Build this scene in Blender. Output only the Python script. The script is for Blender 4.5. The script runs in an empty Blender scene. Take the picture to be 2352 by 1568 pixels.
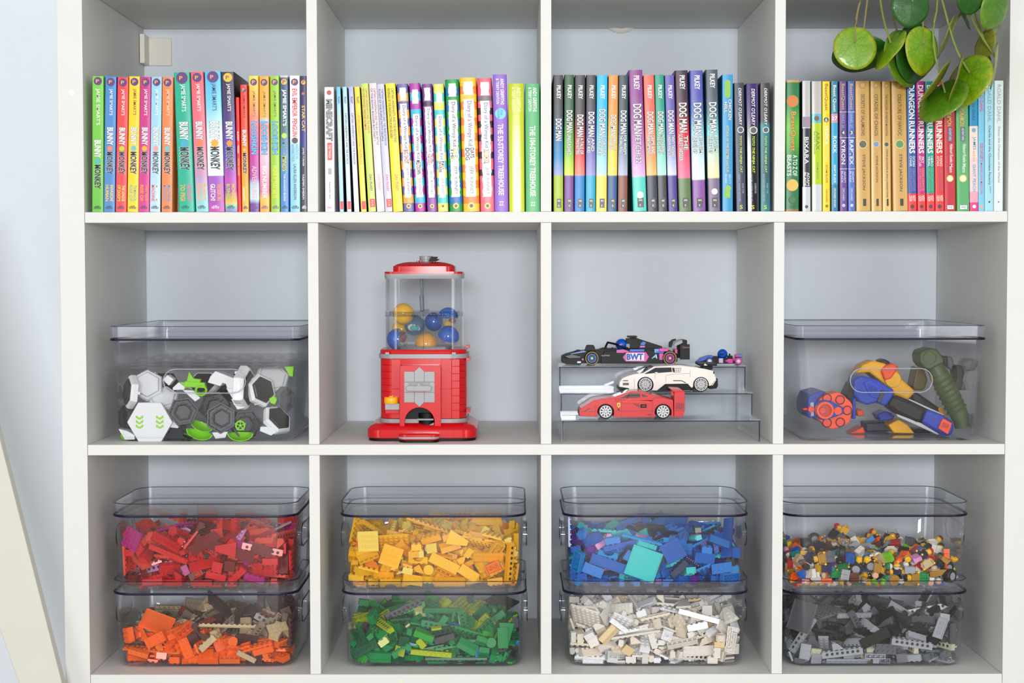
import bpy, math, random
from mathutils import Vector, Matrix, Quaternion, Euler

random.seed(7)
SC = bpy.context.scene
COL = SC.collection

# ---------------------------------------------------------------- camera
CAM_POS = Vector((0.68185935, -2.3518018, 0.99248246))
YAW, PITCH, ROLL, FPX = -0.000561777, 0.04109753, -0.00114988, 3583.49
PW, PH = 2352.0, 1568.0
_f = Vector((math.sin(YAW)*math.cos(PITCH), math.cos(YAW)*math.cos(PITCH), -math.sin(PITCH)))
_r0 = Vector((math.cos(YAW), -math.sin(YAW), 0)); _u0 = _r0.cross(_f)
_r = _r0*math.cos(ROLL) + _u0*math.sin(ROLL); _u = -_r0*math.sin(ROLL) + _u0*math.cos(ROLL)
cam_data = bpy.data.cameras.new('camera'); cam = bpy.data.objects.new('camera', cam_data); COL.objects.link(cam)
cam_data.sensor_width = 36.0; cam_data.lens = FPX/PW*36.0; cam_data.clip_start = 0.05
cam.matrix_world = Matrix(((_r.x, _u.x, -_f.x, CAM_POS.x), (_r.y, _u.y, -_f.y, CAM_POS.y), (_r.z, _u.z, -_f.z, CAM_POS.z), (0, 0, 0, 1)))
SC.camera = cam

def at(u, v, Y):
    """world point of photo pixel (u, v) on the vertical plane y = Y (used to measure the real place of things)"""
    d = _f + _r*((u-PW/2)/FPX) - _u*((v-PH/2)/FPX)
    return CAM_POS + d*((Y-CAM_POS.y)/d.y)

# ---------------------------------------------------------------- world, lights, exposure
world = bpy.data.worlds.new('world'); SC.world = world; world.use_nodes = True
world.node_tree.nodes['Background'].inputs[0].default_value = (0.80, 0.88, 1.0, 1)
world.node_tree.nodes['Background'].inputs[1].default_value = 0.30

def area(name, loc, target, sx, sy, power, color):
    d = bpy.data.lights.new(name, 'AREA'); d.shape = 'RECTANGLE'; d.size = sx; d.size_y = sy; d.energy = power; d.color = color
    o = bpy.data.objects.new(name, d); COL.objects.link(o); o.location = loc
    o.rotation_euler = (Vector(target)-Vector(loc)).to_track_quat('-Z', 'Y').to_euler()
    return o
area('main_softbox', (0.70, -4.70, 1.34), (0.7, 0.3, 0.95), 1.2, 0.44, 114, (0.985, 0.992, 1.0))
area('overhead_fill', (0.7, -2.4, 2.40), (0.7, -1.4, 0.6), 2.0, 0.8, 4, (0.985, 0.992, 1.0))  # added overhead fill; no ceiling lamp is known here
area('window_light_left', (-1.25, -2.8, 1.10), (0.6, 0.2, 0.90), 0.9, 1.6, 15, (0.96, 0.985, 1.0))
area('window_light_right', (2.65, -2.8, 1.10), (0.8, 0.2, 0.90), 0.9, 1.6, 15, (0.96, 0.985, 1.0))

SC.view_settings.view_transform = 'Standard'
SC.view_settings.look = 'None'
SC.view_settings.gamma = 1.0
SC.view_settings.use_curve_mapping = False
SC.view_settings.exposure = 0.0
SC.cycles.max_bounces = 10
SC.cycles.transparent_max_bounces = 40
SC.cycles.glossy_bounces = 4
SC.cycles.diffuse_bounces = 5
SC.cycles.transmission_bounces = 6
SC.cycles.caustics_reflective = False
SC.cycles.caustics_refractive = False

# ---------------------------------------------------------------- materials
def lin(c):
    return tuple(((x/255)/12.92 if x/255 <= 0.04045 else ((x/255+0.055)/1.055)**2.4) for x in c[:3]) + (1.0,)

_MC = {}
def mat(color, rough=0.35, name='plastic', metallic=0.0, coat=0.0, spec=0.5, bump=None):
    key = (tuple(color), rough, name, metallic, coat, spec, bump)
    if key in _MC: return _MC[key]
    m = bpy.data.materials.new(name); m.use_nodes = True
    nt = m.node_tree; b = nt.nodes['Principled BSDF']
    if 'plastic' in name or name == 'printed_ink':   # pigments a touch deeper than their flat swatch
        lc = lin(color); mxc = max(lc[:3]); lcol = tuple(mxc*(x/max(mxc, 1e-4))**1.07 for x in lc[:3])+(1.0,)
    else: lcol = lin(color)
    b.inputs['Base Color'].default_value = lcol
    b.inputs['Roughness'].default_value = rough; b.inputs['Metallic'].default_value = metallic
    b.inputs['Coat Weight'].default_value = coat; b.inputs['Specular IOR Level'].default_value = spec
    if bump:
        sc, st, var = bump
        n = nt.nodes.new('ShaderNodeTexNoise'); n.inputs['Scale'].default_value = sc; n.inputs['Detail'].default_value = 3
        tc = nt.nodes.new('ShaderNodeTexCoord'); nt.links.new(tc.outputs['Object'], n.inputs['Vector'])
        bp = nt.nodes.new('ShaderNodeBump'); bp.inputs['Strength'].default_value = st; bp.inputs['Distance'].default_value = 0.001
        nt.links.new(n.outputs['Fac'], bp.inputs['Height']); nt.links.new(bp.outputs['Normal'], b.inputs['Normal'])
        mx = nt.nodes.new('ShaderNodeMix'); mx.data_type = 'RGBA'; mx.inputs[0].default_value = 0
        mx.inputs[6].default_value = lin(color); mx.inputs[7].default_value = lin([c*(1-var) for c in color])
        nt.links.new(n.outputs['Fac'], mx.inputs[0]); nt.links.new(mx.outputs[2], b.inputs['Base Color'])
    _MC[key] = m
    return m

def clear(tint, rough=0.03, name='clear_plastic', ior=1.45, haze=0.0):
    key = ('clear', tuple(tint), rough, name, ior, haze)
    if key in _MC: return _MC[key]
    m = bpy.data.materials.new(name); m.use_nodes = True; nt = m.node_tree
    for n in list(nt.nodes):
        if n.type != 'OUTPUT_MATERIAL': nt.nodes.remove(n)
    out = [n for n in nt.nodes if n.type == 'OUTPUT_MATERIAL'][0]
    tr = nt.nodes.new('ShaderNodeBsdfTransparent'); tr.inputs[0].default_value = (*tint, 1)
    gl = nt.nodes.new('ShaderNodeBsdfGlossy'); gl.inputs['Roughness'].default_value = rough; gl.inputs[0].default_value = (1, 1, 1, 1)
    # Schlick reflectance of a thin clear wall, alike from both of its faces
    ge = nt.nodes.new('ShaderNodeNewGeometry'); dt = nt.nodes.new('ShaderNodeVectorMath'); dt.operation = 'DOT_PRODUCT'
    nt.links.new(ge.outputs['Normal'], dt.inputs[0]); nt.links.new(ge.outputs['Incoming'], dt.inputs[1])
    def mth(op, a, c):
        n = nt.nodes.new('ShaderNodeMath'); n.operation = op
        for i, q in enumerate((a, c)):
            if isinstance(q, (int, float)): n.inputs[i].default_value = q
            elif q is not None: nt.links.new(q, n.inputs[i])
        return n.outputs[0]
    f0 = ((ior-1)/(ior+1))**2
    fo = mth('ADD', mth('MULTIPLY', mth('POWER', mth('SUBTRACT', 1.0, mth('ABSOLUTE', dt.outputs['Value'], None)), 5.0), 1-f0), f0)
    mx = nt.nodes.new('ShaderNodeMixShader')
    nt.links.new(fo, mx.inputs[0]); nt.links.new(tr.outputs[0], mx.inputs[1]); nt.links.new(gl.outputs[0], mx.inputs[2])
    last = mx
    if haze > 0:
        df = nt.nodes.new('ShaderNodeBsdfDiffuse'); df.inputs[0].default_value = (0.8, 0.82, 0.86, 1)
        m2 = nt.nodes.new('ShaderNodeMixShader'); m2.inputs[0].default_value = haze
        nt.links.new(mx.outputs[0], m2.inputs[1]); nt.links.new(df.outputs[0], m2.inputs[2]); last = m2
    nt.links.new(last.outputs[0], out.inputs[0])
    _MC[key] = m
    return m

# ---------------------------------------------------------------- mesh helpers
class MB:
    def __init__(s): s.v = []; s.f = []; s.m = []
    def add(s, verts, faces, m=0):
        n = len(s.v); s.v += [tuple(p) for p in verts]; s.f += [tuple(i+n for i in f) for f in faces]; s.m += [m]*len(faces)
        return s
    def box(s, a, b, m=0):
        x0, y0, z0 = a; x1, y1, z1 = b
        return s.add([(x, y, z) for x in (x0, x1) for y in (y0, y1) for z in (z0, z1)],
                     [(0, 1, 3, 2), (4, 6, 7, 5), (0, 4, 5, 1), (2, 3, 7, 6), (0, 2, 6, 4), (1, 5, 7, 3)], m)
    def loft(s, rings, m=0, cap0=True, cap1=True, closed=False):
        n = len(rings[0]); k = len(rings); V = [p for r in rings for p in r]; F = []
        for i in range(k if closed else k-1):
            a = i*n; b = ((i+1) % k)*n
            for j in range(n):
                F.append((a+j, a+(j+1) % n, b+(j+1) % n, b+j))
        if not closed:
            if cap0: F.append(tuple(range(n-1, -1, -1)))
            if cap1: F.append(tuple((k-1)*n+j for j in range(n)))
        return s.add(V, F, m)
    def prism(s, prof, a, b, axis='y', m=0):
        """profile of (p, q) pairs extruded along an axis: y -> (x, z), x -> (y, z), z -> (x, y)"""
        def P(p, q, t): return (p, t, q) if axis == 'y' else ((t, p, q) if axis == 'x' else (p, q, t))
        return s.loft([[P(p, q, a) for p, q in prof], [P(p, q, b) for p, q in prof]], m)
    def cyl(s, c, r, h, axis='z', n=16, r2=None, m=0):
        r2 = r if r2 is None else r2
        def P(a, rr, t):
            x, y = rr*math.cos(a), rr*math.sin(a)
            q = {'z': (x, y, t), 'y': (x, t, y), 'x': (t, x, y)}[axis]
            return (c[0]+q[0], c[1]+q[1], c[2]+q[2])
        A = [2*math.pi*i/n for i in range(n)]
        return s.loft([[P(a, r, 0) for a in A], [P(a, r2, h) for a in A]], m)
    def ring(s, c, ro, ri, h, axis='z', n=20, m=0):
        def P(a, rr, t):
            x, y = rr*math.cos(a), rr*math.sin(a)
            q = {'z': (x, y, t), 'y': (x, t, y), 'x': (t, x, y)}[axis]
            return (c[0]+q[0], c[1]+q[1], c[2]+q[2])
        A = [2*math.pi*i/n for i in range(n)]
        return s.loft([[P(a, ro, 0) for a in A], [P(a, ro, h) for a in A], [P(a, ri, h) for a in A], [P(a, ri, 0) for a in A]], m, closed=True)
    def lathe(s, prof, n=24, c=(0, 0, 0), axis='z', m=0, cap0=True, cap1=True):
        R = []
        for r, t in prof:
            row = []
            for i in range(n):
                a = 2*math.pi*i/n; x, y = r*math.cos(a), r*math.sin(a)
                q = {'z': (x, y, t), 'y': (x, t, y), 'x': (t, x, y)}[axis]
                row.append((c[0]+q[0], c[1]+q[1], c[2]+q[2]))
            R.append(row)
        return s.loft(R, m, cap0, cap1)
    def tube(s, pts, r, n=8, m=0, closed=False):
        pts = [Vector(p) for p in pts]; R = []; N = len(pts); up = Vector((0.13, 0.31, 0.94))
        for i, p in enumerate(pts):
            a = pts[(i-1) % N] if (i or closed) else pts[0]; b = pts[(i+1) % N] if (i < N-1 or closed) else pts[-1]
            t = (b-a).normalized(); x = t.cross(up).normalized(); y = t.cross(x)
            rr = r[i] if isinstance(r, (list, tuple)) else r
            R.append([p + x*rr*math.cos(2*math.pi*k/n) + y*rr*math.sin(2*math.pi*k/n) for k in range(n)])
        return s.loft(R, m, closed=closed)
    def ball(s, c, r, n=14, k=9, m=0, sc=(1, 1, 1), z0=-1.0, z1=1.0, cap=True):
        R = []
        t0 = math.asin(z0); t1 = math.asin(z1)
        for i in range(k+1):
            t = t0 + (t1-t0)*i/k; rr = max(math.cos(t), 0.003)
            R.append([(c[0]+r*sc[0]*rr*math.cos(2*math.pi*j/n), c[1]+r*sc[1]*rr*math.sin(2*math.pi*j/n), c[2]+r*sc[2]*math.sin(t)) for j in range(n)])
        return s.loft(R, m, cap, cap)
    def move(s, M, start=0):
        for i in range(start, len(s.v)): s.v[i] = tuple(M @ Vector(s.v[i]))
        return s
    def mesh(s, name, mats, smooth=False):
        me = bpy.data.meshes.new(name); me.from_pydata(s.v, [], s.f)
        for q in (mats if isinstance(mats, (list, tuple)) else [mats]): me.materials.append(q)
        me.polygons.foreach_set('material_index', s.m)
        if smooth:
            me.polygons.foreach_set('use_smooth', [True]*len(s.f))
            try: me.set_sharp_from_angle(angle=math.radians(38))
            except Exception: pass
        me.update()
        return me
    def build(s, name, mats, parent=None, loc=None, smooth=False, bevel=0, seg=2):
        o = bpy.data.objects.new(name, s.mesh(name, mats, smooth)); COL.objects.link(o)
        if parent: o.parent = parent
        if loc is not None: o.location = loc
        if bevel:
            b = o.modifiers.new('bevel', 'BEVEL'); b.width = bevel; b.segments = seg; b.limit_method = 'ANGLE'; b.angle_limit = math.radians(35)
        return o

def tag(o, label=None, cat=None, group=None, kind=None):
    if label: o['label'] = label
    if cat: o['category'] = cat
    if group: o['group'] = group
    if kind: o['kind'] = kind
    return o
def empty(name, loc=(0, 0, 0), rot=(0, 0, 0)):
    o = bpy.data.objects.new(name, None); COL.objects.link(o); o.location = loc; o.rotation_euler = rot; o.empty_display_size = 0.02
    return o

def rrect(hx, hy, r, z, n=5, cx=0, cy=0):
    P = []
    for (sx, sy, a0) in ((1, 1, 0), (-1, 1, 90), (-1, -1, 180), (1, -1, 270)):
        for i in range(n+1):
            a = math.radians(a0 + 90*i/n)
            P.append((cx + sx*(hx-r) + r*math.cos(a), cy + sy*(hy-r) + r*math.sin(a), z))
    return P

# lettering: one flat mesh per word, shared by its repeats
_TX = {}
def text_mesh(s, fat=0.0, shear=0.0):
    key = (s, fat, shear)
    if key in _TX: return _TX[key]
    c = bpy.data.curves.new('lettering', 'FONT'); c.body = s; c.resolution_u = 2; c.offset = fat; c.shear = shear; c.size = 1
    o = bpy.data.objects.new('lettering', c); COL.objects.link(o)
    bpy.context.view_layer.update()
    me = bpy.data.meshes.new_from_object(o.evaluated_get(bpy.context.evaluated_depsgraph_get()))
    bpy.data.objects.remove(o); bpy.data.curves.remove(c)
    xs = [v.co.x for v in me.vertices]; ys = [v.co.y for v in me.vertices]
    if not xs: xs = [0, 1]; ys = [0, 1]
    b = (min(xs), max(xs), min(ys), max(ys))
    me.materials.clear(); me.materials.append(mat((255, 255, 255), 0.4, 'printed_ink'))
    _TX[key] = (me, b)
    return _TX[key]

def put_text(s, parent, centre, length, height, color, ax=(1, 0, 0), ay=(0, 0, 1), fat=0.0, shear=0.0, name='lettering', outline=None, lift=0.0003, ofat=0.045, rough=0.4):
    """flat lettering filling length x height about centre; ax = reading direction, ay = up of the letters"""
    ax = Vector(ax); ay = Vector(ay); az = ax.cross(ay)
    _, b0 = text_mesh(s, fat, shear)
    nat = (b0[1]-b0[0])/(b0[3]-b0[2])*height*1.35   # never stretch short words across a long field
    if length > nat: centre = Vector(centre)-ax*(length-nat)*.35; length = nat
    if outline:
        put_text(s, parent, Vector(centre), length*1.02, height*1.12, outline, ax, ay, ofat, shear, name+'_outline', None, lift*0.5, rough=rough)
    me, b = text_mesh(s, fat, shear)
    sx = length/(b[1]-b[0]); sy = height/(b[3]-b[2])
    o = bpy.data.objects.new(name, me); COL.objects.link(o); o.parent = parent
    o.material_slots[0].link = 'OBJECT'; o.material_slots[0].material = mat(color, rough, 'printed_ink')
    c = Vector(centre) + az*lift - ax*(sx*(b[0]+b[1])/2) - ay*(sy*(b[2]+b[3])/2)
    M = Matrix(((ax.x*sx, ay.x*sy, az.x, c.x), (ax.y*sx, ay.y*sy, az.y, c.y), (ax.z*sx, ay.z*sy, az.z, c.z), (0, 0, 0, 1)))
    o.matrix_local = M
    return o

# ---------------------------------------------------------------- the room
WALLC = (228, 235, 243)
m_wall = mat(WALLC, 0.75, 'wall_paint', bump=(60, 0.05, 0.02))
m_room = mat((212, 212, 212), 0.8, 'room_paint', bump=(40, 0.05, 0.02))
m_floor = mat((178, 168, 152), 0.5, 'floor_boards', bump=(12, 0.1, 0.15))
RX0, RX1, RY0, RY1, RZ = -1.7, 3.1, -5.1, 0.395, 2.5
MB().box((RX0, RY1, 0), (RX1, RY1+0.1, RZ)).build('wall_back', m_wall)
MB().box((RX0-0.1, RY0, 0), (RX0, RY1, RZ)).build('wall_left', m_room)
MB().box((RX1, RY0, 0), (RX1+0.1, RY1, RZ)).build('wall_right', m_room)
MB().box((RX0, RY0-0.1, 0), (RX1, RY0, RZ)).build('wall_front', m_room)
MB().box((RX0, RY0, -0.1), (RX1, RY1, 0)).build('floor', m_floor)
MB().box((RX0, RY0, RZ), (RX1, RY1, RZ+0.1)).build('ceiling', m_room)
for n_ in ('wall_back', 'wall_left', 'wall_right', 'wall_front', 'floor', 'ceiling'): bpy.data.objects[n_]['kind'] = 'structure'

# ---------------------------------------------------------------- shelving unit
OUT, CELL, DIV, DEP = 0.038, 0.335, 0.016, 0.39
UW = 2*OUT + 4*CELL + 3*DIV
def cx0(i): return OUT + i*(CELL+DIV)
def ceil_z(r): return UW - OUT - r*(CELL+DIV)
def floor_z(r): return ceil_z(r) - CELL
m_white = mat((225, 225, 222), 0.5, 'white_foil', spec=0.3, bump=(25, 0.03, 0.02))
m_cap = mat((238, 238, 240), 0.4, 'cap_plastic')
unit = tag(empty('shelving_unit', (UW/2, DEP/2, 0)), 'white square-grid shelving unit standing against the pale blue wall', 'shelving unit')
def up(name, a, b, m=m_white, bev=0.0006):
    off = Vector((UW/2, DEP/2, 0))
    return MB().box(Vector(a)-off, Vector(b)-off).build(name, m, unit, bevel=bev)
g = 0.0003
side_l = up('side_panel', (0, 0, OUT+g), (OUT-g, DEP, UW-OUT-g))
up('side_panel', (UW-OUT+g, 0, OUT+g), (UW, DEP, UW-OUT-g))
up('top_panel', (0, 0, UW-OUT), (UW, DEP, UW)); up('bottom_panel', (0, 0, 0), (UW, DEP, OUT))
boards = []
for r in range(3):
    boards.append(up('shelf_board', (OUT+g, 0, floor_z(r)-DIV), (UW-OUT-g, DEP, floor_z(r))))
for r in range(4):
    for i in range(3):
        x = cx0(i)+CELL
        up('divider', (x, 0.0012, floor_z(r)+g), (x+DIV, DEP, ceil_z(r)-g))
cp = at(165, 213, 0); off = Vector((UW/2, DEP/2, 0))
MB().cyl((0, 0, 0), 0.0042, -0.0006, 'y', 20).build('screw_cap', m_cap, side_l, cp-off)
# faded star stickers along two shelf fronts
def star_prof(r, n=5, k=0.45, rot=90):
    return [((r if i % 2 == 0 else r*k)*math.cos(math.radians(rot+i*180/n)), (r if i % 2 == 0 else r*k)*math.sin(math.radians(rot+i*180/n))) for i in range(2*n)]
m_star = mat((224, 227, 203), 0.5, 'faded_sticker')
for b_, v0, us in ((boards[1], 1034, (222, 322, 435, 556, 690, 788, 912, 1118, 1220, 1330, 1425, 1536, 1637, 1736, 1840, 1942, 2045, 2132, 2228)),
                   (boards[2], 1562, (275, 366, 458, 556, 652, 832, 922, 1022, 1122, 1228, 1328, 1428, 1525, 1615, 1722, 1812, 1935, 2042, 2135, 2225))):
    for u_ in us:
        p = at(u_, v0+random.uniform(-3, 3), 0)-off
        MB().prism(star_prof(0.0042, rot=90+random.uniform(-30, 30)), 0, -0.00025, 'y').build('star_sticker', m_star, b_, p)

# ---------------------------------------------------------------- fittings on the wall and the leaning board
m_cream = mat((236, 232, 222), 0.45, 'cream_plastic')
a0 = at(330, 150, 0.385); a1 = at(340, 83, 0.385); a2 = at(393, 150, 0.39); a3 = at(393, 87, 0.39)
br = tag(empty('wall_bracket', (a1.x, 0.39, a0.z)), 'cream square anti-tip bracket fixing the unit to the wall, top left', 'bracket')
MB().box((0, -0.0002, 0), (a3.x-a1.x, 0.0045, a3.z-a0.z)).build('wall_plate', m_cream, br, bevel=0.0012)
MB().box((a0.x-a1.x, -0.034, 0), (0.0005, 0.0042, a1.z-a0.z)).build('side_plate', m_cream, br, bevel=0.0012)
c_ = at(1427, 76, 0.39); 
t = MB().lathe([(0.034, 0), (0.034, -0.006), (0.030, -0.009), (0.027, -0.009), (0.025, -0.006), (0.012, -0.007), (0.010, -0.009), (0.003, -0.010)], 40, axis='y')
o = t.build('wall_disc', m_cream, None, (c_.x, 0.395, c_.z+0.034), smooth=True)
tag(o, 'round cream wall fitting peeping below the top panel of the third compartment', 'wall fitting')
pl = MB()
YBD = -0.05
r0, r1 = at(0, 1010, YBD), at(142, 1568, YBD); l0, l1 = at(0, 1450, YBD), at(42, 1568, YBD)
def xat(p, q, z): return p.x+(q.x-p.x)*(z-p.z)/(q.z-p.z)
ztop_ = 1.12
pl.prism([(xat(l0, l1, 0), 0), (xat(r0, r1, 0), 0), (xat(r0, r1, ztop_), ztop_), (xat(l0, l1, ztop_*.98), ztop_*.98)], YBD, YBD+.02, 'y')
o = pl.build('leaning_board', mat((212, 212, 200), 0.6, 'painted_wood', bump=(30, 0.08, 0.03)), None, bevel=0.002)
tag(o, 'off-white painted board slanting past the lower left corner of the shelving unit', 'board')

# ---------------------------------------------------------------- books
def ramp_mat(stops, H, rough=0.28):
    """printed cover whose colour bands run down the spine; stops = [(fraction from top, colour), ...]"""
    m = bpy.data.materials.new('printed_cover'); m.use_nodes = True; nt = m.node_tree; b = nt.nodes['Principled BSDF']
    b.inputs['Roughness'].default_value = rough; b.inputs['Specular IOR Level'].default_value = 0.4
    tc = nt.nodes.new('ShaderNodeTexCoord'); sp = nt.nodes.new('ShaderNodeSeparateXYZ'); mr = nt.nodes.new('ShaderNodeMapRange')
    cr = nt.nodes.new('ShaderNodeValToRGB')
    mr.inputs[1].default_value = H; mr.inputs[2].default_value = 0
    nt.links.new(tc.outputs['Object'], sp.inputs[0]); nt.links.new(sp.outputs[2], mr.inputs[0]); nt.links.new(mr.outputs[0], cr.inputs[0])
    nt.links.new(cr.outputs[0], b.inputs['Base Color'])
    el = cr.color_ramp.elements
    if isinstance(stops, Bands): cr.color_ramp.interpolation = 'CONSTANT'
    el[0].position = stops[0][0]; el[0].color = lin(stops[0][1])
    el[1].position = max(stops[-1][0], 0.001); el[1].color = lin(stops[-1][1])
    for f, c in stops[1:-1]:
        e = el.new(f); e.color = lin(c)
    return m
class Bands(list): pass
def steps(*a):
    """hard bands: steps(c0, f1, c1, f2, c2 ...)"""
    return Bands([(0.0, a[0])] + [(a[i], a[i+1]) for i in range(1, len(a), 2)])
def stripes(c0, c1, n):
    a = [c0]
    for i in range(1, n): a += [i/n, c1 if i % 2 else c0]
    return steps(*a)

m_page = mat((236, 231, 218), 0.8, 'paper')
SLABEL = {}
ROWS = ['first', 'second', 'third', 'fourth']
BOOKS = []
def book(row, x0, utl, utr, ubl, ubr, vt, vb, look, stops, items, depth=0.130, Y=0.008, rough=0.34, rnd=0.0012, side=None):
    k = 4.4808
    g = lambda u: x0+u/k
    yt, yb = 150+vt/k, 150+vb/k
    TL, TR, BL, BR = at(g(utl), yt, Y), at(g(utr), yt, Y), at(g(ubl), yb, Y), at(g(ubr), yb, Y)
    xa, xb = cx0(row)+.001, cx0(row)+CELL-.001
    for p_ in (TL, TR, BL, BR): p_.x = min(max(p_.x, xa), xb)
    z0 = floor_z(0); zt = (TL.z+TR.z)/2
    th = ((TR.x-TL.x)+(BR.x-BL.x))/2 * 0.985
    cb, ct = (BL.x+BR.x)/2, (TL.x+TR.x)/2
    ang = math.atan2(ct-cb, zt-z0); H = math.hypot(ct-cb, zt-z0)
    sp = ramp_mat(stops, H, rough)
    sidem = mat(side, 0.3, 'cover_side') if side else sp
    hx = th/2; w = min(0.0022, th*0.16)
    # cover: spine and two boards in one sheet
    r = rnd; out_p = []; n = 4
    outer = [(hx, depth), (hx, r)] + [(hx-r+r*math.cos(math.radians(a)), r-r*math.sin(math.radians(a))) for a in (30, 60, 90)] + \
            [(-hx+r-r*math.sin(math.radians(a)), r-r*math.cos(math.radians(a))) for a in (0, 30, 60, 90)] + [(-hx, depth)]
    inner = [(-hx+w*0.5, depth), (-hx+w*0.5, w+0.001), (hx-w*0.5, w+0.001), (hx-w*0.5, depth)]
    prof = outer + inner
    mb = MB()
    N = len(prof); no = len(outer)
    mb.add([(p, q, 0) for p, q in prof] + [(p, q, H) for p, q in prof], [(j, (j+1) % N, N+(j+1) % N, N+j) for j in range(N)])
    if side:
        for idx in (0, no-2): mb.m[idx] = 1
    caps = []
    mb.add([(p, q, 0) for p, q in prof], [tuple(range(N-1, -1, -1))]); mb.add([(p, q, H) for p, q in prof], [tuple(range(N))])
    o = mb.build('book', [sp, sidem], None, (cb, Y, z0+hx*abs(math.sin(ang))+.0004), smooth=True)
    o.rotation_euler = (0, ang, 0)
    tag(o, f'{look} in the {ROWS[row]} compartment', 'book', f'books in the {ROWS[row]} compartment')
    MB().box((-hx+w*0.6, w+0.0012, 0.001), (hx-w*0.6, depth-0.003, H-0.001)).build('pages', m_page, o)
    for it in items:
        t = it[0]
        if t == 'T':
            _, s, f0, f1, cx, wd, col = it[:7]; opt = it[7] if len(it) > 7 else {}
            put_text(s, o, (cx*th, -0.0001, H*(1-(f0+f1)/2)), (f1-f0)*H, wd*th, col, (0, 0, -1), (1, 0, 0), opt.get('fat', 0.008), opt.get('shear', 0), 'lettering', opt.get('out'), ofat=opt.get('of', 0.045))
        elif t == 'H':   # upright lettering
            _, s, f, cx, wd, hf, col = it
            put_text(s, o, (cx*th, -0.0001, H*(1-f)), wd*th, hf*H, col, (1, 0, 0), (0, 0, 1), 0.01)
        elif t == 'C':
            _, f, cx, dm, col = it
            MB().cyl((cx*th, 0.0001, H*(1-f)), dm*th/2, -0.00035-0.00002*len(o.children), 'y', 24).build('emblem', mat(col, 0.35, 'printed_ink'), o)
        elif t == 'R':
            _, f0, f1, c0, c1, col = it[:6]
            MB().box((c0*th, -0.0003, H*(1-f1)), (c1*th, 0.0001, H*(1-f0))).build(it[6] if len(it) > 6 else 'colour_block', mat(col, 0.35, 'printed_ink'), o)
        elif t == 'J':   # panel with torn edges
            _, f0, f1, c0, c1, col = it
            L = []; Rr = []; rn = random.Random(int(f0*977)+len(BOOKS)); nn = max(3, int((f1-f0)*60))
            for i in range(nn+1):
                z = H*(1-f0-(f1-f0)*i/nn)
                L.append((c0*th+rn.uniform(-.035, .035)*th, z)); Rr.append((c1*th+rn.uniform(-.035, .035)*th, z))
            m2 = MB()
            m2.add([(x, -0.0004, z) for x, z in L]+[(x, -0.0004, z) for x, z in Rr], [(i, i+1, nn+2+i, nn+1+i) for i in range(nn)])
            m2.build('label_panel', mat(col, 0.35, 'printed_ink'), o)
        elif t == 'S':
            _, f, cx, dm, col = it
            p = [(cx*th+a, H*(1-f)+b) for a, b in star_prof(dm*th/2, 9, 0.62, 90)]
            MB().prism(p, 0.0001, -0.0005, 'y').build('starburst', mat(col, 0.35, 'printed_ink'), o)
    BOOKS.append(o)
    return o

WH, BK = (245, 243, 240), (28, 28, 34)
PUR, YEL = (92, 52, 120), (255, 190, 60)
def foot(col=(40, 60, 70)): return [('H', 'dfb', 0.965, 0, 0.72, 0.024, col)]
def plogo(f, bg=PUR, fg=YEL): return [('C', f, 0, 0.72, bg), ('H', 'P', f, 0, 0.36, 0.026, fg)]
def bm(author, sub, burst, subcol, sub2=None, sub2col=None, d=0.0, mono=BK, logo=(PUR, YEL), fc=(50, 70, 90), white=WH, aut=(.09, .285)):
    L = plogo(.04, *logo) + [('T', "JAMIE SMART'S", aut[0], aut[1], .02, .36, author)]
    L += [('T', 'BUNNY', .375+d, .505+d, 0, .56, white, dict(out=(90, 90, 100), fat=.03, of=.06)), ('S', .53+d, 0, .62, burst), ('T', 'vs', .52+d, .54+d, 0, .3, (230, 90, 60)),
          ('T', 'MONKEY', .555+d, .72+d, 0, .58, mono, dict(out=(225, 225, 228), fat=.03, of=.06))]
    if sub: L += [('T', sub, .80, .92, -.2 if sub2 else 0, .3 if sub2 else .42, subcol, dict(fat=.02))]
    if sub2: L += [('T', sub2, .80, .92, .2, .28, sub2col or subcol, dict(fat=.02))]
    return L + foot(fc)
c = 0; X = 200; B1 = 1515
book(c, X, 50, 172, 52, 166, 115, B1, 'lime green paperback with white lettering, leftmost', [(0, (120, 200, 70)), (1, (104, 190, 66))],
     plogo(.036) + [('T', "JAMIE SMART'S", .09, .36, 0, .42, WH), ('T', 'BUNNY', .47, .60, 0, .62, WH, dict(out=(90, 120, 90), fat=.03)), ('S', .625, 0, .56, (80, 180, 210)), ('T', 'MONKEY', .65, .83, 0, .6, BK, dict(out=(220, 230, 220), fat=.03))] + foot())
book(c, X, 185, 305, 170, 286, 120, B1, 'mid blue paperback with orange subtitle, beside the leftmost lime one', [(0, (66, 134, 205)), (1, (80, 138, 200))],
     bm(WH, 'HUMAN', (255, 130, 110), (255, 200, 60), 'INVASION!', (255, 215, 90)), side=(20, 50, 120))
book(c, X, 310, 430, 293, 405, 125, B1, 'bright red paperback with lime starburst', [(0, (226, 60, 66)), (1, (228, 78, 80))],
     bm(WH, 'OF DOOM!', (190, 205, 50), (200, 215, 60), 'THE LEAGUE', (250, 220, 120)), side=(200, 30, 40))
book(c, X, 432, 545, 412, 528, 118, B1, 'golden yellow paperback with pale blue starburst', [(0, (250, 205, 20)), (1, (250, 210, 30))],
     bm((140, 90, 40), 'RISE OF', (110, 190, 200), (120, 190, 180), 'THE MANIACAL', (130, 180, 160)))
book(c, X, 545, 660, 527, 640, 122, B1, 'magenta paperback with yellow starburst', [(0, (190, 40, 130)), (1, (214, 60, 140))],
     bm(WH, 'RISE OF', (250, 180, 40), (255, 170, 50), 'THE MAJOR', (255, 160, 60)))
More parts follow.
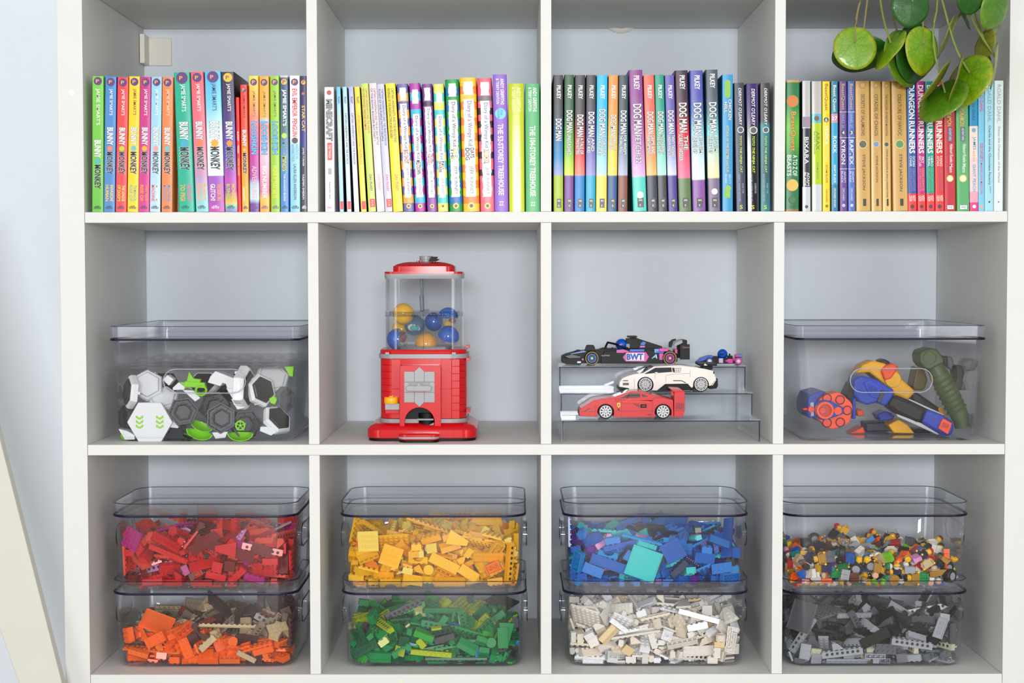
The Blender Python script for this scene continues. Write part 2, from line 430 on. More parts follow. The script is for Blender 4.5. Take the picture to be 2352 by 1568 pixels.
book(c, X, 662, 770, 642, 755, 122, B1, 'pale sky blue paperback between magenta and orange ones', [(0, (140, 200, 228)), (.6, (170, 212, 232)), (1, (190, 215, 235))],
     bm(WH, 'MACHINE', (240, 160, 150), (240, 110, 100), 'MAYHEM', (250, 240, 240), mono=(70, 80, 95)), side=(40, 90, 140))
book(c, X, 775, 885, 762, 880, 125, B1, 'orange paperback left of the tall teal one', [(0, (244, 130, 70)), (1, (244, 134, 76))],
     bm((250, 220, 190), 'MALFUNCTION', (110, 190, 200), (90, 160, 200), 'MULTIVERSE', (70, 150, 200)))
book(c, X, 893, 950, 903, 952, 640, B1, 'dark red short book set back between the orange and teal spines', [(0, (96, 30, 34)), (1, (120, 24, 30))],
     [('T', 'MUNKIES', .82, .96, 0, .4, (220, 190, 90))], Y=0.045, depth=0.09)
book(c, X, 892, 1056, 940, 1112, 77, B1, 'tall teal green paperback leaning left', [(0, (22, 170, 140)), (1, (30, 176, 146))],
     bm((230, 250, 240), 'TO PIGI', (60, 170, 200), (250, 180, 40), 'THE UNICORN', (240, 110, 160), d=-.02, fc=(20, 90, 80), aut=(.085, .28)), rnd=.002)
X = 450
book(c, X, -60, 80, 5, 130, 72, B1, 'tall pink paperback fading to pale blue, leaning left', [(0, (232, 88, 100)), (.55, (225, 120, 140)), (.75, (190, 150, 190)), (.9, (150, 205, 215)), (1, (140, 205, 215))],
     bm(WH, 'BONANZA!', (255, 130, 70), (250, 170, 120), 'BUNNY', (255, 180, 70), d=-.02, aut=(.085, .28)))
book(c, X, 85, 258, 135, 295, 66, B1, 'tall sky blue and white paperback with purple foot', [(0, (70, 180, 228)), (.25, (120, 205, 235)), (.45, (215, 235, 242)), (.74, (225, 238, 244)), (.745, (160, 90, 190)), (.93, (170, 80, 180)), (1, (200, 80, 170))],
     bm((60, 80, 120), 'GLITCH!', (250, 170, 50), WH, 'THE GREAT BIG', (250, 170, 60), d=-.02, fc=(240, 220, 250), aut=(.085, .28)))
book(c, X, 262, 390, 300, 432, 71, B1, 'tall dark purple paperback with rainbow foot', [(0, (54, 44, 70)), (.25, (60, 50, 96)), (.42, (90, 60, 150)), (.6, (90, 70, 180)), (.78, (190, 80, 180)), (.85, (170, 70, 170)), (.93, (240, 190, 60)), (.96, (120, 200, 180)), (1, (150, 110, 200))],
     bm(WH, 'BUSINESS!', (255, 150, 40), (150, 220, 60), 'MONKEY', (250, 200, 60), d=-.02, logo=(YEL, PUR), aut=(.085, .28)), side=(34, 30, 34))
book(c, X, 405, 446, 433, 466, 332, B1, 'thin short bright red book right of the dark purple spine', [(0, (226, 30, 34)), (1, (230, 36, 50))],
     [('T', "JAMIE SMART'S", .19, .28, 0, .3, (140, 20, 20)), ('T', 'BUNNY', .30, .38, 0, .5, WH), ('T', 'MONKEY', .42, .49, 0, .5, WH), ('T', 'TOTAL CHAOS', .53, .68, 0, .5, (250, 210, 70))])
book(c, X, 455, 526, 475, 546, 202, B1, 'short red paperback fading to orange', [(0, (232, 60, 50)), (.35, (235, 80, 50)), (.6, (245, 150, 50)), (1, (245, 185, 70))],
     bm((140, 30, 30), 'GIGANTIC', (255, 190, 60), (250, 240, 220), 'JOKE FIGHT', (200, 220, 60), d=-.02, logo=(PUR, YEL), aut=(.08, .27)))
def lo(bgname, sub, subcol): return plogo(.045) + [('T', "JAMIE SMART'S", .11, .30, 0, .34, (150, 110, 60)), ('T', 'LOOSHKIN', .335, .575, 0, .62, (110, 190, 230), dict(out=(50, 90, 160), fat=.03, of=.07)), ('T', sub, .66, .90, 0, .5, subcol, dict(fat=.02))] + foot((110, 80, 150))
book(c, X, 542, 645, 558, 652, 112, B1, 'yellow topped paperback fading to magenta with a cloud patch', [(0, (240, 215, 70)), (.22, (245, 160, 90)), (.4, (225, 110, 140)), (.55, (205, 60, 150)), (.75, (170, 80, 170)), (.8, (170, 215, 240)), (.9, (200, 230, 245)), (.94, (110, 70, 160)), (1, (110, 70, 160))],
     lo('', 'ADVENTURES', (250, 180, 200)))
book(c, X, 650, 752, 660, 757, 115, B1, 'orange topped paperback fading to pale pink with orange foot', [(0, (250, 170, 50)), (.3, (250, 175, 70)), (.33, (150, 200, 220)), (.36, (230, 140, 120)), (.6, (240, 190, 210)), (.85, (235, 120, 150)), (.9, (250, 190, 90)), (1, (250, 170, 60))],
     lo('', 'BIG NUMBER', (240, 240, 250)))
book(c, X, 757, 861, 777, 861, 112, B1, 'yellow green paperback, fifth from the right end of its row', [(0, (150, 205, 50)), (1, (160, 206, 60))],
     lo('', 'HONK IF YOU SEE IT', (240, 225, 50)))
book(c, X, 863, 950, 873, 955, 109, B1, 'navy and cream patterned paperback turning blue below', [(0, (230, 235, 215)), (.02, (60, 80, 120)), (.08, (70, 90, 130)), (.4, (80, 120, 120)), (.6, (110, 150, 200)), (.75, (70, 130, 200)), (1, (80, 140, 205))],
     plogo(.045, YEL, PUR) + [('T', "JAMIE SMART'S", .10, .37, 0, .6, WH, dict(out=(40, 60, 90), fat=.03)), ('C', .44, 0, .66, (190, 215, 90)), ('T', 'MECHA', .485, .58, 0, .5, (120, 190, 220), dict(out=(40, 60, 110))), ('T', 'MINDS', .59, .70, 0, .55, (225, 230, 80), dict(out=(40, 80, 60))), ('T', 'THE INVASION BEGINS', .72, .92, 0, .26, WH)] + foot())
book(c, X, 966, 1065, 968, 1077, 109, B1, 'white paperback with red title fading to pale blue', [(0, (240, 240, 244)), (.45, (225, 235, 242)), (.52, (160, 212, 235)), (1, (140, 205, 232))],
     plogo(.047) + [('T', 'EVIL EMPEROR', .095, .30, 0, .5, (215, 40, 50), dict(fat=.02)), ('T', 'PENGUIN', .315, .445, 0, .5, (215, 40, 50), dict(fat=.02)), ('C', .475, 0, .6, (70, 50, 60)), ('T', 'ANTICS IN', .50, .61, .2, .26, (110, 160, 190)), ('T', 'ANTARCTICA', .50, .63, -.2, .26, (110, 160, 190)), ('T', 'LAURA ELLEN ANDERSON', .65, .91, 0, .3, (60, 80, 100))] + foot())
book(c, X, 1072, 1158, 1082, 1160, 112, B1, 'dark indigo paperback with yellow title at the right divider', [(0, (56, 50, 76)), (.2, (50, 50, 110)), (.5, (60, 60, 140)), (.55, (60, 56, 90)), (1, (70, 66, 74))],
     plogo(.047, YEL, PUR) + [('S', .13, -.05, .5, (235, 110, 50)), ('T', 'STAR CAT', .20, .50, -.02, .5, (250, 200, 50), dict(fat=.02)), ('T', 'JAMES TURNER', .52, .70, -.1, .3, WH), ('T', 'YASMIN SHEIKH', .72, .91, -.1, .3, WH)] + foot(WH))

# second compartment
c = 1; X = 730; B2 = 1511
def cu(t1, t2, col, dav, dcol, f1, red=True, w=.26):
    L = [('T', t1, .04, f1, .17, w, col), ('T', t2, .04, f1*.93, -.2, w, col), ('T', 'DAV PILKEY', .71, .84, .05, .3, dcol)] if t2 else []
    if red: L += [('R', .90, .965, -.25, .42, (225, 50, 50)), ('T', 'S | S', .91, .955, .08, .3, WH)]
    return L
def thin(t, col, red=True):
    L = [('T', 'PILKEY', .08, .135, .05, .42, (50, 50, 60)), ('T', t, .21, .62, .05, .42, col)]
    if red: L += [('R', .915, .98, -.3, .4, (225, 50, 50))]
    return L
book(c, X, 65, 166, 77, 174, 226, B2, 'white paperback with grey block title, leftmost', [(0, (232, 232, 234)), (1, (236, 236, 240))],
     [('C', .045, 0, .5, (190, 60, 60)), ('T', 'MINECRAFT', .10, .43, 0, .62, (150, 150, 150), dict(out=(60, 60, 64), fat=.03, of=.07)), ('R', .445, .585, -.22, .28, (215, 50, 60)), ('T', 'THE MANGA', .46, .57, .03, .28, WH), ('R', .65, .70, -.15, .2, (160, 160, 165)), ('T', 'Kazuyoshi Seto', .76, .91, 0, .2, (80, 80, 84)), ('H', 'N!!', .965, 0, .5, .016, (220, 40, 60))])
book(c, X, 186, 236, 228, 266, 224, B2, 'thin pale blue book with yellow title, right of the white leftmost', [(0, (100, 190, 225)), (.3, (190, 225, 235)), (1, (170, 215, 235))], thin('THE ADVENTURES OF CAPTAIN', (240, 200, 70)), side=(40, 30, 60))
book(c, X, 250, 301, 302, 345, 224, B2, 'thin pale mint book with dark title', [(0, (165, 215, 225)), (.4, (215, 232, 236)), (1, (205, 225, 240))], thin('CAPTAIN UNDERPANTS AND THE ATTACK', (50, 60, 70)), side=(20, 60, 70))
book(c, X, 313, 366, 376, 426, 224, B2, 'thin pale lavender book turning white', [(0, (175, 175, 225)), (.3, (220, 220, 238)), (1, (240, 240, 245))], thin('CAPTAIN UNDERPANTS AND THE INVASION', (70, 60, 130), False), side=(110, 60, 140))
book(c, X, 371, 432, 446, 502, 224, B2, 'thin yellow book with orange title', [(0, (245, 215, 40)), (1, (248, 225, 90))], thin('CAPTAIN UNDERPANTS AND THE PERILOUS', (240, 140, 40)), side=(20, 30, 20))
book(c, X, 440, 520, 522, 600, 190, B2, 'leaning yellow green book with red title', [(0, (195, 215, 80)), (1, (205, 222, 110))], cu('CAPTAIN UNDERPANTS AND THE WRATH', 'OF THE WICKED WEDGIE WOMAN', (225, 60, 50), 1, (50, 60, 50), .39), side=(60, 90, 30))
book(c, X, 524, 605, 608, 690, 188, B2, 'leaning pinkish white book with dark title', [(0, (228, 210, 216)), (1, (236, 224, 228))], cu('CAPTAIN UNDERPANTS AND THE BIG BAD BATTLE', 'OF THE BIONIC BOOGER BOY PART 1', (90, 80, 90), 1, (235, 150, 150), .48, False), side=(40, 30, 40))
book(c, X, 605, 685, 693, 771, 196, B2, 'leaning pale lavender book with navy title', [(0, (198, 198, 224)), (1, (208, 206, 228))], cu('CAPTAIN UNDERPANTS AND THE PREPOSTEROUS', 'PLIGHT OF THE PURPLE POTTY PEOPLE', (50, 50, 90), 1, (225, 50, 60), .48), side=(10, 50, 50))
book(c, X, 694, 796, 775, 880, 190, B2, 'leaning bright yellow book left of the striped series', [(0, (246, 220, 20)), (1, (246, 224, 50))], cu('CAPTAIN UNDERPANTS AND THE REVOLTING', 'REVENGE OF THE RADIOACTIVE ROBO-BOXERS', (80, 70, 20), 1, (235, 110, 40), .46, False), side=(10, 60, 40))
PG = (222, 220, 220)
def wk(sub, subcol, top=.17, s2=None, frame=(.03, .13)):
    L = [('J', frame[0], frame[1], -.27, .3, PG), ('J', top, .89, -.30, .32, PG), ('T', 'Diary of a Wimpy Kid', top+.015, top+.35, .02, .34, (60, 60, 140), dict(fat=0))]
    if s2: L += [('T', sub, top+.365, top+.44, .15, .26, subcol, dict(fat=.02)), ('T', s2, top+.365, top+.455, -.14, .26, subcol, dict(fat=.02))]
    else: L += [('T', sub, top+.36, top+.47, .02, .4, subcol, dict(fat=.02))]
    L += [('T', 'JEFF  KINNEY', top+.50, .87, .03, .28, (140, 145, 160), dict(fat=-.004)), ('C', .957, .0, .42, (250, 200, 60)), ('C', .957, .0, .22, (70, 40, 40))]
    return L
book(c, X, 806, 930, 886, 990, 196, B2, 'navy and orange striped hardback', stripes((108, 108, 170), (250, 170, 70), 15), wk('BIG SHOT', (190, 110, 70), .155), rnd=.003, side=(40, 40, 90))
book(c, X, 936, 1051, 1002, 1110, 188, B2, 'magenta and cyan striped hardback', stripes((175, 50, 165), (60, 180, 225), 15), wk('MELTDOWN', (40, 50, 70), .24, None, (.05, .16)), rnd=.003, side=(110, 30, 110))
X = 990
book(c, X, -100, 12, -35, 62, 196, B2, 'deep purple hardback between cyan and yellow striped ones', steps((120, 60, 140), .14, (60, 40, 70), .17, (140, 70, 160), .9, (150, 80, 170)), wk('TRUTH', (220, 70, 70), .18, 'THE UGLY'), rnd=.003, side=(60, 30, 80))
book(c, X, 15, 136, 74, 176, 196, B2, 'turquoise and pale yellow striped hardback', stripes((222, 222, 110), (70, 205, 195), 15), wk('NO', (240, 110, 60), .24, 'BRAINER', (.07, .15)), rnd=.003, side=(50, 170, 160))
book(c, X, 140, 286, 190, 328, 150, B2, 'green and blue striped hardback', stripes((20, 150, 70), (20, 110, 180), 17), wk('GETAWAY', (190, 215, 40), .155, 'THE'), rnd=.004, side=(20, 120, 60))
book(c, X, 291, 463, 330, 504, 131, B2, 'wide yellow and orange striped hardback', stripes((252, 192, 40), (238, 132, 40), 17), wk('DAYS', (60, 60, 64), .16, 'DOG'), rnd=.004)
book(c, X, 470, 626, 511, 656, 135, B2, 'pink and dark brown striped hardback', steps((232, 90, 120), .13, (120, 100, 110), .17, (236, 110, 130), .22, (70, 50, 60), .27, (236, 110, 130), .32, (70, 50, 60), .37, (236, 110, 130), .42, (70, 50, 60), .47, (236, 110, 130), .55, (70, 50, 60), .6, (236, 110, 130), .68, (70, 50, 60), .73, (236, 110, 130)), wk('OLD SCHOOL', (235, 170, 60), .17), rnd=.004)
def th_(num, col=WH, circ=False, d=0.0):
    L = [('T', 'ANDY GRIFFITHS', .03, .22, .17, .26, col, dict(fat=.015)), ('T', '& TERRY DENTON', .03, .215, -.17, .22, col), ('T', 'THE '+num, .33+d, .88, 0, .40, col, dict(fat=.02)), ('H', 'ZZ', .94, 0, .34, .03, col)]
    if circ: L += [('C', .285, .02, .8, (90, 195, 235)), ('T', 'FULL', .26, .30, .1, .16, (30, 70, 110)), ('T', 'COLOUR!', .25, .32, -.12, .16, (30, 70, 110))]
    return L
book(c, X, 634, 779, 655, 797, 97, B2, 'tall violet paperback with a round blue emblem', [(0, (135, 85, 195)), (1, (140, 88, 198))], th_('52-STOREY TREEHOUSE', WH, True, .03), side=(30, 90, 40))
book(c, X, 794, 955, 806, 963, 190, B2, 'acid yellow green glossy paperback', [(0, (190, 205, 20)), (1, (200, 215, 40))], th_('65-STOREY TREEHOUSE', (240, 245, 190)), rough=.15)
book(c, X, 963, 1131, 978, 1126, 191, B2, 'mid green paperback, rightmost', [(0, (72, 172, 100)), (1, (76, 176, 104))], th_('104-STOREY TREEHOUSE'), side=(30, 90, 60))

# third compartment
c = 2; X = 1260; B3 = 1506
def dm(sub, sub2=None, t0=.29, t1=.47, s1=.60, col=BK, f0=.075, bub=False):
    L = [('T', 'PILKEY', f0, f0+.10, .06, .4, WH, dict(fat=.02)), ('T', 'DOG MAN', t0, t1, .04, .62, WH, dict(out=BK, fat=.02, of=.075))]
    if sub and sub2: L += [('T', sub2, t1+.01, s1, .2, .32, WH, dict(out=BK, fat=.01, of=.07)), ('T', sub, t1+.01, s1, -.2, .32, WH, dict(out=BK, fat=.01, of=.07))]
    elif sub: L += [('T', sub, t1+.01, s1, .02, .4, WH, dict(out=BK, fat=.01, of=.07))]
    if bub: L += [('C', .865 if bub is True else bub, .05, .5, WH)]
    return L + [('R', .905, .972, -.16, .30, (24, 24, 28)), ('H', 'S', .957, .06, .2, .014, WH), ('H', 'm', .922, .06, .24, .012, WH)]
def gr(a, b, cc, d_, e, fm=.5, ft=.74): return [(0, a), (.18, a), (.3, b), (fm, cc), (ft-.01, d_), (ft, e), (1, e)]
book(c, X, 45, 152, 54, 149, 103, B3, 'black topped paperback with blue middle and lime foot, leftmost', gr((52, 52, 56), (40, 60, 76), (0, 130, 190), (150, 160, 210), (165, 190, 20), .6), dm(None, t0=.32, t1=.48), side=(16, 16, 20))
book(c, X, 158, 266, 162, 256, 100, B3, 'dark green topped paperback with purple foot', gr((34, 84, 50), (30, 90, 44), (110, 190, 40), (210, 225, 60), (115, 60, 145), .55), dm('UNLEASHED', None, .26, .42, .59), side=(16, 40, 26))
book(c, X, 268, 379, 267, 371, 103, B3, 'black topped paperback with red middle and blue foot', gr((56, 54, 58), (60, 50, 54), (210, 60, 70), (240, 130, 110), (0, 124, 196), .58), dm('TWO KITTIES', 'A TALE OF', .29, .45, .58), side=(90, 20, 24))
book(c, X, 384, 492, 383, 480, 103, B3, 'black topped paperback with purple middle and cyan foot', gr((58, 56, 60), (64, 56, 90), (90, 80, 160), (150, 150, 210), (20, 165, 205), .5), dm('CAT KID', 'AND', .27, .45, .57), side=(20, 20, 60))
book(c, X, 492, 611, 490, 596, 103, B3, 'bright sky blue paperback with yellow foot', gr((30, 180, 235), (40, 185, 235), (110, 205, 235), (185, 225, 235), (245, 215, 90), .5), dm('THE FLEAS', 'LORD OF', .25, .44, .59), side=(20, 40, 60))
book(c, X, 614, 719, 605, 701, 105, B3, 'orange paperback fading to yellow with navy foot', gr((225, 145, 60), (230, 155, 60), (245, 200, 60), (250, 215, 90), (26, 84, 136), .5), dm('THE WILD', 'BRAWL OF', .29, .44, .55), side=(60, 40, 30))
book(c, X, 719, 822, 712, 811, 103, B3, 'slate grey paperback with reddish brown foot', gr((44, 62, 74), (46, 66, 80), (80, 116, 140), (180, 185, 210), (135, 70, 56), .5), dm('THE BALL ROLLS', 'FOR WHOM', .26, .43, .58), side=(30, 40, 44))
book(c, X, 822, 966, 870, 1012, 53, B3, 'tall plum paperback fading to pink with turquoise foot', gr((138, 66, 140), (150, 76, 150), (190, 110, 185), (220, 180, 225), (80, 205, 190), .5, .76), dm('FETCH-22', None, .24, .45, .66, f0=.04, bub=.885), side=(20, 110, 120), rnd=.002)
book(c, X, 974, 1086, 1018, 1126, 104, B3, 'coral paperback with black foot', gr((246, 104, 84), (246, 108, 84), (250, 150, 90), (250, 190, 110), (44, 50, 66), .6), dm('PUNISHMENT', 'GRIME AND', .27, .43, .58), side=(40, 20, 20))
X = 1510
book(c, X, -30, 66, 6, 105, 100, B3, 'green teal paperback with black foot', gr((20, 150, 126), (30, 160, 136), (80, 205, 175), (180, 235, 220), (56, 54, 56), .5), dm('HEIGHTS', 'MOTHERING', .27, .43, .58), side=(16, 60, 60))
book(c, X, 74, 171, 111, 211, 104, B3, 'periwinkle paperback with indigo foot', gr((96, 88, 170), (96, 90, 176), (120, 130, 205), (205, 215, 240), (70, 50, 140), .5), dm('UNDER THE SEA', 'TWENTY THOUSAND', .26, .43, .60), side=(40, 36, 80))
book(c, X, 174, 315, 222, 349, 57, B3, 'tall dark plum paperback with red middle and olive foot', gr((60, 24, 52), (90, 24, 50), (220, 24, 36), (232, 110, 150), (92, 120, 70), .45, .77), dm('SCARLET SHEDDER', 'THE', .23, .44, .64, f0=.035), side=(34, 12, 30), rnd=.002)
book(c, X, 322, 474, 370, 492, 57, B3, 'tall royal blue paperback with pale middle and purple foot', gr((78, 80, 170), (70, 110, 190), (150, 205, 225), (235, 240, 245), (135, 80, 160), .45, .78), dm('BEGINS', 'BIG JIM', .23, .455, .59, f0=.035), side=(20, 90, 170), rnd=.002)
book(c, X, 490, 623, 526, 646, 48, B3, 'tall slate paperback with pale green middle and mauve foot', gr((72, 84, 98), (66, 110, 126), (120, 210, 215), (245, 225, 170), (120, 104, 134), .45, .77), dm('BELIEVES', 'BIG JIM', .23, .45, .59, f0=.03, bub=.86), side=(20, 70, 80), rnd=.002)
book(c, X, 668, 776, 665, 780, 98, B3, 'bright blue paperback with a green cactus top and bottom', [(0, (50, 150, 205)), (1, (50, 150, 200))],
     [('C', .06, 0, .55, (130, 185, 60)), ('R', .06, .15, -.27, .27, (130, 185, 60), 'cactus'), ('C', .15, 0, .54, (130, 185, 60)), ('T', 'CHICKEN', .18, .33, .22, .3, WH, dict(out=BK)), ('T', 'HILL', .20, .28, -.16, .3, WH, dict(out=BK)), ('T', 'ATTACK OF THE ZOMBIE CACTUS', .37, .71, 0, .24, (225, 200, 90)), ('T', 'BECCY', .73, .80, .2, .2, (190, 220, 240)), ('T', 'BLAKE', .73, .79, -.15, .2, (190, 220, 240)), ('C', .83, .05, .55, (130, 185, 60)), ('R', .83, .90, -.3, .25, (130, 185, 60), 'cactus')], side=(20, 100, 150))
def to(t2, t3): return [('T', "DERMOT O'LEARY", .04, .33, .08, .3, WH, dict(shear=.2)), ('C', .365, .08, .66, (205, 215, 210)), ('C', .365, .08, .5, (60, 66, 76)), ('T', 'TOTO THE NINJA CAT', .41, .70, .04, .27, (200, 230, 40), dict(shear=.2, fat=.015)), ('T', t2, .71, .92, -.15, .2, (150, 170, 190)), ('T', t3, .78, .86, .2, .16, (150, 170, 190)), ('H', 'S', .967, 0, .3, .03, (210, 230, 40))]
book(c, X, 780, 898, 818, 910, 184, B3, 'dark navy paperback with lime title, left of the purple black one', [(0, (48, 54, 74)), (1, (46, 54, 86))], to('GREAT SNAKE ESCAPE', 'AND THE'))
book(c, X, 904, 1046, 933, 1040, 190, B3, 'crinkled glossy purple and black paperback with lime title', [(0, (70, 54, 112)), (.3, (60, 44, 100)), (.36, (40, 38, 42)), (1, (38, 38, 40))], to('CAT-ASTROPHE', 'SUPERSTAR'), rough=.12)
book(c, X, 1052, 1160, 1064, 1160, 184, B3, 'black paperback turning teal, rightmost', [(0, (48, 48, 50)), (.3, (46, 46, 50)), (.33, (20, 120, 130)), (.7, (20, 80, 96)), (1, (20, 120, 124))], to('INCREDIBLE CHEESE', 'AND THE'))

# fourth compartment
c = 3; X = 1795; B4 = 1497
GD = (180, 130, 50)
book(c, X, 46, 190, 38, 182, 155, B4, 'wide emerald green hardback with gold medallions, leftmost', [(0, (200, 150, 70)), (.012, (200, 150, 70)), (.02, (10, 110, 60)), (.2, (20, 130, 60)), (.35, (100, 180, 50)), (.5, (70, 160, 50)), (.6, (20, 120, 60)), (.98, (20, 110, 60)), (.99, (160, 110, 60)), (1, (160, 110, 60))],
     [('C', .16, -.02, .86, (205, 120, 30)), ('T', 'BeastQuest', .24, .54, .02, .42, (225, 160, 50), dict(out=(120, 90, 30), fat=.01)), ('T', 'A TO Z OF', .57, .73, .18, .32, WH), ('T', 'BEASTS', .57, .73, -.24, .3, WH), ('C', .80, 0, .86, (225, 180, 80)), ('C', .912, 0, .56, (16, 70, 44)), ('C', .912, 0, .48, (20, 112, 60)), ('H', 'ORCHARD', .965, 0, .44, .009, (16, 70, 44))], rnd=.002)
book(c, X, 211, 301, 217, 299, 162, B4, 'silver foil paperback with a black title block', steps((188, 190, 196), .36, (48, 54, 62), .81, (200, 202, 208)), [('T', 'BeastQuest', .06, .24, 0, .4, (215, 190, 160)), ('R', .275, .355, -.45, .45, (150, 130, 150)), ('T', 'BIXARA', .43, .64, 0, .5, WH), ('T', 'ADAM', .70, .81, .2, .3, WH), ('T', 'BLADE', .70, .81, -.18, .3, WH), ('C', .965, 0, .4, (70, 70, 76))], rough=.22, side=(24, 30, 40))
book(c, X, 305, 417, 318, 414, 167, B4, 'crumpled silver foil paperback with lime middle', steps((190, 186, 184), .25, (90, 180, 210), .32, (180, 205, 20), .79, (205, 206, 212)), [('C', .285, 0, .5, (120, 80, 60)), ('T', 'ARAX', .38, .56, .1, .36, (110, 130, 40)), ('T', 'THE SOUL STEALER', .38, .56, -.25, .16, (110, 130, 40)), ('T', 'ADAM BLADE', .62, .75, .08, .2, (150, 160, 90))], rough=.2, side=(90, 150, 40))
book(c, X, 420, 499, 424, 501, 168, B4, 'bright yellow paperback with a black numbered hexagon', [(0, (248, 212, 10)), (1, (248, 208, 10))], [('T', 'BeastQuest', .02, .225, 0, .5, (150, 100, 20)), ('C', .295, 0, .66, (60, 60, 60)), ('H', '6', .295, 0, .3, .028, WH), ('T', 'VESPICK', .34, .49, .05, .42, WH), ('T', 'THE WASP QUEEN', .50, .62, .05, .3, (250, 235, 150)), ('T', 'ADAM BLADE', .64, .78, .05, .28, (150, 120, 30)), ('T', 'ORCHARD', .83, .93, .05, .24, (130, 110, 40)), ('C', .96, .05, .4, (130, 110, 40))])
book(c, X, 508, 582, 514, 582, 166, B4, 'teal paperback with white title fading to blue', steps((20, 130, 160), .25, (190, 150, 170), .32, (30, 160, 205), .79, (10, 126, 160)), [('T', 'Beast Quest', .03, .24, 0, .5, WH), ('H', '27', .285, 0, .8, .03, WH), ('T', 'ROKK', .42, .56, .02, .5, WH), ('T', 'ADAM BLADE', .64, .78, .02, .3, WH), ('T', 'ORCHARD BOOKS', .82, .97, .02, .28, WH)], side=(100, 30, 50))
book(c, X, 592, 673, 603, 676, 166, B4, 'purple paperback with white title KYRON', [(0, (92, 62, 130)), (1, (96, 66, 140))], [('T', 'BeastQuest', .02, .22, 0, .5, (215, 170, 120)), ('R', .235, .238, -.5, .5, WH), ('T', 'SERIES 26', .245, .36, 0, .34, (170, 150, 200)), ('C', .395, 0, .66, (60, 56, 66)), ('H', '4', .395, 0, .34, .026, WH), ('R', .432, .435, -.5, .5, WH), ('T', 'KYRON', .45, .65, 0, .52, WH), ('R', .672, .675, -.5, .5, WH), ('T', 'ADAM', .69, .79, .18, .28, (210, 200, 230)), ('T', 'BLADE', .69, .79, -.18, .28, (210, 200, 230)), ('T', 'ORCHARD', .82, .92, 0, .3, (210, 200, 230)), ('C', .955, 0, .44, (200, 190, 225))], side=(130, 30, 60))
book(c, X, 678, 756, 690, 757, 166, B4, 'cornflower blue paperback with white title RAPTEX', [(0, (70, 96, 180)), (1, (80, 108, 190))], [('T', 'BeastQuest', .02, .22, 0, .5, (225, 180, 110)), ('R', .235, .238, -.5, .5, WH), ('T', 'SERIES 27', .245, .36, 0, .34, (170, 180, 220)), ('C', .395, 0, .66, (60, 60, 76)), ('H', '3', .395, 0, .34, .026, WH), ('R', .432, .435, -.5, .5, WH), ('T', 'RAPTEX', .45, .65, 0, .52, WH), ('R', .672, .675, -.5, .5, WH), ('T', 'ADAM', .69, .79, .18, .28, (210, 215, 240)), ('T', 'BLADE', .69, .79, -.18, .28, (210, 215, 240)), ('T', 'ORCHARD', .82, .92, 0, .3, (210, 215, 240)), ('C', .955, 0, .44, (200, 205, 235))])
DKG = (96, 70, 30)
def ff(t, author, circ, w=.26, ap=(.56, .86)): return [('C', .035, 0, .42, (150, 115, 50)), ('C', .035, 0, .34, (196, 154, 80)), ('T', t, .10, .42, .02, w, DKG), ('C', .485, 0, .62, (225, 195, 140)), ('C', .485, 0, .5, circ), ('R', .08, .45, -.32, -.30, (226, 192, 130)), ('R', .08, .45, .32, .34, (226, 192, 130)), ('R', .53, .94, -.32, -.30, (226, 192, 130)), ('R', .53, .94, .32, .34, (226, 192, 130)), ('T', author, ap[0], ap[1], .03, .24, (60, 48, 30)), ('R', .905, .96, -.02, .2, (50, 44, 34))]
def gold(l=0): return [(0, (150, 112, 30)), (.06, (196, 156, 80)), (.3, (200, 156, 84)), (1, (206+l, 164+l, 92+l))]
book(c, X, 757, 907, 770, 917, 165, B4, 'wide matt gold hardback with grey medallion, left of the other golds', gold(), ff('SECRETS OF SALAMONIS', 'STEVE JACKSON', (90, 90, 80)), rough=.3)
book(c, X, 911, 1027, 928, 1032, 166, B4, 'gold hardback with blue and red medallion', gold(4), ff('CITADEL OF CHAOS', 'STEVE JACKSON', (110, 150, 200), .34), rough=.25)
book(c, X, 1030, 1122, 1044, 1127, 168, B4, 'slim pale gold hardback with dark green medallion', gold(20), ff('THE WARLOCK OF FIRETOP MOUNTAIN', 'STEVE JACKSON & IAN LIVINGSTONE', (60, 84, 60), .26, (.52, .9)), rough=.25)
X = 2050; B5 = 1490
book(c, X, -12, 141, 5, 162, 166, 1493, 'wide gold hardback with green medallion, right of the slim gold', gold(), ff('CREATURE OF HAVOC', 'STEVE JACKSON', (80, 150, 90)), rough=.3)
def dr(sub1, sub2, tcol): return [('T', 'DUNGEON', .03, .29, .02, .66, WH, dict(fat=.03)), ('T', 'RUNNERS', .305, .555, .02, .66, WH, dict(fat=.03)), ('T', sub1, .575, .655, .2, .26, WH), ('T', sub2, .575, .655, -.14, .26, WH), ('T', 'KIERAN LARWOOD', .67, .845, .2, .28, tcol), ('T', 'JOE TODD-STANTON', .67, .845, -.14, .28, tcol), ('T', 'NOSY', .88, .925, .2, .34, WH), ('T', 'CROW', .88, .925, -.18, .34, WH), ('C', .965, 0, .44, (60, 60, 70))]
def two(a, b): return steps(a, .86, b)
RD = (226, 48, 50)
book(c, X, 145, 240, 160, 251, 168, B5, 'blue spine with bold white title and red foot', two((16, 84, 160), RD), dr('OCEAN', 'CHASE', (150, 130, 180)))
book(c, X, 243, 327, 257, 345, 168, B5, 'magenta spine with bold white title and red foot', two((184, 28, 128), RD), dr('SKY', 'BATTLES', (240, 150, 110)))
book(c, X, 333, 419, 350, 438, 168, B5, 'teal spine with bold white title and red foot', two((14, 150, 136), RD), dr('HERO', 'TRIAL', (110, 200, 110)))
book(c, X, 424, 520, 442, 532, 168, B5, 'scarlet spine with bold white title', two((222, 34, 42), RD), dr('FANG', 'ATTACK', (170, 110, 140)))
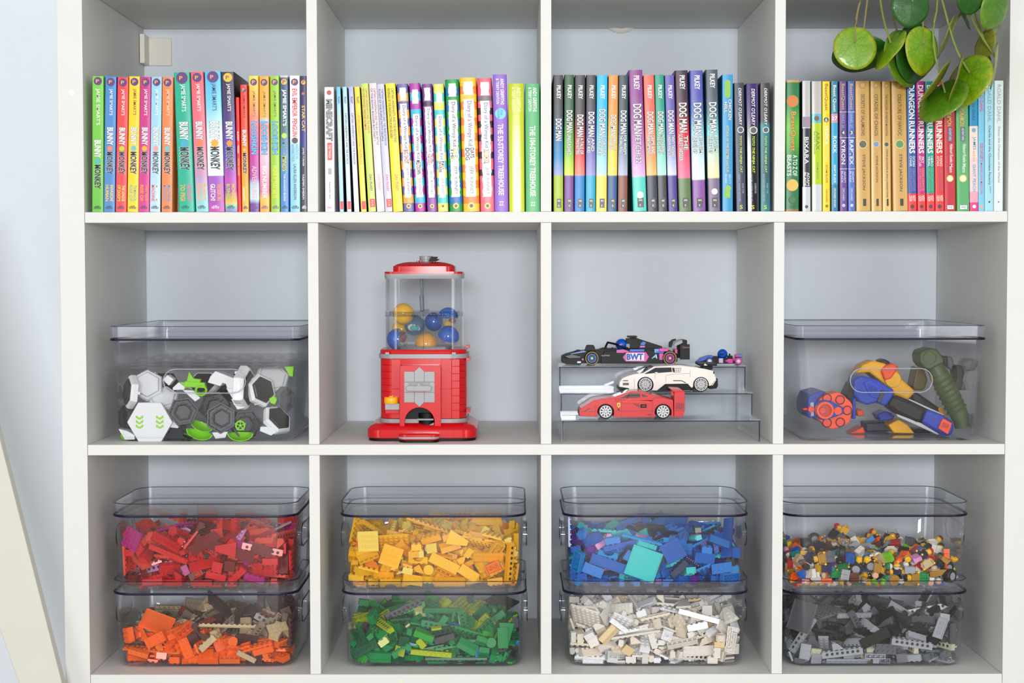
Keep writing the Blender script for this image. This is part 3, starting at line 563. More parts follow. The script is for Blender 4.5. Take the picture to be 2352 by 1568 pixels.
def pk(): return [('T', 'POKéMON', .20, .335, -.02, .4, (240, 205, 90), dict(out=(50, 50, 90))), ('R', .345, .455, -.14, .22, (90, 90, 120)), ('T', 'ADVENTURES', .35, .45, .04, .22, (220, 220, 230)), ('T', 'Hidenori Kusaka', .475, .62, .14, .28, WH, dict(shear=.2)), ('T', 'Mato', .63, .70, .1, .28, WH), ('C', .745, 0, .6, (240, 205, 120)), ('C', .745, 0, .44, (250, 235, 205)), ('R', .955, .985, -.25, .3, WH), ('H', 'VIZ', .97, .02, .4, .014, (50, 50, 60))]
book(c, X, 526, 642, 535, 652, 186, B5, 'crimson paperback with white publisher tag at the foot', [(0, (190, 28, 52)), (1, (194, 30, 54))], pk(), side=(160, 180, 40))
book(c, X, 645, 782, 667, 790, 186, B5, 'leaf green paperback with white publisher tag at the foot', [(0, (88, 166, 104)), (1, (84, 170, 104))], pk(), side=(120, 180, 40))
book(c, X, 785, 882, 800, 881, 160, B5, 'blue topped paperback with peach middle and pink foot', steps((0, 140, 190), .345, (240, 214, 204), .6, (240, 205, 200), .85, (240, 160, 180), .93, (220, 50, 130)), [('T', 'Roald Dahl', .10, .33, 0, .36, (0, 100, 150)), ('C', .38, 0, .5, (120, 170, 200)), ('T', 'JAMES', .43, .53, .03, .44, (90, 160, 200)), ('T', 'and the', .54, .62, .03, .26, (230, 150, 150)), ('T', 'GIANT PEACH', .64, .85, .03, .38, (90, 160, 200)), ('C', .965, .02, .42, WH)])
book(c, X, 882, 946, 885, 948, 158, B5, 'light blue slim paperback with pink and red title', [(0, (110, 190, 225)), (1, (124, 196, 228))], [('T', 'ROALD DAHL', .03, .24, .02, .56, (225, 60, 110)), ('T', "GEORGE'S", .48, .62, .02, .5, (225, 60, 100)), ('T', 'MARVELLOUS MEDICINE', .63, .87, 0, .36, (220, 100, 140)), ('C', .965, 0, .5, (230, 180, 80))])
book(c, X, 948, 1042, 950, 1040, 156, B5, 'pale blue slim paperback with dark grey title', [(0, (156, 210, 226)), (1, (160, 212, 228))], [('T', 'ROALD DAHL', .03, .32, .02, .4, (130, 160, 175)), ('T', 'Charlie and the Chocolate Factory', .345, .80, .02, .34, (60, 90, 110)), ('T', 'QUENTIN', .81, .865, .12, .14, (80, 110, 130)), ('C', .93, .02, .2, (30, 50, 70))], side=(180, 215, 225))
book(c, X, 1048, 1146, 1045, 1136, 160, B5, 'nearly white mint paperback, rightmost', [(0, (205, 224, 222)), (1, (222, 232, 230))], [('T', 'ROALD DAHL', .03, .32, 0, .4, (150, 170, 172)), ('T', 'Danny the Champion of the World', .345, .82, 0, .3, (120, 145, 150)), ('C', .93, 0, .2, (120, 145, 155))], side=(215, 225, 222))

# ---------------------------------------------------------------- clear lidded boxes
m_clear = clear((0.982, 0.983, 0.991), 0.02, 'clear_tub', 1.5)
m_lidc = clear((0.955, 0.958, 0.975), 0.035, 'clear_lid', 1.5)
m_edge = clear((0.42, 0.43, 0.50), 0.05, 'edge_reflection_tint', 1.5)  # dark tint paints in the internal reflection along clear plastic edges
m_seal = mat((20, 14, 48), 0.4, 'navy_edge', spec=.3)
def stadium(half, r, n=8):
    """outline in (a, b): straight run of 2*half with round ends of radius r"""
    return [(half+r*math.cos(math.radians(-90+180*i/n)), r*math.sin(math.radians(-90+180*i/n))) for i in range(n+1)] + \
           [(-half+r*math.cos(math.radians(90+180*i/n)), r*math.sin(math.radians(90+180*i/n))) for i in range(n+1)]
def stadium_ring(mb, c, half, r, wall, t0, t1, axis, m=0):
    A = stadium(half, r); Bq = stadium(half, r-wall)
    def P(a, b, t): return (c[0]+a, c[1]+t, c[2]+b) if axis == 'y' else (c[0]+t, c[1]+a, c[2]+b)
    mb.loft([[P(a, b, t0) for a, b in A], [P(a, b, t1) for a, b in A], [P(a, b, t1) for a, b in Bq], [P(a, b, t0) for a, b in Bq]], m, closed=True)
def lidded_box(x0, x1, y0, y1, zb, hl, rim, rc, label, group, handles, draft=0.004, hz=0.077):
    cx, cy = (x0+x1)/2, (y0+y1)/2; hx, hy = (x1-x0)/2, (y1-y0)/2
    root = tag(empty('storage_box', (cx, cy, zb)), label, 'storage box', group)
    t = 0.0022; ux, uy = hx-0.003, hy-0.003
    mb = MB(); bx, by = ux-draft, uy-draft
    R = [rrect(bx-.008, by-.008, rc-.006, 0), rrect(bx-.004, by-.004, rc-.004, .0012), rrect(bx-.0015, by-.0015, rc-.002, .004), rrect(bx, by, rc, .009),
         rrect(ux, uy, rc, hl), rrect(ux-t, uy-t, rc-t, hl), rrect(bx-t, by-t, rc-t, .010), rrect(bx-.004-t, by-.004-t, rc-.004-t, .0034)]
    mb.loft(R); mb.build('tub', m_clear, root, smooth=True)
    ft = MB(); ft.loft([rrect(bx-.0005, by-.0005, rc, .0052), rrect(bx+.0004, by+.0004, rc, .0064), rrect(bx-.0005, by-.0005, rc, .0076)], cap0=False, cap1=False)
    ft.build('base_rim', m_lidc, root, smooth=True)
    # lid: plate inside a raised rim
    lid = MB(); z = hl
    rr = rc+.002
    lid.loft([rrect(hx-.0005, hy-.0005, rr, z+.0004), rrect(hx, hy, rr, z+rim), rrect(hx-t, hy-t, rr-t, z+rim), rrect(hx-t-.0012, hy-t-.0012, rr-t, z+.0042),
              ])
    # the cap of the last ring is the plate; the first ring's cap is its underside
    lo = lid.build('lid', m_lidc, root, smooth=True)
    e = MB(); e.loft([rrect(hx, hy, rr, z+rim-.0007), rrect(hx+.0003, hy+.0003, rr, z+rim+.0003), rrect(hx-t-.0002, hy-t-.0002, rr-t, z+rim+.0003), rrect(hx-t, hy-t, rr-t, z+rim-.0007)], closed=True)
    e.build('lid_rim', m_edge, lo, smooth=True)
    s = MB(); s.loft([rrect(hx+.0002, hy+.0002, rr, z-.0017), rrect(hx+.0006, hy+.0006, rr, z+.0001), rrect(hx+.0002, hy+.0002, rr, z+.0016), rrect(hx-.0022, hy-.0022, rr-.002, z+.0016), rrect(hx-.0022, hy-.0022, rr-.002, z-.0017)], closed=True)
    tag(s.build('lid_seal', m_seal, lo, smooth=True), 'dark navy edge line of the lid')
    if handles == 'sides':
        for sg in (-1, 1):
            xo = sg*(ux-draft*(1-hz/hl))
            h = MB(); stadium_ring(h, (xo, 0, hz), .034, .0182, .0016, -sg*.0005, sg*.0058, 'x')
            ho = h.build('handle', m_lidc, root, smooth=True)
            h = MB(); stadium_ring(h, (xo+sg*.0058, 0, hz), .0342, .0186, .0024, -.0006, .0006, 'x'); h.build('handle_edge', m_edge, ho, smooth=True)
    else:
        yo = -(uy-draft*(1-hz/hl))
        h = MB(); stadium_ring(h, (0, yo, hz), .0445, .0185, .0016, .0005, -.004, 'y'); ho = h.build('handle', m_lidc, root, smooth=True)
        h = MB(); stadium_ring(h, (0, yo-.004, hz), .0448, .0190, .0013, -.0005, .0005, 'y'); h.build('handle_edge', clear((0.8, 0.81, 0.85), .08, 'frosted_edge', 1.6, .3), ho, smooth=True)
    return root

BS = {'red': 'red', 'yellow': 'yellow', 'blue': 'blue', 'figs': 'mixed', 'orange': 'orange', 'green': 'green', 'white': 'white', 'gray': 'grey'}
Z2, Z1 = floor_z(2), floor_z(1)
SM = dict(hl=.1158, rim=.0195, rc=.03, group='small clear lidded boxes of toy bricks', handles='sides')
YB0, YB1 = .035, .235
PX = {'red': (.0601, .3481), 'yellow': (.4138, .7016), 'blue': (.7590, 1.0470), 'figs': (1.1000, 1.3880),
      'orange': (.0590, .3480), 'green': (.4150, .7025), 'white': (.7595, 1.0475), 'gray': (1.1000, 1.3880)}
BN = {'red': 'red and magenta', 'yellow': 'yellow', 'blue': 'blue and purple', 'figs': 'multicoloured figure', 'orange': 'orange and tan', 'green': 'green', 'white': 'white', 'gray': 'grey and black'}
for k_ in PX:
    low = k_ in ('orange', 'green', 'white', 'gray')
    lb = f'clear lidded box of {BN[k_]} pieces, ' + {'red': 'stacked on the orange one', 'yellow': 'stacked on the green one', 'blue': 'stacked on the white one', 'figs': 'stacked on the grey one',
          'orange': 'under the red one', 'green': 'under the yellow one', 'white': 'under the blue one', 'gray': 'under the multicoloured one'}[k_]
    lidded_box(PX[k_][0], PX[k_][1], YB0, YB1, Z2+.0002 if low else Z2+.1206, label=lb, **SM)

# ---------------------------------------------------------------- toy brick shapes (centred on their bounding box)
U = 0.008
def studs(mb, nx, ny, z, n=9, m=0):
    for i in range(nx):
        for j in range(ny):
            mb.cyl(((i-(nx-1)/2)*U, (j-(ny-1)/2)*U, z), .0024, .0017, 'z', n, m=m)
def brick(nx, ny, h, top=True, tubes=True):
    mb = MB(); X, Y = nx*U/2-.0001, ny*U/2-.0001; z0, z1 = -h/2, h/2; t = .0013
    o = [(-X, -Y), (X, -Y), (X, Y), (-X, Y)]; i_ = [(-X+t, -Y+t), (X-t, -Y+t), (X-t, Y-t), (-X+t, Y-t)]
    mb.loft([[(*p, z1-.0012) for p in i_], [(*p, z0) for p in i_], [(*p, z0) for p in o], [(*p, z1) for p in o]])
    if tubes and nx > 1 and ny > 1 and nx*ny <= 16:
        for a in range(nx-1):
            for b in range(ny-1):
                mb.ring(((a-(nx-2)/2)*U, (b-(ny-2)/2)*U, z0+.0002), .0032, .0024, h-.0016, 'z', 8)
    elif tubes and ny == 1:
        for a in range(nx-1): mb.cyl(((a-(nx-2)/2)*U, 0, z0+.0002), .0016, h-.0016, 'z', 6)
    if top: studs(mb, nx, ny, z1)
    return mb
def slope(nx, ny):
    mb = MB(); X = nx*U/2-.0001; h = .0048
    mb.prism([(-U, -h), (U, -h), (U, -h+.0015), (0, h), (-U, h)], -X, X, 'x')
    s = MB(); 
    for i in range(nx): mb.cyl(((i-(nx-1)/2)*U, -U/2, h), .0024, .0017, 'z', 9)
    return mb
def beam(n):
    mb = MB(); X = n*U/2-.0001; h = .0048
    mb.box((-X, -.0039, -h), (X, .0039, h)); studs(mb, n, 1, h)
    for i in range(n-1):
        x = (i-(n-2)/2)*U
        for sg in (-1, 1):
            mb.ring((x, sg*.0039, .0008), .0031, .0024, sg*.0003, 'y', 10); mb.cyl((x, sg*.0039, .0008), .0024, sg*.0001, 'y', 10, m=1)
    return mb
def arch(n=4):
    h = .0048; X = n*U/2-.0001; r = (n-2)*U/2+.001
    pr = [(-X, -h), (-r, -h)] + [(-r*math.cos(math.radians(a)), -h+.0072*math.sin(math.radians(a))) for a in range(20, 180, 20)] + [(r, -h), (X, -h), (X, h), (-X, h)]
    mb = MB().prism(pr, -.0039, .0039, 'y'); studs(mb, n, 1, h); return mb
def wedge():
    mb = MB().prism([(-.016, -.012), (.016, -.004), (.016, .004), (-.016, .012)], -.0016, .0016, 'z')
    for i in range(3):
        for j in ((-1, 0, 1) if i == 0 else (0,)): mb.cyl((-.012+i*U, j*U, .0016), .0024, .0017, 'z', 9)
    return mb
def roundb():
    mb = MB().lathe([(.0079, -.0048), (.0079, .0048)], 18); studs(mb, 2, 2, .0048); mb.ring((0, 0, -.0054), .0079, .0064, .0007, 'z', 18); return mb
SH = {'b24': lambda: brick(4, 2, .0096), 'b23': lambda: brick(3, 2, .0096), 'b22': lambda: brick(2, 2, .0096), 'b14': lambda: brick(4, 1, .0096), 'b12': lambda: brick(2, 1, .0096),
      'b16': lambda: brick(6, 1, .0096), 'p24': lambda: brick(4, 2, .0032), 'p26': lambda: brick(6, 2, .0032), 'p44': lambda: brick(4, 4, .0032), 'p66': lambda: brick(6, 6, .0032),
      'p18': lambda: brick(8, 1, .0032), 'p22': lambda: brick(2, 2, .0032), 'p12': lambda: brick(2, 1, .0032), 's22': lambda: slope(2, 2), 's24': lambda: slope(4, 2), 't18': lambda: beam(8),
      'r22': roundb, 'l22': lambda: brick(2, 2, .0032, False), 'l14': lambda: brick(4, 1, .0032, False), 'l12': lambda: brick(2, 1, .0032, False), 'w34': wedge, 'p212': lambda: brick(12, 2, .0032), 'a14': arch}
KN = {'b24': ('wide_brick', 'two by four brick'), 'b23': ('wide_brick', 'two by three brick'), 'b22': ('square_brick', 'square brick'), 'b14': ('long_brick', 'one by four brick'),
      'b12': ('small_brick', 'one by two brick'), 'b16': ('long_brick', 'long one by six brick'), 'p24': ('flat_plate', 'two by four plate'), 'p26': ('flat_plate', 'two by six plate'),
      'p44': ('square_plate', 'four by four plate'), 'p66': ('square_plate', 'large six by six plate'), 'p18': ('long_plate', 'long narrow plate'), 'p22': ('square_plate', 'small square plate'),
      'p12': ('small_plate', 'tiny two stud plate'), 's22': ('slope_brick', 'sloped brick'), 's24': ('slope_brick', 'wide sloped brick'), 't18': ('holed_beam', 'long holed beam'),
      'r22': ('round_brick', 'round brick'), 'l22': ('smooth_tile', 'smooth square tile'), 'l14': ('smooth_tile', 'smooth long tile'), 'l12': ('smooth_tile', 'smooth small tile'),
      'w34': ('wedge_plate', 'wedge plate'), 'p212': ('long_plate', 'very long plate'), 'a14': ('arch_brick', 'arch brick'),
      'head': ('head_piece', 'toy figure head'), 'torso': ('torso_piece', 'toy figure torso'), 'legs': ('trouser_piece', 'toy figure legs'), 'hat': ('hat_piece', 'toy hat'), 'hair': ('hair_piece', 'toy hair piece'),
      'wheel': ('tyre_piece', 'toy wheel'), 'bar': ('rod_piece', 'thin toy bar'), 'cone': ('toy_cone', 'small cone'), 'r11': ('round_stud', 'round one stud piece'), 'shield': ('toy_shield', 'toy shield'),
      'ball': ('toy_ball', 'round toy ball'), 'wing': ('wing_piece', 'flat wing piece'), 'star': ('toy_flower', 'star shaped piece'), 'fig': ('toy_figure', 'whole toy figure'), 'mugs': ('toy_mug', 'toy mug')}
# small figure parts; slot 0 = main colour, 1 = second colour, 2 = dark print
def f_head(mb, z=0, m=0):
    mb.lathe([(.0036, z-.0048), (.0049, z-.0038), (.0049, z+.0028), (.0036, z+.0038), (.0024, z+.0038), (.0024, z+.0052)], 14, m=m)
    for x in (-.0017, .0017): mb.cyl((x, -.0048, z+.0008), .0006, -.0002, 'y', 6, m=2)
    mb.box((-.0015, -.005, z-.0018), (.0015, -.0047, z-.0012), 2)
def f_torso(mb, z=0, m=0, arm=0, hand=1):
    mb.loft([[(-.0078, -.0038, z-.0062), (.0078, -.0038, z-.0062), (.0078, .0038, z-.0062), (-.0078, .0038, z-.0062)], [(-.0056, -.0034, z+.0058), (.0056, -.0034, z+.0058), (.0056, .0034, z+.0058), (-.0056, .0034, z+.0058)]], m)
    for s in (-1, 1):
        mb.tube([(s*.0062, 0, z+.0045), (s*.0088, -.0006, z+.001), (s*.0092, -.004, z-.0028)], .0019, 7, arm)
        mb.ball((s*.0092, -.0056, z-.0042), .0020, 7, 5, hand)
    mb.cyl((0, 0, z+.0058), .0022, .0012, 'z', 8, m=1)
def f_legs(mb, z=0, m=0):
    mb.box((-.0078, -.003, z+.0035), (.0078, .003, z+.0065), m)
    for s in (-1, 1):
        a, b = (.0002, .0077) if s > 0 else (-.0077, -.0002)
        mb.box((a, -.0036, z-.007), (b, .0034, z+.0038), m); mb.box((a, -.0052, z-.007), (b, -.0036, z-.0042), m)
def sh_small(k):
    mb = MB()
    if k == 'head': f_head(mb)
    elif k == 'torso': f_torso(mb)
    elif k == 'legs': f_legs(mb)
    elif k == 'hat': mb.lathe([(.0085, -.003), (.0088, -.0018), (.0054, -.0014), (.0052, .001), (.0036, .0032), (.001, .0038)], 16)
    elif k == 'hair':
        mb.ball((0, 0, -.001), .0058, 12, 6, 0, (1, .95, 1), -.25, 1.0)
        for a in range(0, 360, 45): mb.ball((.0045*math.cos(math.radians(a)), .0042*math.sin(math.radians(a)), -.0018+.001*(a % 90 == 0)), .0024, 6, 4)
    elif k == 'wheel':
        A = [(.0060, -.0045), (.0090, -.005), (.0108, -.0035), (.0110, 0), (.0108, .0035), (.0090, .005), (.0060, .0045)]
        mb.lathe(A, 22, m=2); mb.lathe([(.0061, -.0047), (.0050, -.003), (.002, -.003)], 14, m=1); mb.lathe([(.0061, .0047), (.0050, .003), (.002, .003)], 14, m=1)
    elif k == 'bar': mb.cyl((0, 0, -.017), .0015, .034, 'z', 8); mb.cyl((0, 0, -.012), .0026, .003, 'z', 8)
    elif k == 'cone': mb.lathe([(.0039, -.0048), (.0039, -.003), (.0024, .003), (.0024, .0048)], 12)
    elif k == 'r11': mb.lathe([(.0028, -.0048), (.0028, -.003), (.0039, -.003), (.0039, .003), (.0024, .003), (.0024, .0048)], 12)
    elif k == 'shield': mb.prism([(-.0068, .006), (-.0068, -.001), (0, -.008), (.0068, -.001), (.0068, .006), (0, .0078)], -.0012, .0012, 'y'); mb.prism([(-.003, .003), (0, -.004), (.003, .003)], -.0016, -.0012, 'y', 1)
    elif k == 'ball': mb.ball((0, 0, 0), .0055, 14, 5, 0, z0=0, z1=1); mb.ball((0, 0, 0), .0055, 14, 5, 1, z0=-1, z1=0); mb.ring((0, 0, -.0004), .0057, .005, .0008, 'z', 14, m=2)
    elif k == 'wing': mb.prism([(-.013, -.006), (.004, -.004), (.013, .005), (-.004, .006), (-.013, .002)], -.0014, .0014, 'z'); studs(mb, 1, 1, .0014)
    elif k == 'star': mb.prism(star_prof(.008, 5, .5), -.0016, .0016, 'z'); mb.cyl((0, 0, .0016), .0024, .0017, 'z', 9)
    elif k == 'fig': f_legs(mb, -.011); f_torso(mb, .0018, 1, 1, 3); f_head(mb, .0128, 3); mb.ball((0, 0, .0145), .0056, 12, 5, 4, z0=0, z1=1)
    elif k == 'mugs': mb.ring((0, 0, -.0042), .0042, .0034, .0084, 'z', 12); mb.cyl((0, 0, -.0042), .0036, .0012, 'z', 12); mb.ring((.0052, 0, 0), .0026, .0016, .001, 'y', 8)
    return mb
_SHM = {}
m_dark = mat((30, 26, 26), 0.5, 'dark_print'); m_hole = mat((60, 50, 50), 0.6, 'dark_recess')
def shape_mesh(k):
    if k not in _SHM:
        small = k not in SH
        mb = sh_small(k) if small else SH[k]()
        base = mat((200, 200, 200), 0.3, 'toy_plastic')
        sl = [base, base, m_dark, base, base] if small else [base, m_hole]
        _SHM[k] = mb.mesh(KN[k][0], sl, smooth=True)
    return _SHM[k]
C_ = {'bright red': (206, 14, 28), 'red': (214, 34, 40), 'dark red': (116, 18, 28), 'coral red': (232, 84, 66), 'magenta': (176, 30, 120), 'pink': (232, 158, 214), 'reddish brown': (104, 48, 38),
      'orange': (252, 108, 18), 'bright orange': (255, 122, 40), 'tan': (206, 182, 142), 'dark tan': (150, 134, 114), 'dark brown': (82, 48, 48), 'rust brown': (150, 62, 44),
      'yellow': (254, 198, 22), 'golden yellow': (250, 182, 10), 'pale yellow': (248, 218, 100), 'light orange': (250, 150, 34),
      'green': (0, 140, 74), 'dark green': (0, 92, 56), 'bright green': (50, 165, 60), 'lime': (172, 190, 22), 'pale lime': (226, 232, 150), 'azure': (0, 150, 205), 'light aqua': (140, 205, 205), 'charcoal': (58, 62, 66),
      'blue': (0, 98, 188), 'mid blue': (48, 132, 212), 'dark blue': (10, 30, 78), 'turquoise': (60, 205, 204), 'sky blue': (0, 150, 220), 'purple': (100, 40, 150), 'black': (26, 26, 28),
      'white': (240, 234, 224), 'cold white': (244, 244, 244), 'yellowed white': (244, 218, 166), 'cream': (240, 228, 208),
      'light grey': (164, 168, 174), 'dark grey': (94, 98, 104), 'pearl grey': (130, 132, 138), 'sand': (204, 206, 178), 'gold': (176, 130, 40), 'teal': (0, 130, 130), 'flesh': (240, 188, 150), 'lime green': (130, 205, 30)}
PAL = {'red': [('bright red', 6), ('red', 7), ('coral red', 3), ('dark red', 5), ('magenta', 2), ('pink', 1), ('reddish brown', 1.5)],
       'orange': [('orange', 6), ('bright orange', 4), ('tan', 3), ('dark tan', 2), ('dark brown', 3), ('rust brown', 1)],
       'yellow': [('yellow', 11), ('golden yellow', 5), ('pale yellow', 2.5), ('light orange', 1.5)],
       'green': [('green', 11), ('dark green', 2.5), ('bright green', 2), ('lime', 3.5), ('pale lime', 1.3), ('azure', 1.3), ('charcoal', 1.2), ('light aqua', .5)],
       'blue': [('blue', 9), ('mid blue', 6), ('dark blue', 2.2), ('turquoise', 3), ('sky blue', 2), ('purple', 2.4), ('pink', .9), ('charcoal', 1)],
       'white': [('white', 9), ('cold white', 4), ('cream', 4), ('yellowed white', 1)],
       'gray': [('light grey', 6), ('pearl grey', 3), ('dark grey', 5), ('charcoal', 2.5), ('black', 4), ('sand', 1)],
       'figs': [('bright red', 4), ('yellow', 4), ('black', 6), ('white', 4), ('blue', 4), ('dark blue', 2), ('green', 2), ('lime green', 1.5), ('light grey', 3), ('dark grey', 3), ('reddish brown', 3), ('orange', 2.5), ('gold', 3), ('teal', 1), ('sky blue', 1.5), ('tan', 2), ('flesh', 1), ('purple', .6), ('pink', .8)]}
BOXES = {'orange': (.2035, Z2), 'green': (.5585, Z2), 'white': (.9035, Z2), 'gray': (1.244, Z2), 'red': (.2040, Z2+.1205), 'yellow': (.5577, Z2+.1205), 'blue': (.903, Z2+.1205), 'figs': (1.244, Z2+.1205)}
PILE = {}
PILE['orange'] = '''r22 -176 -88 16 -62 34 61,b22 -96 -153 11 -68 72 0,p26 102 -68 25 -89 37 -13,b24 226 -140 17 -92 35 0,b22 149 -113 16 12 -69 -69,p18 -13 -148 8 8 -93 -34,b14 76 -169 13 -94 0 0,p22 -163 -162 9 3 -98 12,b12 246 -91 17 70 -1 -2,p22 196 -160 10 20 96 -16,p44 233 37 23 2 98 16,s22 -137 -163 24 5 -98 12,a14 -119 -112 18 -6 66 -72,p26 -76 -121 12 0 -8 -3,b24 9 -163 18 30 0 0,s24 -68 -107 28 -54 82 -5,s24 64 -123 22 -30 43 -69,s22 243 -48 17 96 15 -3,b24 254 -23 36 39 59 40,b24 179 -132 16 38 -59 -59,l14 -172 -150 16 79 -57 10,a14 126 -163 24 69 28 -10,s24 -211 -160 27 8 -79 58,b22 -159 -129 22 46 52 61,r22 99 -110 33 -13 -67 -55,s24 -224 -121 14 21 -96 -10,b24 127 -135 66 89 1 -5,l12 -195 -96 8 -33 -62 62,p212 -170 -140 41 0 -9 98,p18 117 -140 44 29 -94 1,r22 -244 -92 24 -67 -20 -67,s24 94 -146 28 -22 34 -89,p66 200 147 87 11 45 -86,b16 -4 -117 36 -69 -6 1,b16 203 -133 36 -55 -47 32,b24 51 -131 55 66 2 26,b24 180 -164 47 9 -12 1,l22 9 -167 33 0 30 -94,p66 16 -112 64 78 58 14,b24 -231 -51 41 10 -98 9,p66 -201 -118 51 94 27 -5,p26 242 -114 34 -6 6 63,p212 -45 -93 62 49 26 47,s22 234 -156 62 -91 -38 -10,r22 255 46 49 -41 -57 41,s22 -255 -117 74 -7 -71 7,b12 -40 -166 13 91 6 1,t18 147 -127 84 -80 20 -47,b24 -154 -171 78 18 68 -68,p26 162 -166 58 9 -14 1,p24 -58 -178 52 58 39 -39,b23 -243 -150 87 71 18 -60,b22 -43 -152 32 -21 15 63,w34 262 92 60 -1 70 -1,l12 253 -133 17 -57 -57 57,p22 124 -166 57 68 70 16,p22 -26 -166 51 58 -56 -41,r22 246 -20 63 -15 -10 -57,s22 -35 -171 82 15 70 -67,p26 -93 -134 57 12 -9 52,b24 193 -132 59 -64 -3 -7,b14 9 -174 68 -36 0 92,p18 207 -4 63 -25 95 15,b16 218 3 83 -20 3 -20,b24 109 83 103 73 14 -30,b16 194 -84 52 -97 -20 9,p26 -36 -128 69 49 26 47,b14 118 -92 69 -42 -35 81,p26 84 -95 75 -38 42 -55,r22 -21 -136 71 48 -64 -52,r22 147 -77 69 -80 52 14,b24 -23 -60 98 41 88 19,w34 -218 -147 88 -64 27 -39,b16 38 158 94 28 10 93,b24 17 -36 73 78 51 -10,p26 114 29 79 13 23 -46,b22 -185 -112 70 59 -16 -14,t18 125 148 96 -10 -53 82,b14 -206 -137 88 47 54 66,b23 -220 7 75 59 -5 16,b22 68 61 99 -6 74 -15,s24 246 -106 68 -64 -28 64,b22 143 -43 75 63 -12 52,b16 -75 -72 84 25 -88 -25,p26 120 8 89 -4 3 -95,p24 -262 109 81 29 64 29,t18 37 30 100 -16 -16 62,s22 6 -147 75 14 -10 -76,b24 -227 75 82 4 35 -91,b24 108 -54 87 -69 63 23,b16 93 20 98 26 2 22,p44 -103 162 105 -57 -42 -50,p24 155 -29 87 94 -10 -20,s24 -146 84 82 -44 -84 12,a14 -15 -174 104 0 -90 0,l22 167 43 91 -22 -1 -93,b12 151 -6 96 -25 -30 -91,b24 -69 -158 103 -35 55 74,p66 193 43 96 53 -81 5,p44 184 -88 103 -33 23 90,b22 30 -149 89 9 57 -5,p24 262 81 123 -1 -70 1,t18 -119 -121 65 78 47 29,l22 -217 -22 71 98 8 -1,b24 -168 -54 68 -89 2 -23,p44 -117 116 86 -28 -45 -83,t18 191 -49 95 -7 27 1,w34 -41 -128 89 12 -16 -70,w34 -242 7 92 9 -11 -69,s22 -195 127 81 80 -25 -53,b16 -94 -136 74 64 22 46,b22 -245 148 89 46 -57 -64,s24 -50 75 102 -66 -57 -47,p26 -28 -93 108 12 5 -90,b16 -241 31 110 57 80 6,p18 -206 -46 85 -10 -18 -94,b23 111 130 101 58 15 -44,p22 169 89 98 -20 8 -37,p66 -156 -141 125 -39 -19 -49,b12 23 -113 87 65 -60 -41,b22 -5 -107 78 -18 58 -67,p66 261 -101 92 -49 50 -50,p212 60 -134 112 -2 -16 -97,p24 -120 42 91 -63 -70 27,p66 204 69 141 4 18 -52,b12 -7 -145 93 74 63 14,p44 188 -103 104 -23 87 -33,b24 -50 5 97 -63 69 -26,p66 25 109 116 -77 62 -6,w34 203 83 119 4 -42 83,p212 72 -38 109 -1 -15 69,p18 -64 72 120 -84 -33 -34,p44 -78 -74 104 38 88 -24,s22 -106 71 98 -77 42 -13,s24 -211 146 72 46 27 61,p24 185 13 118 76 60 -21,p44 51 -85 104 -92 -4 -35,b24 -96 -140 92 -95 -21 -14,b12 201 -28 113 -64 -51 -11,r22 81 -160 70 -23 66 -69,b24 -39 33 134 86 -47 13,b23 196 -125 95 36 -85 -35,p24 -40 4 118 -97 -14 16,b14 24 114 129 53 -54 -48,l22 -193 163 82 4 50 -13,b24 220 -148 99 28 -11 60,w34 -80 13 94 -79 52 -28,b24 121 165 137 -68 4 72,p24 222 -155 112 30 2 22,b16 -187 166 106 2 69 71,l12 259 -38 75 -23 70 -2,a14 -177 59 91 -66 -62 15,b24 226 -73 87 2 41 -74,p24 106 -65 97 23 -24 69,s24 238 -78 107 12 39 -58,b24 -7 -10 120 43 -82 -35,p24 -136 -107 92 -43 -5 -21,a14 65 51 139 19 56 74,p44 235 23 125 -93 -5 18,p22 -156 -156 73 64 27 -26,r22 -106 -33 100 -93 -3 -35,b14 -192 6 104 -37 -74 -54,r22 -140 -5 97 0 -24 -93,s24 239 -28 117 -43 -61 -55,b22 19 -41 112 45 18 -65,p66 10 13 147 -54 -74 22'''
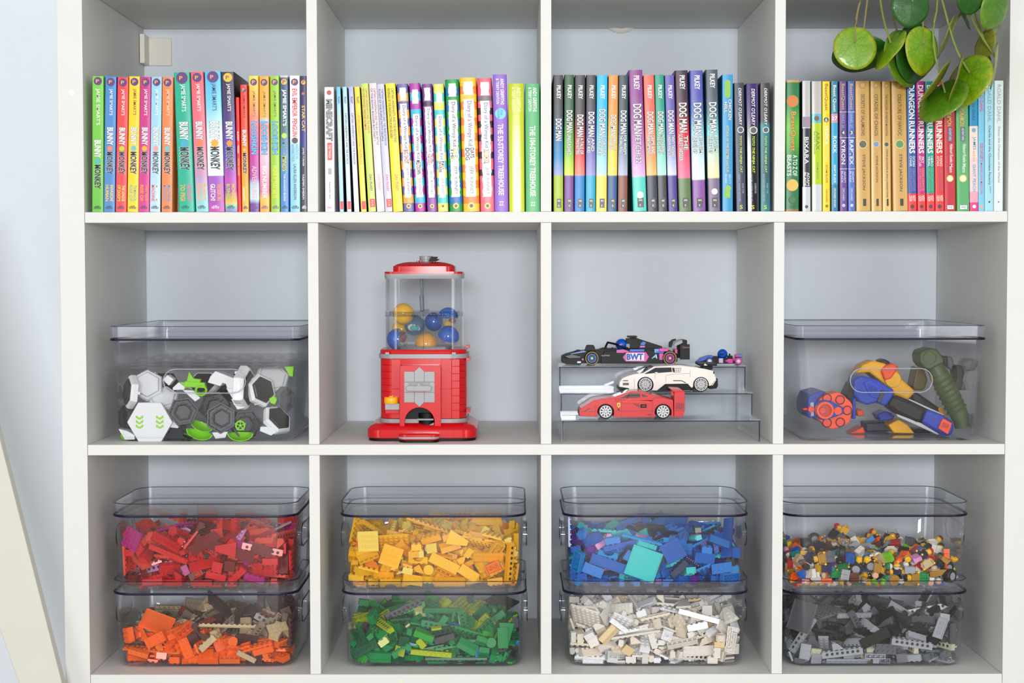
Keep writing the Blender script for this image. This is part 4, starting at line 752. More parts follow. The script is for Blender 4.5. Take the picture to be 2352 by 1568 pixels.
PILE['green'] = '''b23 -187 -147 30 25 71 -60,p24 -60 -140 27 95 8 -13,l14 -57 -112 4 0 0 -61,a14 -51 -112 17 -4 70 -70,a14 -234 -145 14 84 -38 -16,b12 112 -114 8 -67 -20 20,p44 0 -127 4 -58 -80 0,l12 241 -152 4 0 0 57,p212 238 -84 21 -53 62 -44,b12 -97 -57 11 45 -88 0,p212 69 -166 15 0 -99 7,b16 -76 -144 14 -27 -64 68,p44 184 -109 17 9 -97 -10,a14 80 -118 11 70 -70 0,b22 -115 -147 11 43 -89 0,t18 219 -115 24 16 9 61,s22 155 -166 35 -10 65 -74,l22 141 -150 4 0 0 -98,b24 -165 -167 22 77 3 0,s24 -127 -109 34 -8 -4 89,t18 96 -109 34 81 55 4,p24 123 -125 24 -16 97 2,t18 -8 -171 34 70 3 -3,b22 142 -146 33 52 -37 60,p26 -50 -114 43 82 53 -16,b22 -228 -133 39 24 42 -75,p26 -2 -97 30 -68 69 13,a14 251 -122 29 46 71 14,b23 187 -154 26 67 43 50,r22 180 -164 65 -63 -45 -42,p18 63 -155 53 -7 -5 15,b12 -64 -124 36 -12 -54 80,b22 62 -103 22 -25 -66 25,l22 -146 -136 16 54 -45 54,r22 32 -144 27 0 -7 -99,s22 -139 -162 57 24 -17 -77,l14 111 -77 56 -59 78 -14,b14 -50 -84 45 -32 55 -74,l22 -150 -143 42 71 -61 -32,b22 -106 -155 39 7 -71 68,b14 63 -127 32 -17 74 -21,b22 -38 -156 63 59 -68 -30,p24 -18 -111 52 -5 7 90,a14 -100 -174 43 25 0 -96,p18 189 175 96 -39 49 71,b23 240 -92 48 0 -97 -1,b12 -8 -121 34 -40 57 -39,b14 -1 -148 43 -74 -8 -5,p22 27 -123 36 -16 -52 -79,l14 -43 -137 40 52 -82 13,b23 30 -112 48 -49 -25 -37,s22 -63 -125 65 93 29 -12,s22 147 -171 72 10 -69 69,l12 192 -123 28 -55 14 -8,s24 105 -171 55 68 17 -17,p24 222 -145 44 -9 -8 57,s24 -30 -165 90 -2 -97 -9,b22 -96 -155 69 61 -39 50,b24 215 -171 83 51 48 -50,p18 258 -73 65 -70 -70 -4,b22 -156 -166 71 -21 -21 67,p24 135 -95 50 32 26 68,b24 180 -124 60 16 -93 -26,w34 -262 47 72 -50 -49 50,b24 -255 -89 71 48 51 48,p26 -5 -120 73 -10 21 -74,p24 114 -141 66 3 99 -6,p18 68 -96 73 6 7 -82,b24 160 -105 88 -93 13 -31,p26 -216 -162 46 -6 78 54,l22 249 -4 89 48 -53 41,w34 -89 -68 80 35 25 83,b24 103 -60 95 5 -11 98,p24 170 -85 70 -4 -21 -33,p44 228 -124 70 -61 75 17,b14 -98 -80 74 58 73 24,b14 68 -143 71 -65 -45 29,b24 -38 -113 95 6 3 62,b23 -129 -139 78 -44 41 49,b12 113 -86 76 -23 -42 84,b14 -228 -125 90 -48 44 74,s24 230 31 93 32 -92 9,s22 130 -102 104 -7 -15 86,b23 -230 -160 84 -48 -40 -75,b24 -191 168 102 -25 71 56,b16 -151 -31 91 -55 57 -55,b14 33 123 104 -39 37 -50,p26 -184 119 108 20 -19 31,a14 -240 -28 73 -24 39 -45,s22 -166 -159 89 29 -7 -92,r22 89 -102 91 79 -43 28,b24 46 -101 93 23 80 48,b12 -197 -164 89 -26 29 -62,b22 -129 -53 98 65 32 39,s24 34 -166 80 0 98 0,l12 -78 -124 83 45 88 -7,t18 21 -142 109 8 -96 21,t18 101 -14 101 -32 -43 79,b14 22 -166 105 -6 61 77,b24 228 133 86 -3 -18 -94,p44 -211 -72 84 22 -96 -6,b14 232 -137 78 -54 0 1,p26 65 -79 114 44 60 28,p66 200 130 125 83 -41 16,b14 -126 -111 67 -95 21 -12,l12 128 -108 82 30 -13 -81,p24 249 87 81 -21 -24 -65,w34 -24 159 136 25 -43 76,b12 -252 -135 49 -7 46 59,b16 -145 -115 85 84 -21 18,t18 -253 49 104 -47 -46 54,t18 -62 -117 101 62 -77 -4,b22 -119 -92 86 -43 77 -6,b24 -173 -15 107 -22 85 43,t18 94 -143 117 17 61 20,b16 -88 21 87 -24 -56 46,b24 -230 -48 115 -25 95 9,b14 97 65 112 6 -70 -68,p26 103 -154 96 94 17 -13,b22 108 -114 117 -2 -37 55,b24 -194 -110 93 13 4 88,b24 255 -75 101 37 59 37,b22 -240 70 142 75 -64 -3,w34 226 -156 94 -47 51 49,w34 -56 37 102 -29 -90 -16,p24 238 -45 102 36 -32 -79,a14 -218 -74 99 -33 70 -60,a14 53 -49 114 -57 68 -34,s22 -23 -61 100 12 -3 79,s22 -152 46 103 59 51 -37,b12 169 -149 90 57 37 24,s22 -36 -18 92 -68 15 -69,p44 -114 -80 122 77 -62 5,l14 -81 -86 95 7 -40 -63,b14 155 -121 108 -69 -42 0,b23 -195 -90 132 52 27 58,r22 -33 12 104 -46 68 -26,s22 -10 -104 112 29 -6 94,l22 -62 -118 116 75 -64 -5,l12 192 -143 77 20 80 11,p24 -231 11 115 -14 -98 3,a14 36 -5 104 74 27 24,b16 23 64 109 32 39 72,w34 157 -36 103 -16 -32 63,s24 -138 78 110 -71 -11 -15,p22 26 -134 71 39 -15 -24,s22 179 78 115 9 -72 67,b24 212 83 105 6 25 -59,b24 -22 47 138 10 3 -45,b22 -91 58 129 -87 -39 5,b14 206 -55 97 45 -64 -55,t18 -161 -120 110 -44 -74 40,s22 -112 16 107 55 -20 -79,p22 241 -86 83 -3 -95 27,p66 -91 119 124 -19 18 58,b24 18 -117 108 -17 86 -13,s22 -116 -21 99 -95 13 21,b16 -1 -13 116 -50 62 -51,p66 100 79 134 8 6 -19,l14 193 -93 90 26 93 -5,b12 99 37 111 -10 -68 -71,t18 -105 -26 140 -18 95 -8,b14 -146 160 116 12 -60 32,p18 182 2 118 -65 -57 45,b24 196 -27 112 93 -5 32,b23 165 -81 114 -62 28 26,b22 -241 57 121 -73 -66 5,b24 -68 27 128 95 27 -3,p24 47 21 120 5 -6 95,l12 8 -173 114 4 12 -98,l22 12 -63 94 -12 -48 79,b16 -56 138 125 48 -13 -10,r22 -196 15 125 -9 -98 -2,b12 108 92 148 -41 -54 49,a14 29 -44 109 -38 65 -64,p44 143 -9 120 -71 54 -18,b16 -202 147 109 -27 24 -12,s22 91 -83 123 57 -23 71,b14 -70 -78 117 39 66 -63,s22 -147 -95 97 83 31 -14,p44 -130 24 138 91 -37 14,p22 -186 80 122 3 42 67,b24 -204 72 121 -4 42 57,p18 -95 -11 134 63 2 23,s22 -53 -15 130 60 11 13,t18 19 -24 136 -73 -13 17,b24 14 62 132 12 -39 18'''
PILE['white'] = '''p66 -192 -86 4 -98 14 0,b24 63 -81 17 33 -58 -64,t18 7 -108 9 -49 50 -51,p26 -202 -156 20 0 0 -11,b14 -257 -69 21 -70 70 -5,p26 127 -110 4 43 -89 0,b23 -135 -112 16 -37 60 -60,l12 -110 -147 4 0 0 -99,b14 -195 -155 8 70 -3 -3,b22 -209 -120 24 -27 -65 65,s22 176 -154 11 0 1 1,a14 66 -113 11 -49 86 0,t18 126 -144 19 21 -96 -6,s22 79 -141 24 15 -68 -68,l14 70 -139 4 0 0 -88,w34 219 -110 4 99 7 0,p212 175 -147 37 -13 69 -69,p26 245 -98 39 -34 20 71,b22 -255 75 38 67 19 67,b22 -159 -75 19 0 0 -55,b24 -255 113 45 -70 -1 70,p18 -188 -107 28 9 -14 89,p18 -107 -102 36 -34 93 0,s22 -77 -153 11 2 99 0,t18 -239 -61 25 -55 -51 48,b12 101 -156 42 -15 70 -68,b24 -124 -98 63 19 47 52,p66 -218 -100 54 -99 0 3,b14 -41 -104 21 50 -38 -66,w34 -262 24 60 -69 -9 69,b14 51 -150 32 0 0 70,b22 -135 -162 19 1 -95 -27,b14 -150 -151 51 -33 -17 33,s22 -68 -112 31 1 70 26,s24 -202 -155 35 0 0 -97,t18 -16 -109 17 -71 69 2,p18 45 -122 47 51 -85 6,b23 -102 -127 23 -69 -22 24,b14 127 -133 41 -69 14 2,b14 -47 -121 49 -1 -56 -82,t18 -98 -116 60 63 -76 -2,b22 -33 -161 21 -69 13 -68,b16 82 -169 64 -92 -4 -9,w34 12 -137 24 -6 -97 1,l22 -59 -166 26 71 -69 -1,b14 -85 -24 39 -64 27 -30,b22 -39 -137 32 7 -82 54,b14 -72 -50 58 44 88 3,s22 188 -166 37 0 -68 0,s22 24 -98 36 18 12 -22,s22 -85 -165 46 -22 -50 -81,b14 194 -127 50 28 15 -93,b14 15 -149 36 -49 64 -50,b12 196 -171 61 4 -70 70,p24 -109 -153 40 -17 30 -90,s24 -64 -150 76 4 -4 -70,p26 -244 -20 55 74 65 -11,b24 -33 -149 57 7 18 -70,a14 27 -145 63 53 43 38,b23 -8 -165 74 3 59 -3,b22 1 -121 58 -5 86 -48,t18 -180 -64 84 -3 2 51,s22 210 -159 20 -76 -16 -61,b24 76 -114 65 -23 -2 -92,p18 57 -149 74 8 -70 69,a14 190 -95 49 -32 90 -1,s24 163 -145 69 -19 -8 47,b24 -3 -126 87 3 -99 -2,p18 -221 -24 69 53 -42 -47,s22 146 -102 28 -38 84 -33,p26 -213 -72 93 -83 -51 18,p212 -231 -55 80 -38 35 -53,b23 -48 -92 71 25 -18 69,b16 -252 67 73 -63 -72 -17,b24 -239 -127 76 -53 45 -44,p212 -79 -153 89 -98 7 -10,s24 -146 -171 91 29 64 -64,s22 -192 -160 68 -75 -5 -24,r22 -125 -126 102 23 39 -55,p66 -214 -128 137 -14 -90 35,l14 -252 -79 93 58 9 80,b24 236 -149 63 -62 -43 -47,b12 -256 -137 77 55 -47 52,p66 -205 -126 143 -33 -20 -82,b14 -258 -11 129 -68 -68 -15,s24 -171 -150 105 -6 -34 -70,p24 141 -136 77 -13 -14 6,p18 146 -91 67 -52 84 -4,r22 -39 -48 74 -22 35 -61,a14 119 -148 88 43 38 42,b22 146 -137 105 -73 -16 -26,l14 150 -121 63 83 51 20,p26 -73 -148 101 -8 -8 12,b14 -167 -96 101 2 18 -26,p212 -69 -80 98 81 -56 12,b24 -243 -64 127 -26 -50 -57,b23 136 -108 94 -40 48 49,b24 187 -102 90 -4 -94 -26,b16 23 -90 107 67 -17 -20,r22 202 -165 79 70 -70 -1,b22 -9 -126 113 15 -7 86,b16 191 -136 103 -39 -28 32,b22 35 -168 89 -40 61 51,r22 -89 -114 91 11 -35 -91,w34 201 -114 97 30 0 45,l14 -115 -173 120 -25 -68 -65,p24 -131 -117 132 -14 -90 36,b24 25 -63 123 8 -98 7,r22 167 -48 125 -7 -65 72,l12 234 -93 102 29 44 82,p26 216 -139 100 12 -68 -52,b24 129 -164 115 -13 -10 -2,b14 227 -167 85 -49 56 49,w34 234 -100 139 6 -31 71,b23 97 -133 91 -39 -60 3,a14 -7 131 146 8 75 64,t18 226 -41 114 -59 -75 -22,b16 -258 79 123 -68 68 15,p44 -110 -154 131 7 -92 30,s22 -2 -163 125 20 -72 25,p66 -122 79 138 -5 13 -62,p26 165 -56 106 91 38 -8,b14 -36 -111 122 21 -75 -57,s22 -247 38 128 21 -2 11,b12 203 -48 118 60 1 11,b22 -81 -130 127 -23 55 8,l14 36 -156 110 13 7 93,p212 -135 -98 155 -35 -55 70,b24 -209 130 129 -29 -43 62,s24 120 156 131 -62 -61 -33,l14 -258 -24 84 -28 -33 -62,s24 243 29 135 55 44 41,w34 -56 -36 121 2 -24 -92,b22 22 -117 114 -64 -30 -62,w34 163 -105 124 -5 -12 -95,b14 -168 -122 137 44 41 -1,p26 77 -110 114 -89 -39 12,w34 -210 -96 152 -28 25 -42,b22 244 -25 138 -31 -51 -61,s24 83 164 154 -1 90 -2,b12 -207 -168 89 22 73 -62,b12 -58 -91 128 -2 13 98,b23 -134 82 163 34 -49 -65,l22 77 -164 95 -23 -81 49,b24 -23 38 154 57 -38 -38,p18 -60 -65 170 -72 64 -9,b12 88 -124 134 -14 40 84,t18 93 -81 128 41 62 56,p26 164 -78 126 -1 13 96,b24 41 -95 143 73 -67 -10,b12 64 -84 123 65 -9 42,b22 14 134 167 11 75 64,p18 262 -70 106 54 44 54,b16 -68 -74 149 -3 4 58,a14 -207 -39 153 -59 -37 6,p26 -5 -154 145 -11 98 -2,b14 148 -35 146 53 -3 27,t18 -202 33 154 2 62 77,p24 -138 -44 174 44 -28 80,b24 -250 -46 161 -24 24 66,s24 -24 -91 167 -93 17 -24,b22 228 -75 128 25 -40 33,b22 212 39 122 -15 -27 94,b24 123 -128 145 73 -66 -10,s22 52 -13 138 -69 40 -24,b23 75 -154 125 45 52 2,p24 -119 -53 165 48 -70 -45,b16 124 -48 156 12 60 66,b23 -163 -93 151 8 80 37,b14 -237 3 155 -82 43 5,s22 24 -77 190 -58 -46 41,p44 -152 178 140 65 26 -26,s24 -6 -62 149 51 85 -2,b14 248 -120 110 -36 -49 50,t18 217 56 148 57 -46 -16,b23 -42 -17 167 -87 41 -4,b23 103 -65 145 -3 6 -36,l22 91 -137 147 42 11 -81,a14 -181 -153 176 -33 -27 85,a14 -84 -159 139 -6 -83 -44,p66 118 4 151 -21 -5 -7,b24 189 152 153 -52 61 49,s24 150 49 153 -50 0 -5,w34 56 -98 155 4 10 -18,s22 27 -34 132 27 -82 47,l14 -159 -23 154 19 86 42,b16 97 97 147 -76 57 -25,p66 38 -47 170 21 97 -1,b16 -97 20 166 25 8 84,p18 133 -169 148 61 7 -11,b23 -36 -129 149 2 -20 -79,w34 -155 -145 157 -44 -58 12,p24 -25 4 158 65 21 -71,s22 173 -70 144 -62 -48 -50,w34 98 -76 167 76 63 8,b16 -52 26 156 70 -62 -31,p18 -10 81 157 5 0 78,s24 185 18 154 -40 10 -86,b22 25 33 162 14 -21 -62,s22 -83 54 158 63 -77 2,s22 49 117 154 12 -70 -20,t18 144 128 151 -18 12 -7,l22 -8 88 166 -13 -98 -3,b12 200 -20 116 57 -39 -51,s22 -79 -42 151 -62 6 75,s24 202 96 156 58 -9 14,p24 250 102 142 7 -4 70,p26 -214 59 144 72 -47 22,b16 -72 98 160 -10 11 -96,b24 178 126 166 -16 14 5,p22 49 -161 134 45 -58 -63,r22 45 77 157 36 11 -42,b24 -203 -105 170 88 27 -37'''
PILE['gray'] = '''p44 181 -120 12 -86 48 -4,p18 31 -74 4 0 0 -36,w34 117 -33 4 0 0 96,l22 -48 -142 4 0 0 97,p26 211 -123 4 0 0 90,b14 62 -71 8 28 64 64,s22 -81 -157 22 -66 -64 -29,l14 -257 -84 9 -64 -66 26,p24 53 -127 4 -36 -92 0,b12 32 -158 8 2 70 70,p18 -89 -173 9 -38 0 1,l22 -245 -6 8 -68 -70 10,b22 -54 -120 19 14 -98 0,b12 -231 -47 8 -58 40 -40,b22 103 -95 16 69 -14 69,b14 115 -158 15 97 -20 7,b22 -20 -115 11 0 0 71,r22 162 -156 20 -89 43 -3,p18 108 -126 22 -11 10 42,l12 247 -103 6 -64 75 4,b14 7 -136 8 51 48 48,b12 -232 -156 8 -7 -70 69,t18 115 -104 42 -1 2 -62,w34 -132 -141 13 -98 0 -10,b14 -2 -171 25 -70 1 1,b24 32 -171 47 4 -70 70,b16 -255 27 23 49 52 47,l22 84 -166 16 -14 -83 52,r22 -12 -145 35 -45 54 -45,b22 133 -135 16 14 3 -87,b16 257 -91 59 -37 33 62,p66 204 -113 36 3 -99 0,b23 45 -118 19 45 -88 0,r22 -207 -141 16 -22 -67 66,l22 -183 -171 16 -37 -37 -59,p44 -262 69 60 -2 -70 2,t18 209 -111 51 -1 1 -47,t18 65 -104 47 58 -34 -35,r22 214 -170 27 53 -48 48,b23 10 -145 39 0 70 0,b23 -217 -168 39 50 -50 41,s24 235 -163 95 -65 26 65,t18 -104 -174 36 0 -6 0,s22 -255 9 48 69 -2 -71,b12 -84 -127 26 -62 -31 -35,l22 245 -120 44 -1 0 -96,p18 -244 -22 54 -43 54 -58,b24 -56 -141 57 85 -44 -1,t18 112 -174 64 -7 0 -99,p26 -3 -178 81 16 68 -68,b12 -169 -150 21 3 98 7,p26 -152 -136 48 56 -72 25,s24 -119 -150 55 2 -7 -70,b22 -248 -40 32 -65 -31 31,p22 -185 -169 32 84 5 -3,p26 -241 -80 33 42 8 61,b24 -117 -92 32 8 -9 -16,t18 -220 -147 85 23 78 -38,w34 -193 -157 61 -38 -30 -68,b24 8 -109 79 -27 28 81,b24 41 -126 50 -90 41 4,b22 -231 -83 58 -52 -23 80,b16 -75 -83 44 23 95 6,p44 -41 -143 71 -26 -5 -62,b12 146 -149 46 -21 -19 73,s24 -68 -42 49 -83 -52 -12,p66 -199 115 61 -8 -16 40,p24 89 -129 85 -37 -9 67,b24 42 -137 72 1 5 14,b14 83 -157 69 -5 0 -99,b14 219 -121 70 -50 49 -49,b16 -35 -54 67 45 -63 -42,s24 131 -115 70 36 -91 -9,w34 207 -135 98 -14 89 -41,b22 -247 -112 43 38 9 69,w34 184 -133 66 -72 61 28,w34 -165 -132 83 78 53 -28,b22 184 -161 74 57 70 -35,w34 -6 -82 87 95 24 -6,b16 -197 10 74 12 -1 0,p26 -141 -150 76 16 93 -31,l12 -255 -141 17 0 56 -13,b24 -10 -143 111 80 -50 -25,p18 239 -95 117 -79 18 -53,p22 -190 -115 81 -72 10 67,b22 -211 -114 48 50 51 -47,s22 114 -84 74 -7 8 -42,t18 -248 92 100 67 -36 -56,b12 -239 26 74 -98 -4 9,s24 38 -105 121 -28 -36 86,b22 -61 -74 89 -15 -85 -2,p24 41 -133 94 -89 -31 13,b24 -173 -89 99 -91 34 -21,a14 -78 -115 85 -43 68 57,p212 -136 115 122 14 18 -34,p66 -216 11 106 71 68 4,w34 -134 -141 89 -16 -25 -94,b14 157 -118 97 63 -48 -59,b24 -25 -149 87 -17 20 33,t18 -50 -141 114 -46 8 -83,p26 28 -113 132 -31 -27 90,b24 -235 -104 89 -19 50 -51,p24 6 -76 125 72 -16 36,t18 89 -91 105 -58 21 -5,b12 -247 -94 77 -70 -60 -36,l22 -254 -85 68 50 18 68,p66 -221 -133 140 39 72 50,p18 -156 136 150 -8 11 4,p24 201 -143 91 -41 -11 8,b14 128 -163 83 -11 -31 -92,b24 206 -122 106 -1 -42 -83,b16 -80 -62 108 -72 3 -25,s22 -237 -50 84 81 10 32,b16 235 159 135 -56 -12 80,b23 219 -122 134 74 -64 2,p44 243 79 120 -87 6 -48,l14 -99 175 121 -13 -81 -51,p24 135 -159 98 1 32 92,l12 174 -127 95 41 34 19,t18 -122 -117 96 -72 44 -37,w34 194 -93 122 20 17 23,b22 -254 -37 123 51 -52 -47,p26 -58 -128 123 -52 -39 9,p26 -115 -130 115 34 -92 11,s24 248 -69 142 -4 20 67,t18 179 123 107 -43 -76 43,b22 -21 62 133 -39 51 57,p18 78 -121 123 66 -51 -49,b14 207 -47 133 42 82 -31,p44 -235 66 137 2 -19 0,p22 239 126 114 4 -42 89,s22 135 -148 109 -24 22 50,b12 71 -126 98 -54 38 -1,b22 63 30 128 -36 -90 2,t18 -61 53 131 78 -19 -20,b14 116 -46 113 -70 -51 48,b24 81 143 130 1 -24 87,p24 -45 -28 124 9 90 14,b22 142 38 110 -95 5 -19,b24 -78 -120 129 -8 5 -91,b24 -11 -55 135 51 72 6,p212 -28 116 139 2 5 -23,r22 102 -38 123 80 -32 47,a14 -29 -102 110 -32 59 70,s24 -112 30 137 -12 78 -49,b12 108 -136 105 3 -59 -59,p22 127 175 117 -27 69 61,b23 -149 72 138 -18 -26 -77,b12 10 -128 123 80 -45 -30,t18 -108 60 148 29 -52 -77,t18 -202 113 148 97 2 4,p18 -59 -145 145 -20 80 -54,w34 164 -57 133 -93 1 -34,b22 47 -163 101 -35 -45 -80,b24 -59 -29 131 -86 28 -34,p24 93 85 131 -62 -70 -22,s22 68 -11 119 50 -8 -48,s24 -145 -113 120 -20 52 -74,s24 -187 37 147 76 21 -55,b24 -68 91 137 -95 26 6,b14 -240 -62 128 88 45 8,b12 -163 46 150 -28 -87 23,l12 -257 -6 119 18 -26 64,b16 95 -86 128 76 -37 -31,t18 216 22 140 -45 -13 -60,p26 122 -15 126 -31 -73 -59,t18 202 67 137 33 -61 -54,b24 -97 -74 133 77 60 -7,s22 175 19 128 78 -59 -7,b23 15 52 140 13 -16 70,a14 -108 -109 123 56 30 24,p24 199 -178 113 -41 57 57,b24 249 -57 178 41 47 56,b16 -178 3 132 4 -13 -38,p26 -50 20 146 0 7 15,p66 -147 -115 151 6 -4 -53,t18 83 42 148 35 88 27,w34 -16 108 157 -54 -82 -8,b14 -232 24 138 -14 1 98,p24 -23 124 150 -48 -86 -8,r22 -100 3 130 39 29 -80,b24 10 3 135 95 16 -3,b23 -27 -9 162 22 74 31,a14 -218 -72 140 -6 -73 56,p26 52 137 138 -41 -87 -24,l12 59 -147 95 1 -78 56,p22 -233 -3 126 -30 5 -93,t18 202 -18 138 -12 -10 -9,b24 158 -138 129 0 20 88,b22 50 -32 127 46 -23 -59,b12 182 -45 124 -21 0 -48'''
PILE['red'] = '''p212 -127 -108 9 -96 -22 -2,p44 -196 -80 4 0 0 -98,s24 -11 -153 11 1 -99 0,s22 77 -123 16 -3 -70 70,b22 -144 -86 22 1 -11 -81,b23 214 -128 11 -98 11 0,p22 84 -151 4 -8 -99 0,r22 240 129 13 -6 -5 68,b24 -98 -151 15 -98 11 -2,p24 -171 -71 13 0 0 56,p22 38 -150 4 0 0 66,r22 90 -78 11 0 0 -78,b14 -162 -168 16 -19 -4 -6,b23 37 -100 11 0 0 5,b22 243 -51 19 -75 49 -23,b14 -22 -85 21 -54 -50 55,p26 -35 -121 11 0 99 2,p212 164 -119 29 2 11 97,l22 -37 -62 27 82 53 5,p44 130 -144 15 76 -61 -11,p26 244 -75 45 -18 78 -27,b22 -129 -120 29 22 -63 -71,p24 233 12 15 0 99 0,b14 -193 -67 23 54 -61 -36,p26 -164 -146 26 -7 14 95,b22 -226 -157 19 45 29 -70,p18 0 -117 38 19 -11 -77,p44 222 67 28 5 10 42,s24 -154 -3 32 36 -89 21,b12 214 -164 14 38 -59 -38,b24 -115 -144 54 80 18 11,b14 171 -149 19 -7 13 -16,b24 99 -164 39 36 8 -92,b14 -52 -150 29 11 -17 -52,b24 36 -166 37 1 11 0,s22 -88 -160 40 42 49 66,p212 253 46 46 47 50 45,p24 205 -94 22 -20 23 62,p26 -234 -136 33 54 80 -19,p212 229 -69 54 -45 51 -54,l22 -85 -120 24 -45 13 73,l12 238 -14 8 70 -1 1,b22 177 -115 11 62 -77 0,b14 -215 -84 18 -51 -53 48,b16 55 -146 57 61 -62 28,p212 41 -141 77 16 -52 -82,p26 165 -149 41 5 93 33,t18 -169 -110 50 -4 -12 -8,b12 -168 -85 41 60 49 -57,b16 -15 -112 52 -95 -23 -18,b14 118 -94 69 5 0 -99,r22 250 7 80 -3 0 -70,s22 -242 -95 52 -13 91 -26,b14 96 -117 55 77 10 4,p18 170 -122 71 67 65 2,p212 -166 -86 66 -15 -8 76,b22 197 -163 51 24 21 -66,s22 -64 -161 52 7 -82 11,a14 241 97 65 46 87 -5,b22 83 -140 46 77 5 8,p44 -121 -131 91 -28 -95 4,b12 -74 -110 46 -82 -28 36,b24 -100 -84 65 14 27 92,p212 -118 -118 81 7 4 97,a14 -194 -61 69 -61 -58 40,p18 -103 8 58 -98 -7 -4,b14 154 -172 29 5 14 1,b22 -33 -144 43 -69 27 45,p212 -171 12 74 67 71 12,t18 -207 -121 60 3 -27 76,b24 -240 -118 67 -67 56 35,t18 -111 -171 105 72 13 -15,p26 -259 -130 80 -69 -2 -70,b22 164 -163 55 62 -64 31,s22 245 -94 76 -65 63 -14,p22 39 -175 63 70 6 -10,t18 247 92 86 44 53 49,p22 145 -131 63 4 1 99,s24 -21 -134 92 -23 -26 -69,s24 -184 -149 95 7 17 -70,p44 -163 -65 103 61 -72 28,p18 -96 -103 103 24 23 85,b24 240 -134 66 45 36 -60,b23 204 -166 80 0 99 0,b24 -234 -129 107 -67 73 6,b16 52 -21 109 28 -68 -66,b23 18 -120 87 -6 -10 79,b22 78 -171 66 70 4 -4,b16 258 -58 102 67 67 -19,b24 186 -127 94 6 29 94,b24 -201 -146 76 -88 41 13,p212 126 -90 93 14 90 -38,p44 130 -141 102 18 42 -83,w34 66 -178 120 6 -70 70,p212 -180 -104 117 -18 -59 76,a14 -22 -156 81 15 31 25,p212 246 -67 113 -51 -48 51,b24 215 138 166 2 -3 -22,p44 256 116 117 62 15 74,b12 83 -153 90 21 -48 84,p24 249 71 126 -64 -63 -29,l12 -145 -41 58 41 90 2,p24 177 -178 117 13 -69 69,p44 194 119 126 -84 -45 -25,p18 -93 -88 100 -9 -41 79,l14 233 41 101 25 67 22,b22 -77 -109 119 -58 -10 -73,p26 -166 1 131 -34 22 -86,b14 -109 -79 125 -4 -67 -69,b14 12 -154 116 -23 -65 -68,p26 -111 -86 139 -19 3 -95,p22 -46 -144 92 -54 -38 48,b24 -210 -43 129 62 45 33,b16 -252 -6 136 -48 -44 53,p24 262 -127 80 -70 5 -70,p212 62 -169 119 -69 11 11,b24 109 15 108 40 -54 -20,b24 114 -53 108 -72 -49 17,b23 -166 -141 142 19 -75 -37,l22 -20 -125 104 6 93 -35,t18 -47 -120 125 51 -61 -54,b23 -166 53 134 -37 -37 54,s24 -68 -70 138 -91 -27 29,b14 87 -52 125 20 -38 -39,b16 -95 31 135 6 -3 -82,p44 -228 -161 149 42 -50 26,b24 198 84 128 26 92 25,t18 41 -80 132 -50 -56 41,b23 -145 -32 129 22 44 38,t18 177 -159 115 98 7 -10,s22 -74 -2 137 -88 -25 15,s24 144 -13 141 -31 -8 12,p44 117 7 141 -30 11 52,w34 -233 -24 115 -64 -8 70,s22 105 -144 122 -17 -85 -47,b23 242 55 134 32 -18 52,p212 76 170 141 -78 4 8,w34 85 -94 140 -31 -24 88,b22 -203 134 126 -10 94 1,b24 -16 -28 142 -73 -64 -20,l12 157 -157 134 34 -92 8,b24 184 -128 132 1 29 93,s22 -78 -149 137 -3 83 4,p44 -60 177 175 50 -49 49,b22 81 46 126 45 -74 -2,p26 -225 -153 140 65 7 -43,w34 4 41 159 -73 5 -65,b24 69 -21 157 64 9 70,b23 -241 55 158 -58 79 12,s22 24 -92 154 53 44 -46,l14 165 139 134 28 -7 -66,p24 -91 77 160 9 -9 75,b24 82 104 148 -69 -71 3,b14 69 -155 123 6 90 7,l14 -103 -153 102 -4 -71 -68,b16 -118 62 165 47 21 -67,p24 11 99 155 -51 52 -39,w34 -45 -158 150 6 -42 3,b12 59 99 151 -3 6 -69,b14 -209 168 117 -4 92 -10,b22 -199 -141 141 -50 82 8,b14 114 90 160 67 10 -13,p24 226 140 152 1 -4 -4,p44 65 36 153 96 -8 23,b14 -197 -119 130 55 27 60,b24 200 -57 124 17 -95 19,b12 226 -15 123 -48 -39 73,s24 231 -115 119 -59 39 -58,p26 -1 -178 139 67 -21 21,s24 -41 -34 157 -71 42 -45,p26 -119 -170 142 -47 23 13,s24 -35 24 160 -18 14 36,s22 52 31 170 83 3 -52,a14 146 51 152 -67 -4 24,p24 193 -123 110 -26 -14 -63,p24 -13 -136 148 -14 7 95,p24 -93 10 157 4 -15 -76,w34 -91 -46 155 -31 -2 -42,p44 128 140 157 -71 -67 8,p24 66 178 174 -6 -70 -70,p66 -124 -14 163 -14 6 95,b16 110 70 144 46 -46 -51,p212 -177 131 177 3 -97 -4,s22 17 -22 154 8 97 8,s24 37 -45 172 39 -64 -47,b24 -32 134 139 9 -1 -55,l14 145 -64 117 16 -34 85,b22 -11 -102 144 -42 49 39,p24 205 73 151 -11 96 -4,l14 -41 -110 147 -24 -13 82,t18 230 -51 145 -9 13 -82,l22 -11 -43 157 -97 -6 -16,b14 -237 152 135 -76 -44 1,b24 170 -36 134 -21 63 73,r22 -112 -87 161 45 -45 32,w34 191 26 135 -5 -6 -41,p44 -218 22 157 12 23 -30,b22 -10 87 150 13 -97 -12,s22 68 -108 142 -90 -2 -36'''
